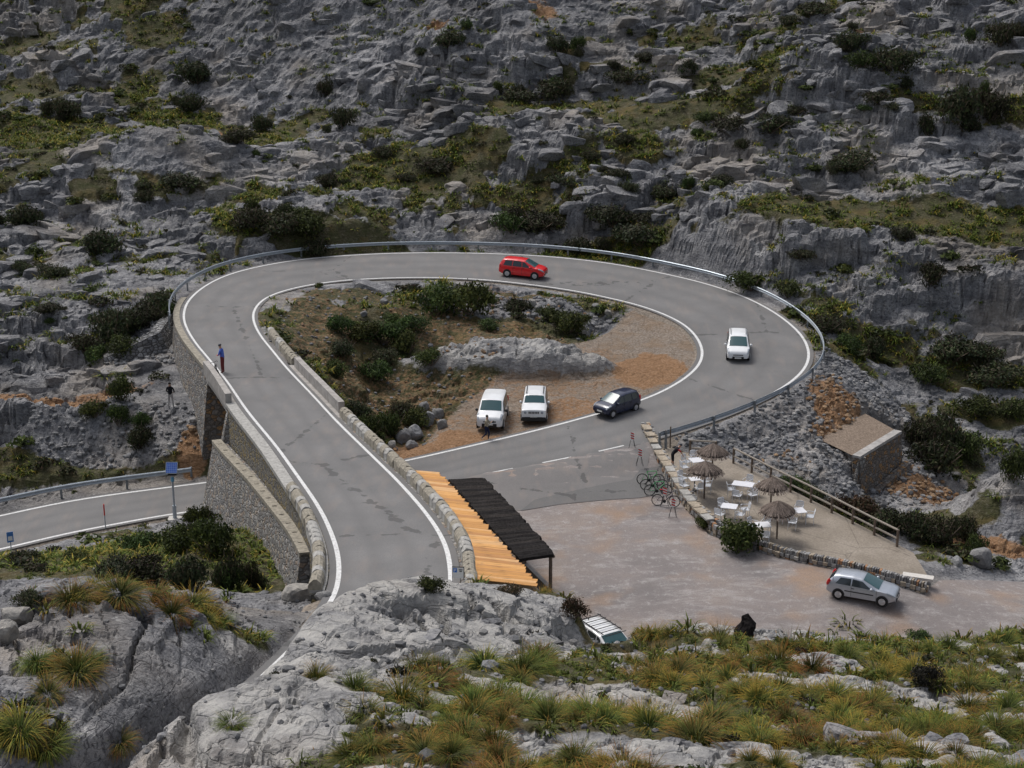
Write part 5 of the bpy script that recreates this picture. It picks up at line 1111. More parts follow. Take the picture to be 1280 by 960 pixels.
def pose(lean=0., hipz=.95, legs=None, arms=None, head=0.):
    """legs/arms: per side joint positions"""
    def rot(x, z, a=lean): return (x * math.cos(a) + z * math.sin(a), -x * math.sin(a) + z * math.cos(a))
    P = {'pelvis': ((0, 0, hipz), (.115, .15))}
    for k, h, r in (('spine', .20, (.105, .135)), ('chest', .40, (.115, .155)), ('neck', .56, (.055, .055))): x, z = rot(0, h); P[k] = ((x, 0, hipz + z), r)
    x, z = rot(0, .63); hx, hz_ = math.sin(lean * .6 + head), math.cos(lean * .6 + head); P['head'] = ((x + .015, 0, hipz + z), (.075, .07)); P['crown'] = ((x + .015 + .16 * hx, 0, hipz + z + .16 * hz_), (.078, .07)); P['nose'] = ((x + .015 + .085 * hz_ + .05 * hx, 0, hipz + z + .05 * hz_ - .085 * hx), (.018, .018))
    for s_, y in (('L', 1), ('R', -1)):
        x, z = rot(0, .47); P['sh' + s_] = ((x, .185 * y, hipz + z), .062); el, wr = arms[s_]; P['el' + s_] = (el, .045); P['wr' + s_] = (wr, .032)
        d = (Vector(wr) - Vector(el)).normalized(); pm = Vector(wr) + d * .075; P['pm' + s_] = (tuple(pm), (.036, .018)); sdv = d.cross(Vector((0, 0, 1))); sdv = (sdv.normalized() if sdv.length > .1 else Vector((0, 1, 0)))
        for k in range(4): P['f%d' % k + s_] = (tuple(pm + d * (.065 + .015 * (k in (1, 2))) + sdv * (k - 1.5) * .022 + Vector((0, 0, -.02))), .009)
        P['th' + s_] = (tuple(Vector(wr) + d * .06 + sdv * -.05), .010)
        kn, an, to = legs[s_]; P['hp' + s_] = ((0, .095 * y, hipz - .03), .092); P['kn' + s_] = (kn, .062); P['an' + s_] = (an, .042); P['to' + s_] = (to, (.042, .035))
    return P
def cloth(name, c): return plain(name, c, .85, .15, var=.18, scale=14)
NAVY = cloth('navy_cloth', (.015, .02, .05)); WSHOE = cloth('pale_shoes', (.6, .58, .55)); BLK = cloth('black_cloth', (.014, .014, .018)); BEIGE = cloth('beige_top', (.36, .31, .23)); BLUE = cloth('blue_jersey', (.08, .14, .48)); REDC = cloth('red_sleeve', (.42, .05, .05)); MAROON = cloth('maroon_tights', (.16, .035, .035)); GREYT = cloth('pale_grey_trousers', (.38, .36, .35)); DKS = cloth('dark_shoes', (.03, .03, .03)); HELM = plain('dark_helmet', (.015, .018, .03), .3, .5)
stand = {'L': ((.02, .11, .50), (0, .12, .09), (.13, .14, .04)), 'R': ((.02, -.11, .50), (0, -.12, .09), (.13, -.14, .04))}
pA = PZ(279, 467, 6.78)
person('cyclist in blue jersey and dark helmet standing beside the bridge parapet', pA + [0, 0, .005], math.radians(168), pose(.10, .95, stand, {'L': ((.12, .26, 1.16), (.26, .08, 1.12)), 'R': ((.12, -.26, 1.16), (.27, -.06, 1.10))}, .35), {'top': BLUE, 'sleeve': BLUE, 'forearm': REDC, 'skin': SKIN, 'thigh': MAROON, 'shin': MAROON, 'shoe': DKS}, 'helmet', HELM, 1.08)
p = gp(608, 551, 1.3)
wk = person('person in beige top and navy trousers walking past the white van', p + [0, 0, .0], math.radians(-15), pose(.06, .93, {'L': ((.16, .10, .50), (.10, .10, .09), (.23, .11, .04)), 'R': ((.02, -.10, .50), (-.28, -.10, .20), (-.20, -.11, .10))}, {'L': ((.16, .20, 1.16), (.34, .10, 1.30)), 'R': ((.16, -.20, 1.16), (.34, -.08, 1.30))}, .05), {'top': BEIGE, 'sleeve': BEIGE, 'forearm': BEIGE, 'skin': SKIN, 'thigh': NAVY, 'shin': NAVY, 'shoe': WSHOE})
cm = MB().box((0, 0, 0), (.10, .16, .11)).lathe([(.045, .0), (.045, .10), (.05, .12)], (.05, 0, 0), 10, 'X').build('camera', M_BLACK); tag(cm, 'small black camera held up by the person in beige', 'camera'); rzw = math.radians(-15); cm.location = (p[0] + .47 * math.cos(rzw), p[1] + .47 * math.sin(rzw), p[2] + 1.33); cm.rotation_euler = (0, 0, rzw)
pc = PZ(840, 592, 1.1); zc = float(terr_z(pc[0], pc[1]))
person('cyclist in black with dark helmet bending over the terrace fence', (pc[0], pc[1], zc + .005), math.radians(8), pose(.72, .92, stand, {'L': ((.46, .26, 1.12), (.58, .22, .92)), 'R': ((.46, -.26, 1.12), (.58, -.20, .92))}, .2), {'top': BLK, 'sleeve': REDC, 'forearm': SKIN, 'skin': SKIN, 'thigh': BLK, 'shin': SKIN, 'shoe': DKS}, 'helmet', HELM)
pd2 = gp(214, 511, 3.3)
person('hiker in dark top and pale trousers standing at the foot of the abutment wall', pd2, math.radians(80), pose(.0, .95, {'L': ((.03, .13, .50), (0, .17, .09), (.13, .18, .04)), 'R': ((.03, -.13, .50), (0, -.17, .09), (.13, -.18, .04))}, {'L': ((.05, .27, 1.14), (.2, .16, 1.05)), 'R': ((.05, -.27, 1.14), (.2, -.16, 1.05))}), {'top': BLK, 'sleeve': BLK, 'forearm': BLK, 'skin': SKIN, 'thigh': GREYT, 'shin': GREYT, 'shoe': DKS})

# ------------------------------------------------------------------ parasols, tables, chairs on the terrace
M_THATCH = [plain('grey_brown_thatch', c, .95, .1, var=.35, scale=18) for c in ((.165, .130, .110), (.12, .095, .082), (.215, .175, .15))]
def parasol(px, py, label, tilt=(0, 0), seed=0):
    p = PZ(px, py, 1.0); z = float(terr_z(p[0], p[1])); e = empty('thatched_parasol', (p[0], p[1], z), 0, label, 'parasol', None); e.rotation_euler = (tilt[0], tilt[1], seed * 1.1); e.scale = (.92 + .04 * (seed % 3),) * 2 + (.97,); rn = random.Random(seed)
    MB().bar((0, 0, -.1), (0, 0, 2.25), .055, 8).build('pole', M_WOOD, e)
    MB().lathe([(1.0, 1.80), (.62, 2.07), (.25, 2.27), (.04, 2.36), (.02, 2.30), (.24, 2.20), (.6, 2.0), (.95, 1.76)], (0, 0, 0), 26).build('canopy', M_THATCH[1], e, True)
    can = MB(); mi = []
    for k in range(520):
        a = rn.uniform(0, 2 * math.pi); r0 = rn.choice([0.02, .25, .5, .72]) * rn.uniform(.7, 1.1); r1 = min(1.16, r0 + rn.uniform(.35, .6)); w = rn.uniform(.02, .045); zz = lambda r: 2.40 - .60 * (r ** 1.15) + rn.uniform(0, .05)
        c, s = math.cos(a), math.sin(a); z0 = zz(r0); z1 = zz(r1) - .05 * (r1 > 1); can.add([(c * r0 - s * w * .5, s * r0 + c * w * .5, z0), (c * r0 + s * w * .5, s * r0 - c * w * .5, z0), (c * r1 + s * w, s * r1 - c * w, z1), (c * r1 - s * w, s * r1 + c * w, z1)], [(0, 1, 2, 3)]); mi.append(rn.randrange(3))
    o = can.build('straw', M_THATCH[0], e); o.data.materials.append(M_THATCH[1]); o.data.materials.append(M_THATCH[2]); o.data.polygons.foreach_set('material_index', mi); o['kind'] = 'stuff'
    sp = MB()
    for k in range(8): a = 2 * math.pi * k / 8; sp.bar((0, 0, 2.22), (.92 * math.cos(a), .92 * math.sin(a), 1.76), .018, 5)
    sp.build('spokes', M_WOOD, e); return e
parasol(889.5, 606.5, 'thatched parasol by the back corner of the terrace fence', seed=1); parasol(880, 628, 'thatched parasol over the small square table', seed=2)
parasol(962.5, 646, 'thatched parasol beside the long terrace fence', seed=3); parasol(971, 673, 'tilted thatched parasol near the dry stone wall', (.0, .09), 4)
M_ALU = plain('white_aluminium', (.66, .68, .72), .4, .5, .25, .06); M_TOP = plain('pale_table_top', (.66, .66, .69), .5, .4, 0, .06)
def chair_proto():
    P = {}
    mb = MB()
    for k in range(5): mb.box((0, -.19 + k * .095, .445), (.42, .075, .022))
    P['seat'] = mb; b = MB()
    for k in range(4): b.box((-.215 - .02 * k, 0, .56 + k * .085), (.02, .40, .06))
    P['backrest'] = b; P['back_frame'] = MB().tube([(-.20, -.21, .44), (-.27, -.21, .84), (-.28, -.12, .87), (-.28, .12, .87), (-.27, .21, .84), (-.20, .21, .44)], .014, 6)
    P['leg'] = [MB().bar((x, y, 0), (x * .92, y * .95, .44), .013, 6) for x in (-.22, .22) for y in (-.22, .22)]
    P['armrest'] = [MB().tube([(-.24, y, .65), (.16, y, .67), (.21, y, .64), (.21, y, .42)], .016, 6) for y in (-.23, .23)]
    out = []
    for k, v in P.items():
        for q in (v if isinstance(v, list) else [v]): me = bpy.data.meshes.new(k); me.from_pydata(q.V, [], q.F); me.update(); me.materials.append(M_ALU); out.append((k, me))
    return out
CH = chair_proto()
def tz(px, py): p = PZ(px, py, 1.0); return np.array([p[0], p[1], float(terr_z(p[0], p[1])) + .004])
def chair(px, py, rz, label):
    e = empty('terrace_chair', tz(px, py), rz, label, 'chair', 'white terrace chairs')
    for k, me in CH: o = bpy.data.objects.new(k, me); link(o, e)
    return e
def table(px, py, sx, sy, rz, label, pedestal=False, h=.74):
    e = empty('terrace_table', tz(px, py), rz, label, 'table', 'white terrace tables'); MB().box((0, 0, h - .015), (sx, sy, .03)).build('table_top', M_TOP, e)
    if pedestal: MB().bar((0, 0, 0), (0, 0, h - .03), .035, 8).build('leg', M_BLACK, e); MB().box((0, 0, .015), (.5, .10, .03)).box((0, 0, .016), (.10, .5, .028)).build('foot', M_BLACK, e)
    else:
        for x in (-1, 1):
            for y in (-1, 1): MB().bar((x * (sx / 2 - .06), y * (sy / 2 - .06), 0), (x * (sx / 2 - .06), y * (sy / 2 - .06), h - .02), .018, 6).build('leg', M_ALU, e)
    return e
def setting(tp, size, rz, label, chairs, cl, ped=False):
    c = tz(*tp); table(tp[0], tp[1], size[0], size[1], rz, label, ped)
    for a in chairs:
        q = tz(*a); ang = math.atan2(c[1] - q[1], c[0] - q[0]); d = c - q; n_ = np.linalg.norm(d[:2])
        if n_ < .72: q = c - d / max(n_, .01) * .72; 
        e = chair(640, 700, ang + random.uniform(-.25, .25), cl); e.location = (q[0], q[1], float(terr_z(q[0], q[1])) + .004)
setting((870, 597), (.8, .8), .3, 'white square table at the back corner of the terrace', [(867, 590), (855, 600), (858, 594), (880, 598)], 'white chair at the back corner table of the terrace')
setting((867.6, 619), (.62, .62), .2, 'small square table on a dark pedestal beside the low wall', [(873, 624), (857, 621), (853, 613), (884, 621), (880, 616)], 'white chair at the small pedestal table', True)
setting((928, 624), (1.25, .8), -.35, 'long white table between the two middle parasols', [(914, 625), (921, 632), (934, 617), (942, 624), (940, 631)], 'white chair at the long terrace table')
setting((911, 650), (.9, .8), -.3, 'white table behind the round green bush', [(904, 645), (899, 654), (925, 654), (931, 648)], 'white chair at the table behind the green bush')
setting((953, 671), (.8, .8), .1, 'white table half hidden by the round green bush', [(957, 665), (956, 679), (945, 668)], 'white chair at the table half hidden by the bush')
setting((996, 654), (.9, .8), .2, 'white table beside the fence past the last parasol', [(990, 662), (1011, 655), (981, 655), (998, 647)], 'white chair at the table by the fence')

# ------------------------------------------------------------------ signs, trestles, posts
M_RED = plain('red_board', (.55, .03, .025), .5); M_WHT = plain('white_board', (.72, .72, .70), .5); M_PANEL, _n, _b = mat('blue_solar_cells', .12, .7)
_br = _n.nodes.new('ShaderNodeTexBrick'); _br.offset = 0; _br.inputs['Color1'].default_value = (.035, .10, .42, 1); _br.inputs['Color2'].default_value = (.045, .13, .50, 1); _br.inputs['Mortar'].default_value = (.30, .40, .60, 1); _br.inputs['Scale'].default_value = 1.; _br.inputs['Brick Width'].default_value = .11; _br.inputs['Row Height'].default_value = .11; _br.inputs['Mortar Size'].default_value = .006
_n.links.new(objco(_n), _br.inputs['Vector']); _n.links.new(_br.outputs[0], _b.inputs['Base Color'])
def trestle(p, rz, label):
    e = empty('striped_trestle', p, rz, label, 'road trestle'); 
    for y in (-.24, .24): MB().bar((0, y, 0), (.0, y * .28, .80), .014, 6).build('leg', M_BLACK, e); MB().bar((.32, y * .8, 0), (.02, y * .25, .82), .012, 6).build('leg', M_BLACK, e)
    MB().bar((0, -.23, .05), (0, .23, .05), .010, 5).build('crossbar', M_BLACK, e)
    b = MB().box((-.02, 0, .92), (.02, .22, .46)).build('board', M_WHT, e)
    for k in range(3): z = .76 + k * .16; MB().add([(-.036, -.112, z - .02), (-.036, .112, z + .06), (-.036, .112, z + .14), (-.036, -.112, z + .06), (-.031, -.112, z - .02), (-.031, .112, z + .06), (-.031, .112, z + .14), (-.031, -.112, z + .06)], [(0, 1, 2, 3), (7, 6, 5, 4), (0, 4, 5, 1), (1, 5, 6, 2), (2, 6, 7, 3), (3, 7, 4, 0)]).build('red_stripe', M_RED, b)
    return e
FACE = math.radians(90)
trestle(bpos(790, 566, 1.5), FACE, 'red and white striped trestle nearest the end of the guard rail'); trestle(bpos(799.5, 586, 1.2), FACE + .15, 'red and white striped trestle between guard rail and bicycles')
trestle(bpos(826, 632, .9) + [.2, -.2, 0], FACE - .1, 'red and white striped trestle standing among the bicycles'); trestle(bpos(841, 649, .8), FACE, 'red and white striped trestle in front of the bicycles')
def post(px, py, z0, h, r, m, name, label, cat='post', zf=None):
    p = PZ(px, py, z0); z = float(zf(p[0], p[1])) if zf else gz(p); e = MB().lathe([(r * .9, -.3), (r, 0), (r, h - .03), (r * .7, h)], (0, 0, 0), 8).build(name, m); e.location = (p[0], p[1], z); return tag(e, label, cat)
post(831.5, 564, 1.4, 1.35, .045, M_WOOD, 'wooden_post', 'thin dark post behind the low wall, nearer the guard rail end'); post(837.5, 563, 1.4, 1.55, .045, M_WOOD, 'wooden_post', 'taller thin dark post standing behind the low wall')
post(498, 584, .7, .9, .06, M_BLACK, 'marker_post', 'short black post by the far corner of the orange roof')
# solar powered road sign seen from the side of its panel
p = PZ(219, 650, -.1); sg = empty('solar_sign', (p[0], p[1], gz(p)), 0, 'tall grey pole with blue solar panel beside the lower road', 'solar sign')
MB().box((0, 0, .05), (.8, .7, .3)).build('concrete_base', plain('pale_footing', (.45, .43, .40)), sg); MB().bar((0, 0, .15), (0, 0, 1.0), .12, 10).build('sleeve', M_STEEL, sg); MB().bar((0, 0, .9), (0, 0, 3.15), .06, 10).build('pole', M_STEEL, sg)
MB().lathe([(.065, 2.5), (.10, 2.55), (.10, 2.75), (.065, 2.8)], (0, 0, 0), 10).build('clamp', plain('bluish_clamp', (.10, .30, .45)), sg); MB().box((0, .05, 3.0), (.50, .22, .20)).build('battery_box', M_BLACK, sg)
pn = MB().box((0, 0, 0), (.66, .66, .035)).build('solar_panel', M_PANEL, sg); pn.location = (0, -.02, 3.38); pn.rotation_euler = (math.radians(58), 0, 0)
fr = MB(); 
for a in ((-.33, 0), (.33, 0)): fr.box((a[0], 0, 0), (.03, .69, .05))
for a in (-.33, .33): fr.box((0, a, 0), (.69, .03, .05))
fr.build('panel_frame', M_STEEL, pn)
p = PZ(132, 660, -.3); sp_ = empty('snow_pole', (p[0], p[1], gz(p)), 0, 'thin roadside marker pole with red top beside the lower road', 'marker pole'); MB().bar((0, 0, -.2), (0, 0, .95), .035, 8).build('pole', M_STEEL, sp_); MB().bar((0, 0, .95), (0, 0, 1.65), .04, 8).build('red_top', M_RED, sp_)
p = PZ(15, 696, -.7); bs = empty('road_sign', (p[0], p[1], gz(p)), math.radians(25), 'small blue and white sign on a post at the lower road', 'sign'); MB().bar((0, 0, -.2), (0, 0, 1.5), .03, 8).build('post', M_STEEL, bs)
MB().box((0, -.04, 1.25), (.36, .02, .62)).build('plate', plain('blue_sign_face', (.04, .16, .42), .4), bs); MB().box((0, -.054, 1.17), (.24, .008, .26)).build('white_field', M_WHT, bs)
# parking sign at the parapet end
i = I_WALL0 - 3; pp_ = PZ(573, 736, 9.7); pk = empty('parking_sign', (pp_[0], pp_[1], 9.95), math.radians(-6), 'small blue and white parking sign at the parapet end', 'sign')
MB().box((0, 0, .44), (.44, .03, .46)).build('plate', M_WHT, pk)
for x in (-.225, .225): MB().box((x, 0, .05), (.022, .045, 1.3)).build('frame_post', M_BLACK, pk)
MB().box((0, 0, .675), (.47, .045, .022)).build('frame_top', M_BLACK, pk); MB().box((-.12, -.018, .54), (.15, .008, .18)).build('blue_field', plain('sign_blue', (.03, .16, .55), .4), pk)
tc = bpy.data.curves.new('letter', 'FONT'); tc.body = 'P'; tc.size = .19; tc.extrude = .002; to_ = bpy.data.objects.new('letter', tc); link(to_); bpy.context.view_layer.update(); tm = bpy.data.meshes.new_from_object(to_.evaluated_get(bpy.context.evaluated_depsgraph_get())); bpy.data.objects.remove(to_)
tm.materials.clear(); tm.materials.append(M_WHT); lt_ = bpy.data.objects.new('letter', tm); link(lt_, pk); lt_.location = (-.175, -.026, .475); lt_.rotation_euler = (math.pi / 2, 0, 0)
for x, z, w in ((.10, .565, .14), (.10, .50, .10)): MB().box((x, -.018, z), (w, .006, .035)).build('print_line', M_BLACK, pk)

# ------------------------------------------------------------------ vegetation
def leaf_material(name, rough=.75):
    m, n, b = mat(name, rough, .25); at = n.nodes.new('ShaderNodeAttribute'); at.attribute_name = 'tint'
    oi = n.nodes.new('ShaderNodeObjectInfo'); hsv = n.nodes.new('ShaderNodeHueSaturation'); n.links.new(at.outputs['Color'], hsv.inputs['Color'])
    n.links.new(math_(n, 'ADD', .47, math_(n, 'MULTIPLY', oi.outputs['Random'], .06)), hsv.inputs['Hue'])
    n.links.new(math_(n, 'ADD', .75, math_(n, 'MULTIPLY', oi.outputs['Random'], .5)), hsv.inputs['Value']); n.links.new(hsv.outputs[0], b.inputs['Base Color'])
    tr = n.nodes.new('ShaderNodeBsdfTranslucent'); n.links.new(hsv.outputs[0], tr.inputs[0]); mx = n.nodes.new('ShaderNodeMixShader'); mx.inputs[0].default_value = .22
    n.links.new(b.outputs[0], mx.inputs[1]); n.links.new(tr.outputs[0], mx.inputs[2]); n.links.new(mx.outputs[0], n.nodes['Material Output'].inputs[0]); return m
M_LEAF = leaf_material('foliage')
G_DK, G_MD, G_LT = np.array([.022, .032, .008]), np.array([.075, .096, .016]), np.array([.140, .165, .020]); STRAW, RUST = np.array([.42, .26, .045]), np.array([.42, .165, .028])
def tussock_tpl(seed, blades, segs, gold, rust=0., spread=1.0, flop=1.0):
    """unit tussock: about 1 m across and 0.8 m tall; arching blades from a common crown"""
    r = np.random.default_rng(seed); V = []; T = []; C = []; wind = r.uniform(0, 6.28)
    for k in range(blades):
        a = r.normal(wind, 1.9); b0 = .26 * math.sqrt(r.random()) ; L = r.uniform(.42, .80); el = r.uniform(.35, 1.5); w = r.uniform(.006, .011) * (420 / blades) ** .6
        x, y, z = b0 * math.cos(a), b0 * math.sin(a), 0.; dx, dy = math.cos(a) * spread, math.sin(a) * spread; px, py = -math.sin(a), math.cos(a); base = len(V); e = el; bc = r.uniform(.7, 1.3); gd = r.random() < gold; tip = (RUST if r.random() < rust else STRAW)
        for s in range(segs + 1):
            t = s / segs; ww = w * (1 - t) ** .7
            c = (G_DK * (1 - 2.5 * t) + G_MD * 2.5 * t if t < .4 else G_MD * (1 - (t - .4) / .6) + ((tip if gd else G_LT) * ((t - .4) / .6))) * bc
            if s < segs: V += [(x - px * ww, y - py * ww, z), (x + px * ww, y + py * ww, z)]; C += [c, c]
            else: V.append((x, y, z)); C.append(c)
            l = L / segs; x += dx * math.cos(e) * l; y += dy * math.cos(e) * l; z += math.sin(e) * l; e -= flop * r.uniform(.4, 1.3) * (3.0 / segs) * (1.5 - .6 * el)
        for s in range(segs - 1): q = base + 2 * s; T += [(q, q + 1, q + 3), (q, q + 3, q + 2)]
        q = base + 2 * (segs - 1); T.append((q, q + 1, q + 2))
    V = np.array(V); V[:, 2] = np.maximum(V[:, 2], -.12); return V, np.array(T), np.array(C)
def shrub_tpl(seed, leaves, cols, leaf=.09, tall=.75, lumps=9, twig=True):
    """unit shrub: radius 1, lumpy dome of small leaves with gaps, over a few stems"""
    r = np.random.default_rng(seed); L = []
    for k in range(lumps):
        a = r.uniform(0, 6.28); d = r.uniform(.15, .62); L.append((d * math.cos(a), d * math.sin(a), r.uniform(.2, .6) * tall, r.uniform(.30, .48)))
    L.append((0, 0, .5 * tall, .5)); V = []; T = []; C = []; per = leaves // len(L)
    for (cx, cy, cz, cr) in L:
        tone = r.uniform(.6, 1.45)
        for k in range(per):
            u = r.normal(size=3); u /= np.linalg.norm(u); u[2] = abs(u[2]) if r.random() < .72 else u[2]; rr = cr * r.uniform(.55, 1.08) * (1 + .18 * math.sin(7 * u[0] + seed) * math.cos(6 * u[1])); p = np.array([cx, cy, cz]) + u * rr * np.array([1, 1, tall]); p[2] = max(p[2], .0)
            n = u + r.normal(size=3) * .6; n /= np.linalg.norm(n); t = np.cross(n, r.normal(size=3)); t /= np.linalg.norm(t) + 1e-9; bb = np.cross(n, t); s = leaf * r.uniform(.6, 1.35); b = len(V)
            V += [p - t * s, p + bb * s * .45, p + t * s, p - bb * s * .45]; T += [(b, b + 1, b + 2), (b, b + 2, b + 3)]; c = cols[r.integers(len(cols))] * tone * r.uniform(.6, 1.4); C += [c] * 4
    return np.array(V), np.array(T), np.array(C)
def tpl_mesh(name, tp):
    V, T, C = tp; me = bpy.data.meshes.new(name); me.from_pydata(V.tolist(), [], T.tolist()); me.update(); me.materials.append(M_LEAF); set_attr(me, 'tint', C); return me
def join_tpl(name, tps, places, label, cat=None):
    """places: (x, y, z, scale xy, scale z, rotation, template, brightness)"""
    VV, TT, CC = [], [], []; off = 0; rr = np.random.default_rng(5)
    for (x, y, z, s, sz, a, k, br_) in places:
        V, T, C = tps[k]; c, s_ = math.cos(a), math.sin(a); P = np.empty_like(V); P[:, 0] = (V[:, 0] * c - V[:, 1] * s_) * s + x; P[:, 1] = (V[:, 0] * s_ + V[:, 1] * c) * s + y; P[:, 2] = V[:, 2] * sz + z
        VV.append(P); TT.append(T + off); CC.append(C * br_); off += len(V)
    o = np_mesh(name, np.concatenate(VV), np.concatenate(TT), M_LEAF, None, False, True); set_attr(o.data, 'tint', np.concatenate(CC)); tag(o, label, cat, kind='stuff'); return o
def project(P):
    y = P[:, 1]; h = CAM_H - P[:, 2]; d = y * COSP + h * SINP; u = -y * SINP + h * COSP; return 640 + FPX * P[:, 0] / d, 480 + FPX * u / d, d
def visible(x, y, z, lift=.3):
    """rough line-of-sight test from the survey station"""
    out = np.ones(len(x), bool); t = np.linspace(.55, .985, 36)
    for q in t: out &= (CAM_H + (z + lift - CAM_H) * q) > ground(x * q, y * q) - .05
    return out
def scatter(n, y0, y1, seed):
    r = np.random.default_rng(seed); y = r.uniform(y0, y1, n); x = r.uniform(-1, 1, n) * (.345 * y + 2); return x, y, r
PAVED = paved
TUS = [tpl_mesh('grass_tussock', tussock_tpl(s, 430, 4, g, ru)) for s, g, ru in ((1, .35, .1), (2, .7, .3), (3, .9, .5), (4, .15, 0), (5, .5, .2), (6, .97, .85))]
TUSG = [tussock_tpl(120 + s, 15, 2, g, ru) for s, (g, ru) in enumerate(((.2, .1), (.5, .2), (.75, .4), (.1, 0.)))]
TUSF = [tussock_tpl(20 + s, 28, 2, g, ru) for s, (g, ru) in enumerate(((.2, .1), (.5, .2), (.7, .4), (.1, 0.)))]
GREENS = np.array([[.040, .060, .015], [.065, .088, .022], [.026, .040, .012]]); DARKS = np.array([[.030, .038, .016], [.048, .046, .022], [.020, .027, .012], [.052, .040, .026], [.040, .052, .018]]); OLIVE = np.array([[.050, .066, .017], [.085, .098, .025], [.034, .050, .014]]); FRESH = np.array([[.055, .085, .022], [.085, .115, .03], [.035, .06, .016]])
SHD = [tpl_mesh('shrub', shrub_tpl(31 + k, 2600, DARKS, .055, .7, 13)) for k in range(3)]; SHG = [tpl_mesh('shrub', shrub_tpl(41 + k, 2600, GREENS, .055, .8, 13)) for k in range(3)]; SHO = [tpl_mesh('shrub', shrub_tpl(51 + k, 2600, OLIVE, .055, .8, 13)) for k in range(3)]
BUSH = tpl_mesh('bush', shrub_tpl(61, 2600, FRESH, .085, 1.0, 14))
SHF = [shrub_tpl(71 + k, 150, c, .16, .75, 6) for k, c in enumerate((DARKS, GREENS, OLIVE, DARKS))]
STEM = MB(); 
for k in range(9):
    a = k * 2.4; q_ = .35 + .5 * ((k * 37) % 10) / 10; STEM.bar((0, 0, -.1), (q_ * math.cos(a), q_ * math.sin(a), .45 + .5 * ((k * 53) % 10) / 10), .03, 5, .008)
STEMM = bpy.data.meshes.new('stem'); STEMM.from_pydata(STEM.V, [], STEM.F); STEMM.update(); STEMM.materials.append(M_WOOD)
rv = random.Random(99)
def plant_shrub(p, w, h, meshes, label, group, name='shrub', cat='shrub'):
    e = empty(name, (p[0], p[1], p[2] - .08), rv.uniform(0, 6.28), label, cat, group); o = bpy.data.objects.new('foliage', rv.choice(meshes)); link(o, e); o.scale = (w / 2 * rv.uniform(.9, 1.2), w / 2 * rv.uniform(.75, 1.), h / .95); s = bpy.data.objects.new('stem', STEMM); link(s, e); s.scale = (w / 2, w / 2, h * .9); return e
def zone(p):
    x, y, z = p
    if y < 64: return 'near'
    if x < -17 and y < 92: return 'hollow'
    d = (x / 19.) ** 2 + ((y - 114) / 18.) ** 2
    if d < 1 and y > 93: return 'loop'
    if x > 19 and y < 122: return 'gully'
    if y > 134 or z > 8: return 'mountain'
    return 'left' if x < 0 else 'right'
ZLAB = {'near': 'on the near rocky slope', 'hollow': 'in the hollow beside the lower road', 'loop': 'on the earth bank inside the road loop', 'gully': 'in the gully below the stone platform', 'mountain': 'between the limestone ledges of the mountainside', 'left': 'on the slope left of the bridge', 'right': 'beside the outer bend of the loop'}
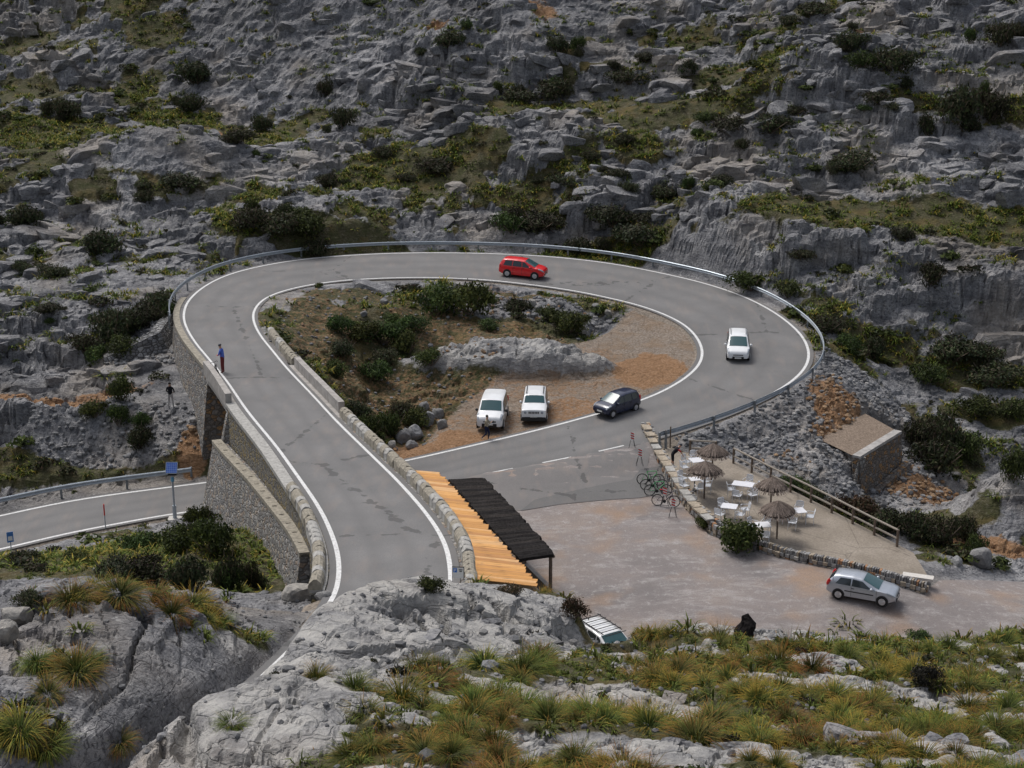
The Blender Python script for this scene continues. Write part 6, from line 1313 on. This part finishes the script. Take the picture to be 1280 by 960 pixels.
# shrubs the photograph shows one by one: (px, py of the foot, width px, height px, kind)
SL = [(85, 148, 50, 36, 'd'), (245, 105, 45, 38, 'd'), (230, 236, 66, 30, 'd'), (30, 285, 56, 40, 'd'), (132, 318, 76, 40, 'd'), (310, 286, 60, 34, 'd'), (350, 292, 80, 40, 'd'), (390, 296, 60, 34, 'g'), (480, 196, 34, 18, 'd'), (545, 216, 56, 24, 'd'), (700, 66, 36, 32, 'd'), (690, 122, 60, 40, 'd'), (650, 128, 50, 30, 'd'), (785, 110, 56, 28, 'd'), (835, 250, 52, 30, 'd'), (765, 285, 72, 42, 'd'), (800, 306, 76, 40, 'd'), (672, 288, 70, 34, 'd'), (640, 290, 50, 28, 'g'),
      (905, 162, 60, 30, 'd'), (962, 166, 60, 34, 'd'), (1120, 88, 60, 38, 'd'), (1195, 150, 66, 60, 'd'), (1240, 150, 60, 50, 'd'), (1065, 215, 60, 30, 'd'), (900, 232, 44, 22, 'd'), (1250, 56, 52, 40, 'd'), (1165, 356, 40, 44, 'd'), (1065, 60, 50, 28, 'd'), (1190, 450, 80, 44, 'd'), (1230, 450, 60, 34, 'd'), (1090, 448, 44, 36, 'd'), (940, 362, 60, 24, 'g'), (985, 372, 44, 24, 'g'), (1030, 415, 50, 34, 'd'), (1060, 440, 40, 26, 'g'),
      (110, 440, 60, 40, 'd'), (140, 425, 70, 50, 'd'), (170, 410, 70, 50, 'd'), (195, 388, 56, 40, 'd'), (155, 445, 50, 34, 'g'), (120, 452, 40, 26, 'o'), (174, 562, 52, 46, 'd'), (150, 500, 50, 34, 'g'), (120, 520, 40, 26, 'o'), (545, 392, 60, 46, 'o'), (585, 392, 60, 44, 'o'), (480, 428, 60, 36, 'g'), (510, 440, 50, 40, 'o'), (430, 448, 40, 26, 'd'), (455, 425, 50, 30, 'o'), (425, 415, 44, 24, 'g'), (490, 405, 40, 20, 'o'), (540, 455, 50, 24, 'o'), (470, 475, 54, 26, 'g'), (420, 470, 40, 22, 'o'), (515, 412, 44, 22, 'g'), (480, 452, 46, 24, 'd'), (645, 392, 44, 26, 'd'), (710, 415, 50, 30, 'o'), (690, 400, 36, 20, 'g'), (610, 412, 40, 18, 'g'), (725, 408, 30, 22, 'o'),
      (460, 545, 50, 36, 'g'), (490, 545, 56, 40, 'g'), (520, 535, 50, 34, 'o'), (450, 522, 44, 30, 'd'), (500, 520, 40, 30, 'd'), (140, 722, 70, 40, 'd'), (185, 730, 80, 56, 'd'), (235, 735, 80, 60, 'd'), (285, 738, 60, 60, 'd'), (175, 690, 60, 36, 'g'), (225, 690, 70, 50, 'g'), (265, 690, 60, 56, 'g'), (250, 662, 50, 46, 'g'), (312, 735, 22, 56, 'd'), (30, 705, 50, 30, 'd'), (95, 700, 40, 20, 'o'), (40, 755, 60, 28, 'd'),
      (1150, 560, 50, 56, 'd'), (1180, 560, 70, 60, 'd'), (1170, 590, 80, 60, 'd'), (1200, 570, 60, 46, 'g'), (1220, 520, 60, 34, 'g'), (1260, 520, 50, 30, 'g'), (1240, 480, 70, 36, 'd'), (1160, 480, 60, 30, 'g'), (1265, 600, 50, 50, 'g'), (1080, 650, 60, 34, 'r'), (1050, 640, 50, 30, 'r'), (1110, 665, 60, 40, 'd'), (1145, 672, 60, 46, 'd'), (1175, 680, 60, 50, 'd'), (1205, 675, 46, 40, 'd'), (1220, 695, 40, 34, 'g'), (1015, 625, 40, 26, 'g'), (990, 612, 36, 24, 'g'), (940, 600, 30, 26, 'd'), (1000, 610, 30, 18, 'o'),
      (715, 772, 50, 38, 'r'), (538, 738, 40, 30, 'g'), (640, 742, 40, 14, 'r'), (900, 778, 50, 30, 'g'), (1150, 800, 30, 16, 'g'), (1130, 300, 40, 24, 'd'), (1000, 330, 40, 20, 'd'), (560, 330, 30, 16, 'g'), (410, 232, 40, 20, 'd'), (60, 390, 40, 20, 'd'), (70, 345, 50, 26, 'd'), (30, 340, 34, 22, 'd'), (295, 180, 44, 30, 'd'), (330, 165, 30, 34, 'd'), (405, 120, 24, 30, 'd'), (430, 160, 40, 36, 'd'), (240, 140, 40, 30, 'd'), (560, 60, 50, 30, 'd'), (740, 200, 30, 18, 'd'), (770, 225, 40, 22, 'd'), (1100, 130, 50, 24, 'd'), (860, 92, 40, 24, 'd'), (1020, 20, 60, 26, 'd'), (700, 235, 40, 18, 'd'), (780, 180, 30, 18, 'd')]
cnt = {}
KL = {'d': 'dark evergreen shrub', 'g': 'dense green shrub', 'o': 'olive green shrub', 'r': 'reddish brown twiggy shrub'}
REDS = np.array([[.055, .038, .022], [.035, .034, .016], [.075, .045, .028]]); SHR = [tpl_mesh('shrub', shrub_tpl(81 + k, 1300, REDS, .06, .85)) for k in range(2)]
for (px, py, w, h, k) in SL:
    p = hit(px, py); d = p[1] * COSP + (CAM_H - p[2]) * SINP; s = FPX / d
    if float(field(PAVED, np.array([p[0]]), np.array([p[1]]))[0]) < .2: continue
    if zone(p) in ('mountain', 'left') and k == 'd' and w >= 36:
        for q in range(2):
            xx = np.array([p[0] + rv.uniform(-.9, .9) * w / s * .8]); yy = np.array([p[1] + rv.uniform(-.6, .9) * w / s * .7]); zz = float(ground(xx, yy)[0])
            if float(field(PAVED, xx, yy)[0]) > 1: plant_shrub((xx[0], yy[0], zz), w / s * rv.uniform(.4, .75), h / s * rv.uniform(.4, .8), rv.choice([SHD, SHG, SHD]), 'small dark shrub next to a larger one ' + ZLAB[zone(p)], 'small shrubs ' + ZLAB[zone(p)])
    plant_shrub(p, w / s * 1.12 * rv.uniform(.9, 1.15), h / s * 1.05 * rv.uniform(.8, 1.1), {'d': SHD, 'g': SHG, 'o': SHO, 'r': SHR}[k], KL[k] + ' ' + ZLAB[zone(p)], 'shrubs ' + ZLAB[zone(p)])
# the round bush in the gap of the terrace wall
p = PZ(926, 690, .6); b = empty('round_bush', (p[0], p[1], base_z(p[0], p[1]) - .05), 0, 'round leafy green bush beside the terrace wall', 'bush'); o = bpy.data.objects.new('foliage', BUSH); link(o, b); o.scale = (1.25, 1.25, 1.75); s = bpy.data.objects.new('stem', STEMM); link(s, b); s.scale = (1.1, 1.1, 1.6)
p = PZ(880, 661, .7); b = empty('low_bush', (p[0], p[1], base_z(p[0], p[1]) - .02), 1, 'small green bush growing from the terrace wall foot', 'bush'); o = bpy.data.objects.new('foliage', SHO[1]); link(o, b); o.scale = (.62, .62, .8); s = bpy.data.objects.new('stem', STEMM); link(s, b); s.scale = (.5, .5, .7)
# grass tussocks on the near ground, the largest as things of their own
GRASSY = np.clip(soil, 0, 1)
TL = [(820, 800, 62, 'mix'), (555, 870, 46, 'mix')]
cand = []
x, y, r = scatter(7000, 24, 62, 1); z = ground(x, y); sl = field(GRASSY, x, y); ok = (sl > .45) & (field(PAVED, x, y) > .6) & (r.random(len(x)) < .2 + .6 * sl)
for i in np.where(ok)[0]: cand.append((x[i], y[i], z[i], r.choice([.45, .55, .65, .8, 1.05]) * r.uniform(.9, 1.15)))
EXP = [(95, 845, 1.6), (60, 870, 1.2), (110, 830, 1.3), (25, 925, 1.6), (60, 940, 1.5), (150, 930, 1.2), (240, 760, 1.5), (215, 770, 1.3), (265, 770, 1.2), (150, 745, 1.5), (190, 752, 1.3), (285, 748, 1.1), (90, 755, 1.6), (110, 745, 1.4), (150, 735, 1.3), (60, 765, .9), (255, 800, 1.0), (235, 785, .9), (100, 790, .9), (395, 850, .9), (290, 905, .8), (1060, 782, 1.5), (1045, 790, 1.1)]
used = []
def too_close(x_, y_, m): return any((x_ - a) ** 2 + (y_ - b) ** 2 < (m * (s_ + .3)) ** 2 for a, b, s_ in used)
near_list = []
for (px, py, s) in EXP: p = hit(px, py); s = s * .92; near_list.append((p[0], p[1], p[2], s)); used.append((p[0], p[1], s))
cand = [c for c in cand if not (abs(c[0] / c[1] - _sv[0] / _sv[1]) < .02 and c[1] > 44)]
rv.shuffle(cand)
for (a, b, c, s) in cand:
    if not too_close(a, b, .34): near_list.append((a, b, c, s)); used.append((a, b, s))
NL = np.array(near_list); px_, py_, dd = project(NL); vis = visible(NL[:, 0], NL[:, 1], NL[:, 2], .4) & (px_ > -90) & (px_ < 1370) & (py_ < 1080); NL = NL[vis]; px_, py_, dd = project(NL); size = NL[:, 3] / dd; order = np.argsort(-size)
TLAB = {0: 'green grass tussock with yellow tips', 1: 'grass tussock with straw coloured tips', 2: 'golden brown grass tussock', 3: 'plain green grass tussock', 4: 'bushy olive grass tussock', 5: 'rusty orange grass tussock'}
rest = []
for n_i, i in enumerate(order):
    a, b, c, s = NL[i]; k = rv.choice([0, 1, 2, 2, 3, 4, 5, 1, 5, 0])
    if n_i < 290:
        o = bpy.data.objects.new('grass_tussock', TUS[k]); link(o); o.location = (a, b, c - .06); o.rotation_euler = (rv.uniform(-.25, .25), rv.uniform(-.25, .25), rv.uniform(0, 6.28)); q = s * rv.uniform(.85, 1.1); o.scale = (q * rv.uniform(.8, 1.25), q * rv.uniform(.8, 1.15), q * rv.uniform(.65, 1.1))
        where = 'on the rock mass left of the road' if a < -9.2 and b > 38 else ('along the brow above the gravel lot' if b > 49 + .1 * a else 'on the near rocky slope'); tag(o, TLAB[k] + ' ' + where, 'tussock', 'grass tussocks ' + where)
    else: rest.append((a, b, c - .05, s, s * .9, rv.uniform(0, 6.28), rv.randrange(4), rv.uniform(.75, 1.25)))
# low grass between the tussocks
x, y, r = scatter(8000, 22, 64, 2); z = ground(x, y); sl = field(GRASSY, x, y); ok = (sl > .25) & (field(PAVED, x, y) > .35) & (r.random(len(x)) < .25 + .75 * sl) & ~((np.abs(x / y - _sv[0] / _sv[1]) < .018) & (y > 46))
for i in np.where(ok)[0]: s = r.uniform(.16, .42); rest.append((x[i], y[i], z[i] - .03, s, s * .9, r.uniform(0, 6.28), r.choice([0, 3, 3, 3, 1]), r.uniform(.6, 1.25)))
join_tpl('grass_cover', TUSF, rest, 'low green grass between the tussocks of the near slope', 'grass')
# grass and low scrub of everything farther off
far = []; fsh = []
x, y, r = scatter(70000, 62, 205, 3); z = ground(x, y); sl = field(np.maximum(GRASSY * (1 - .55 * inside), inside * .52), x, y); rb = field(rubble, x, y); og_ = field(orange, x, y); pv = field(PAVED, x, y); cl = fbm(x * .11, y * .14, 3)
ok = (sl > .3) & (pv > .5) & (rb < .4) & (og_ < .35) & (r.random(len(x)) < sl * (.30 + .8 * sstep(.40, .60, cl)) * np.where(y > 100, .85, .4))
c2 = fbm(x * .33 + 5, y * .42 + 60, 3); ok |= (y > 104) & (sl <= .3) & (pv > 1.2) & (rb < .3) & (r.random(len(x)) < .5 * sstep(.53, .65, c2)); ok &= field(inside, x, y) < .9 + .1 * r.random(len(x)); ok &= field(gravel, x, y) < .4; ok &= (field(slab, x, y) < .4) | (r.random(len(x)) < .12)
for i in np.where(ok)[0]: s = r.uniform(.45, 1.25) if y[i] > 100 else r.uniform(.4, 1.0); far.append((x[i], y[i], z[i] - .05, s, s * r.uniform(.7, 1.0), r.uniform(0, 6.28), r.choice([0, 1, 3, 3, 0]), r.uniform(.75, 1.6)))
x, y, r = scatter(13000, 62, 205, 4); z = ground(x, y); sl = field(np.maximum(GRASSY, inside * .5), x, y); pv = field(PAVED, x, y); rb = field(rubble, x, y); cl = fbm(x * .09 + 30, y * .11, 3)
ok = (pv > .9) & (rb < .5) & (field(orange, x, y) < .3) & (field(gravel, x, y) < .3) & (((sl > .3) & (r.random(len(x)) < .40 * sstep(.42, .6, cl))) | ((sl <= .3) & (r.random(len(x)) < .05)))
for i in np.where(ok)[0]: s = r.uniform(.30, .75) * (2.2 if r.random() < .22 else 1); fsh.append((x[i], y[i], z[i] - .05, s, s * r.uniform(.6, .95), r.uniform(0, 6.28), r.integers(4), r.uniform(.7, 1.3)))
x, y, r = scatter(1500, 24, 62, 6); z = ground(x, y); sl = field(GRASSY, x, y); ok = (field(PAVED, x, y) > .8) & (r.random(len(x)) < np.where(sl > .3, .12, .03))
for i in np.where(ok)[0]: s = r.uniform(.18, .45); fsh.append((x[i], y[i], z[i] - .03, s, s * .8, r.uniform(0, 6.28), r.integers(4), r.uniform(.6, 1.1)))
join_tpl('mountain_grass', TUSG, far, 'yellow green grass in the soil pockets of the mountainside', 'grass')
join_tpl('low_scrub', SHF, fsh, 'low dark scrub scattered over the rocky slopes', 'scrub')

# ------------------------------------------------------------------ loose rock
M_ROCK, _n, _b = mat('loose_limestone', .92, .2); _co = geopos(_n); _f = noise(_n, _co, 3.5, 6, .65); _oi = _n.nodes.new('ShaderNodeAttribute'); _oi.attribute_name = 'tint'
_c = mixc(_n, ramp(_n, _f, [(.3, .75), (.6, 0.)]), _oi.outputs['Color'], (.10, .10, .105)); _n.links.new(_c, _b.inputs['Base Color']); bump(_n, _b, _f, .7, .12)
def rock_tpl(seed, col, jag=.32, sub=2):
    bm = bmesh.new(); bmesh.ops.create_icosphere(bm, subdivisions=sub, radius=1); r = np.random.default_rng(seed); pl_ = [(v / np.linalg.norm(v), r.uniform(.55, .95)) for v in r.normal(size=(9, 3))]
    for v in bm.verts:
        p = np.array(v.co)
        for n_, d in pl_:
            q = p @ n_
            if q > d: p = p - n_ * (q - d)
        v.co = p * (1 + r.uniform(-.05, .05))
    V = np.array([v.co for v in bm.verts]); T = np.array([[v.index for v in f.verts] for f in bm.faces]); bm.free(); return V, T, np.tile(np.array(col), (len(V), 1))
def rock_mesh(name, tp): me = tpl_mesh(name, tp); me.materials.clear(); me.materials.append(M_ROCK); return me
RK = [rock_mesh('boulder', rock_tpl(s, c, sub=3)) for s, c in ((1, (.27, .27, .275)), (2, (.31, .31, .31)), (3, (.24, .235, .23)), (4, (.33, .31, .28)))]
def boulder(p, w, h, label, group=None, mesh=None, sink=.3):
    o = bpy.data.objects.new('boulder', mesh or rv.choice(RK)); link(o); o.location = (p[0], p[1], p[2] + h * (.5 - sink)); o.rotation_euler = (rv.uniform(-.3, .3), rv.uniform(-.3, .3), rv.uniform(0, 6.28)); o.scale = (w / 2, w / 2 * rv.uniform(.7, 1.), h / 2 * 1.2); return tag(o, label, 'boulder', group)
for (px, py, w, h) in [(505, 552, 26, 18), (520, 545, 22, 16), (535, 530, 24, 18), (548, 522, 20, 14), (515, 560, 16, 10), (490, 560, 14, 10), (553, 535, 16, 12), (530, 512, 18, 12), (665, 384, 14, 11), (674, 389, 12, 9), (745, 388, 12, 10), (760, 395, 10, 8), (700, 382, 10, 8), (480, 380, 12, 8), (455, 395, 10, 7)]:
    p = hit(px, py); s = FPX / (p[1] * COSP + (CAM_H - p[2]) * SINP); boulder(p, w / s, h / s * 1.2, 'pale grey boulder ' + ('at the edge of the gravel apron' if py > 500 else 'on the earth bank inside the road loop'), 'boulders inside the road loop')
for (px, py, w, h) in [(375, 750, 46, 22), (405, 752, 26, 14), (1225, 708, 32, 26), (1195, 705, 18, 10), (60, 745, 40, 16), (100, 740, 30, 14), (20, 775, 50, 18), (10, 800, 30, 26)]:
    p = hit(px, py); s = FPX / (p[1] * COSP + (CAM_H - p[2]) * SINP); boulder(p, w / s, h / s * 1.3, 'rounded grey boulder ' + ('beside the raised road bend' if 300 < px < 450 else 'at the edge of the gravel lot' if px > 1000 else 'on top of the rock mass left of the road'), 'rounded grey boulders')
M_LAVA = plain('black_rock', (.016, .014, .014), .95, .1, var=.5, scale=9)
DKR = rock_mesh('dark_rock', rock_tpl(9, (.020, .018, .018), sub=3))
for px, py, w, h, lb in ((932, 797, 30, 34, 'pointed black rock on the brow above the gravel lot'), ):
    p = hit(px, py); s = FPX / (p[1] * COSP + (CAM_H - p[2]) * SINP); bm = bmesh.new(); bm.from_mesh(DKR)
    for v in bm.verts: t = (v.co.z + 1) / 2; v.co.x *= (1.15 - .75 * t); v.co.y *= (1.1 - .7 * t); v.co.x += .18 * math.sin(5 * v.co.z); v.co.z = v.co.z * (1 + .15 * math.sin(6 * v.co.x)); v.co *= 1 + .16 * (rv.random() - .5)
    me = bpy.data.meshes.new('dark_rock'); bm.to_mesh(me); bm.free(); set_attr(me, 'tint', np.tile([.020, .018, .018], (len(me.vertices), 1))) if 'tint' not in me.attributes else None; me.materials.clear(); me.materials.append(M_LAVA)
    o = bpy.data.objects.new('dark_rock', me); link(o); o.location = (p[0], p[1], p[2] + h / s * .40); o.scale = (w / s / 2, w / s / 2, h / s / 1.7); tag(o, lb, 'rock')
BLKS = np.array([[.016, .015, .012], [.026, .022, .017], [.011, .011, .009]]); p = hit(1158, 858); _s = FPX / (p[1] * COSP + (CAM_H - p[2]) * SINP)
plant_shrub(p, 56 / _s, 32 / _s, [tpl_mesh('shrub', shrub_tpl(91, 2200, BLKS, .06, 1.0, 7))], 'black dead looking shrub among the tussocks of the near slope', None)
RT = [rock_tpl(s, c, sub=1) for s, c in ((11, (.24, .24, .245)), (12, (.30, .30, .305)), (13, (.18, .18, .185)), (14, (.36, .35, .34)), (15, (.34, .20, .10)), (16, (.42, .27, .15)))]
pl_ = []; x, y, r = scatter(42000, 60, 135, 8); z = ground(x, y); rb = field(rubble, x, y); og_ = field(orange, x, y); ins = field(inside, x, y); pv = field(PAVED, x, y)
ok = (pv > .4) & ((rb > .35) & (r.random(len(x)) < .95) | (ins > .3) & (r.random(len(x)) < .10) | (og_ > .3) & (r.random(len(x)) < .12)) & (field(gravel, x, y) < .6)
for i in np.where(ok)[0]:
    s = r.uniform(.09, .25) * (1.0 if rb[i] > .3 else .75) * (1.5 if r.random() < .06 else 1); k = r.integers(4, 6) if r.random() < og_[i] * .9 else r.integers(0, 4); pl_.append((x[i], y[i], z[i] + s * .25, s, s * r.uniform(.6, .95), r.uniform(0, 6.28), k, r.uniform(.55, 1.0)))
o = join_tpl('rubble', RT, pl_, 'grey and orange broken stone on the embankments', 'rubble'); o.data.materials.clear(); o.data.materials.append(M_ROCK)
pl_ = []; x, y, r = scatter(5000, 24, 66, 9); z = ground(x, y); ok = (field(PAVED, x, y) > .4) & (r.random(len(x)) < .35)
for i in np.where(ok)[0]: s = r.uniform(.04, .13) * (2.2 if r.random() < .08 else 1); pl_.append((x[i], y[i], z[i] + s * .2, s, s * .7, r.uniform(0, 6.28), r.integers(0, 4), r.uniform(.55, .95)))
o = join_tpl('loose_stones', RT, pl_, 'small loose grey stones on the near slope', 'stones'); o.data.materials.clear(); o.data.materials.append(M_ROCK)
# fractured blocks of bedrock, bedded along the ledges
def block_tpl(seed):
    bm = bmesh.new(); bmesh.ops.create_icosphere(bm, subdivisions=2, radius=1.35); r = np.random.default_rng(seed); pl_ = [(np.array(a, float), r.uniform(.6, .95)) for a in ((1, 0, 0), (-1, 0, 0), (0, 1, 0), (0, -1, 0), (0, 0, 1), (0, 0, -1))]
    pl_ = [((n_ + r.normal(size=3) * .16), d) for n_, d in pl_] + [(v, r.uniform(.9, 1.15)) for v in r.normal(size=(5, 3))]; pl_ = [(n_ / np.linalg.norm(n_), d) for n_, d in pl_]
    for v in bm.verts:
        p = np.array(v.co)
        for _ in range(2):
            for n_, d in pl_:
                q = p @ n_
                if q > d: p = p - n_ * (q - d)
        v.co = p
    V = np.array([v.co for v in bm.verts]); T = np.array([[v.index for v in f.verts] for f in bm.faces]); bm.free(); return V, T, np.zeros((len(V), 3))
BT = [block_tpl(200 + k) for k in range(10)]
def bed_blocks(n, y0, y1, seed, smin, smax, need):
    x, y, r = scatter(n, y0, y1, seed); z = ground(x, y); rk_ = field(rock * edge, x, y); bk = field(blocky, x, y); cl = fbm(x * .12 + 11, y * .15 + 2, 3); nz = field(n_sml, x, y)
    ok = (rk_ > .55) & (field(PAVED, x, y) > 3.0) & (r.random(len(x)) < (.15 + .85 * bk) * sstep(need, need + .14, cl)) & (field(slab, x, y) < .2) & (field(inside, x, y) < .2) & (F(PAPR, x, y) > 2.5) & (field(gravel, x, y) < .15)
    out = []
    for i in np.where(ok)[0]:
        s = r.uniform(smin, smax) * r.choice([.6, .8, 1., 1.35]); out.append((x[i], y[i], z[i] - s * (.12 if y0 > 80 else .3), s, s * r.uniform(.45, .85), r.normal() * .5 + .3, r.integers(10), 1.))
    return out
def join_blocks(name, places, label):
    VV, TT = [], []; off = 0; rr = np.random.default_rng(7)
    for (x, y, z, s, sz, a, k, _) in places:
        V, T, C = BT[k]; ax = s * rr.uniform(1.0, 1.7); ay = s * rr.uniform(.7, 1.0); c, s_ = math.cos(a), math.sin(a); tx, ty = rr.normal(size=2) * .16; P = np.empty_like(V); X = V[:, 0] * ax; Y = V[:, 1] * ay; Zz = V[:, 2] * sz
        P[:, 0] = X * c - Y * s_ + x; P[:, 1] = X * s_ + Y * c + y; P[:, 2] = Zz + X * tx + Y * ty + z; VV.append(P); TT.append(T + off); off += len(V)
    o = np_mesh(name, np.concatenate(VV), np.concatenate(TT), M_TERR, None, False, True); tag(o, label, 'rock', kind='stuff'); return o
bb_ = bed_blocks(7000, 104, 198, 31, .45, .95, .40); nb_ = bed_blocks(1100, 26, 62, 32, .16, .36, .42)
join_blocks('fractured_rock', bb_, 'fractured limestone blocks along the ledges of the mountainside'); join_blocks('broken_slabs', nb_, 'broken limestone slabs at the edges of the near outcrops')
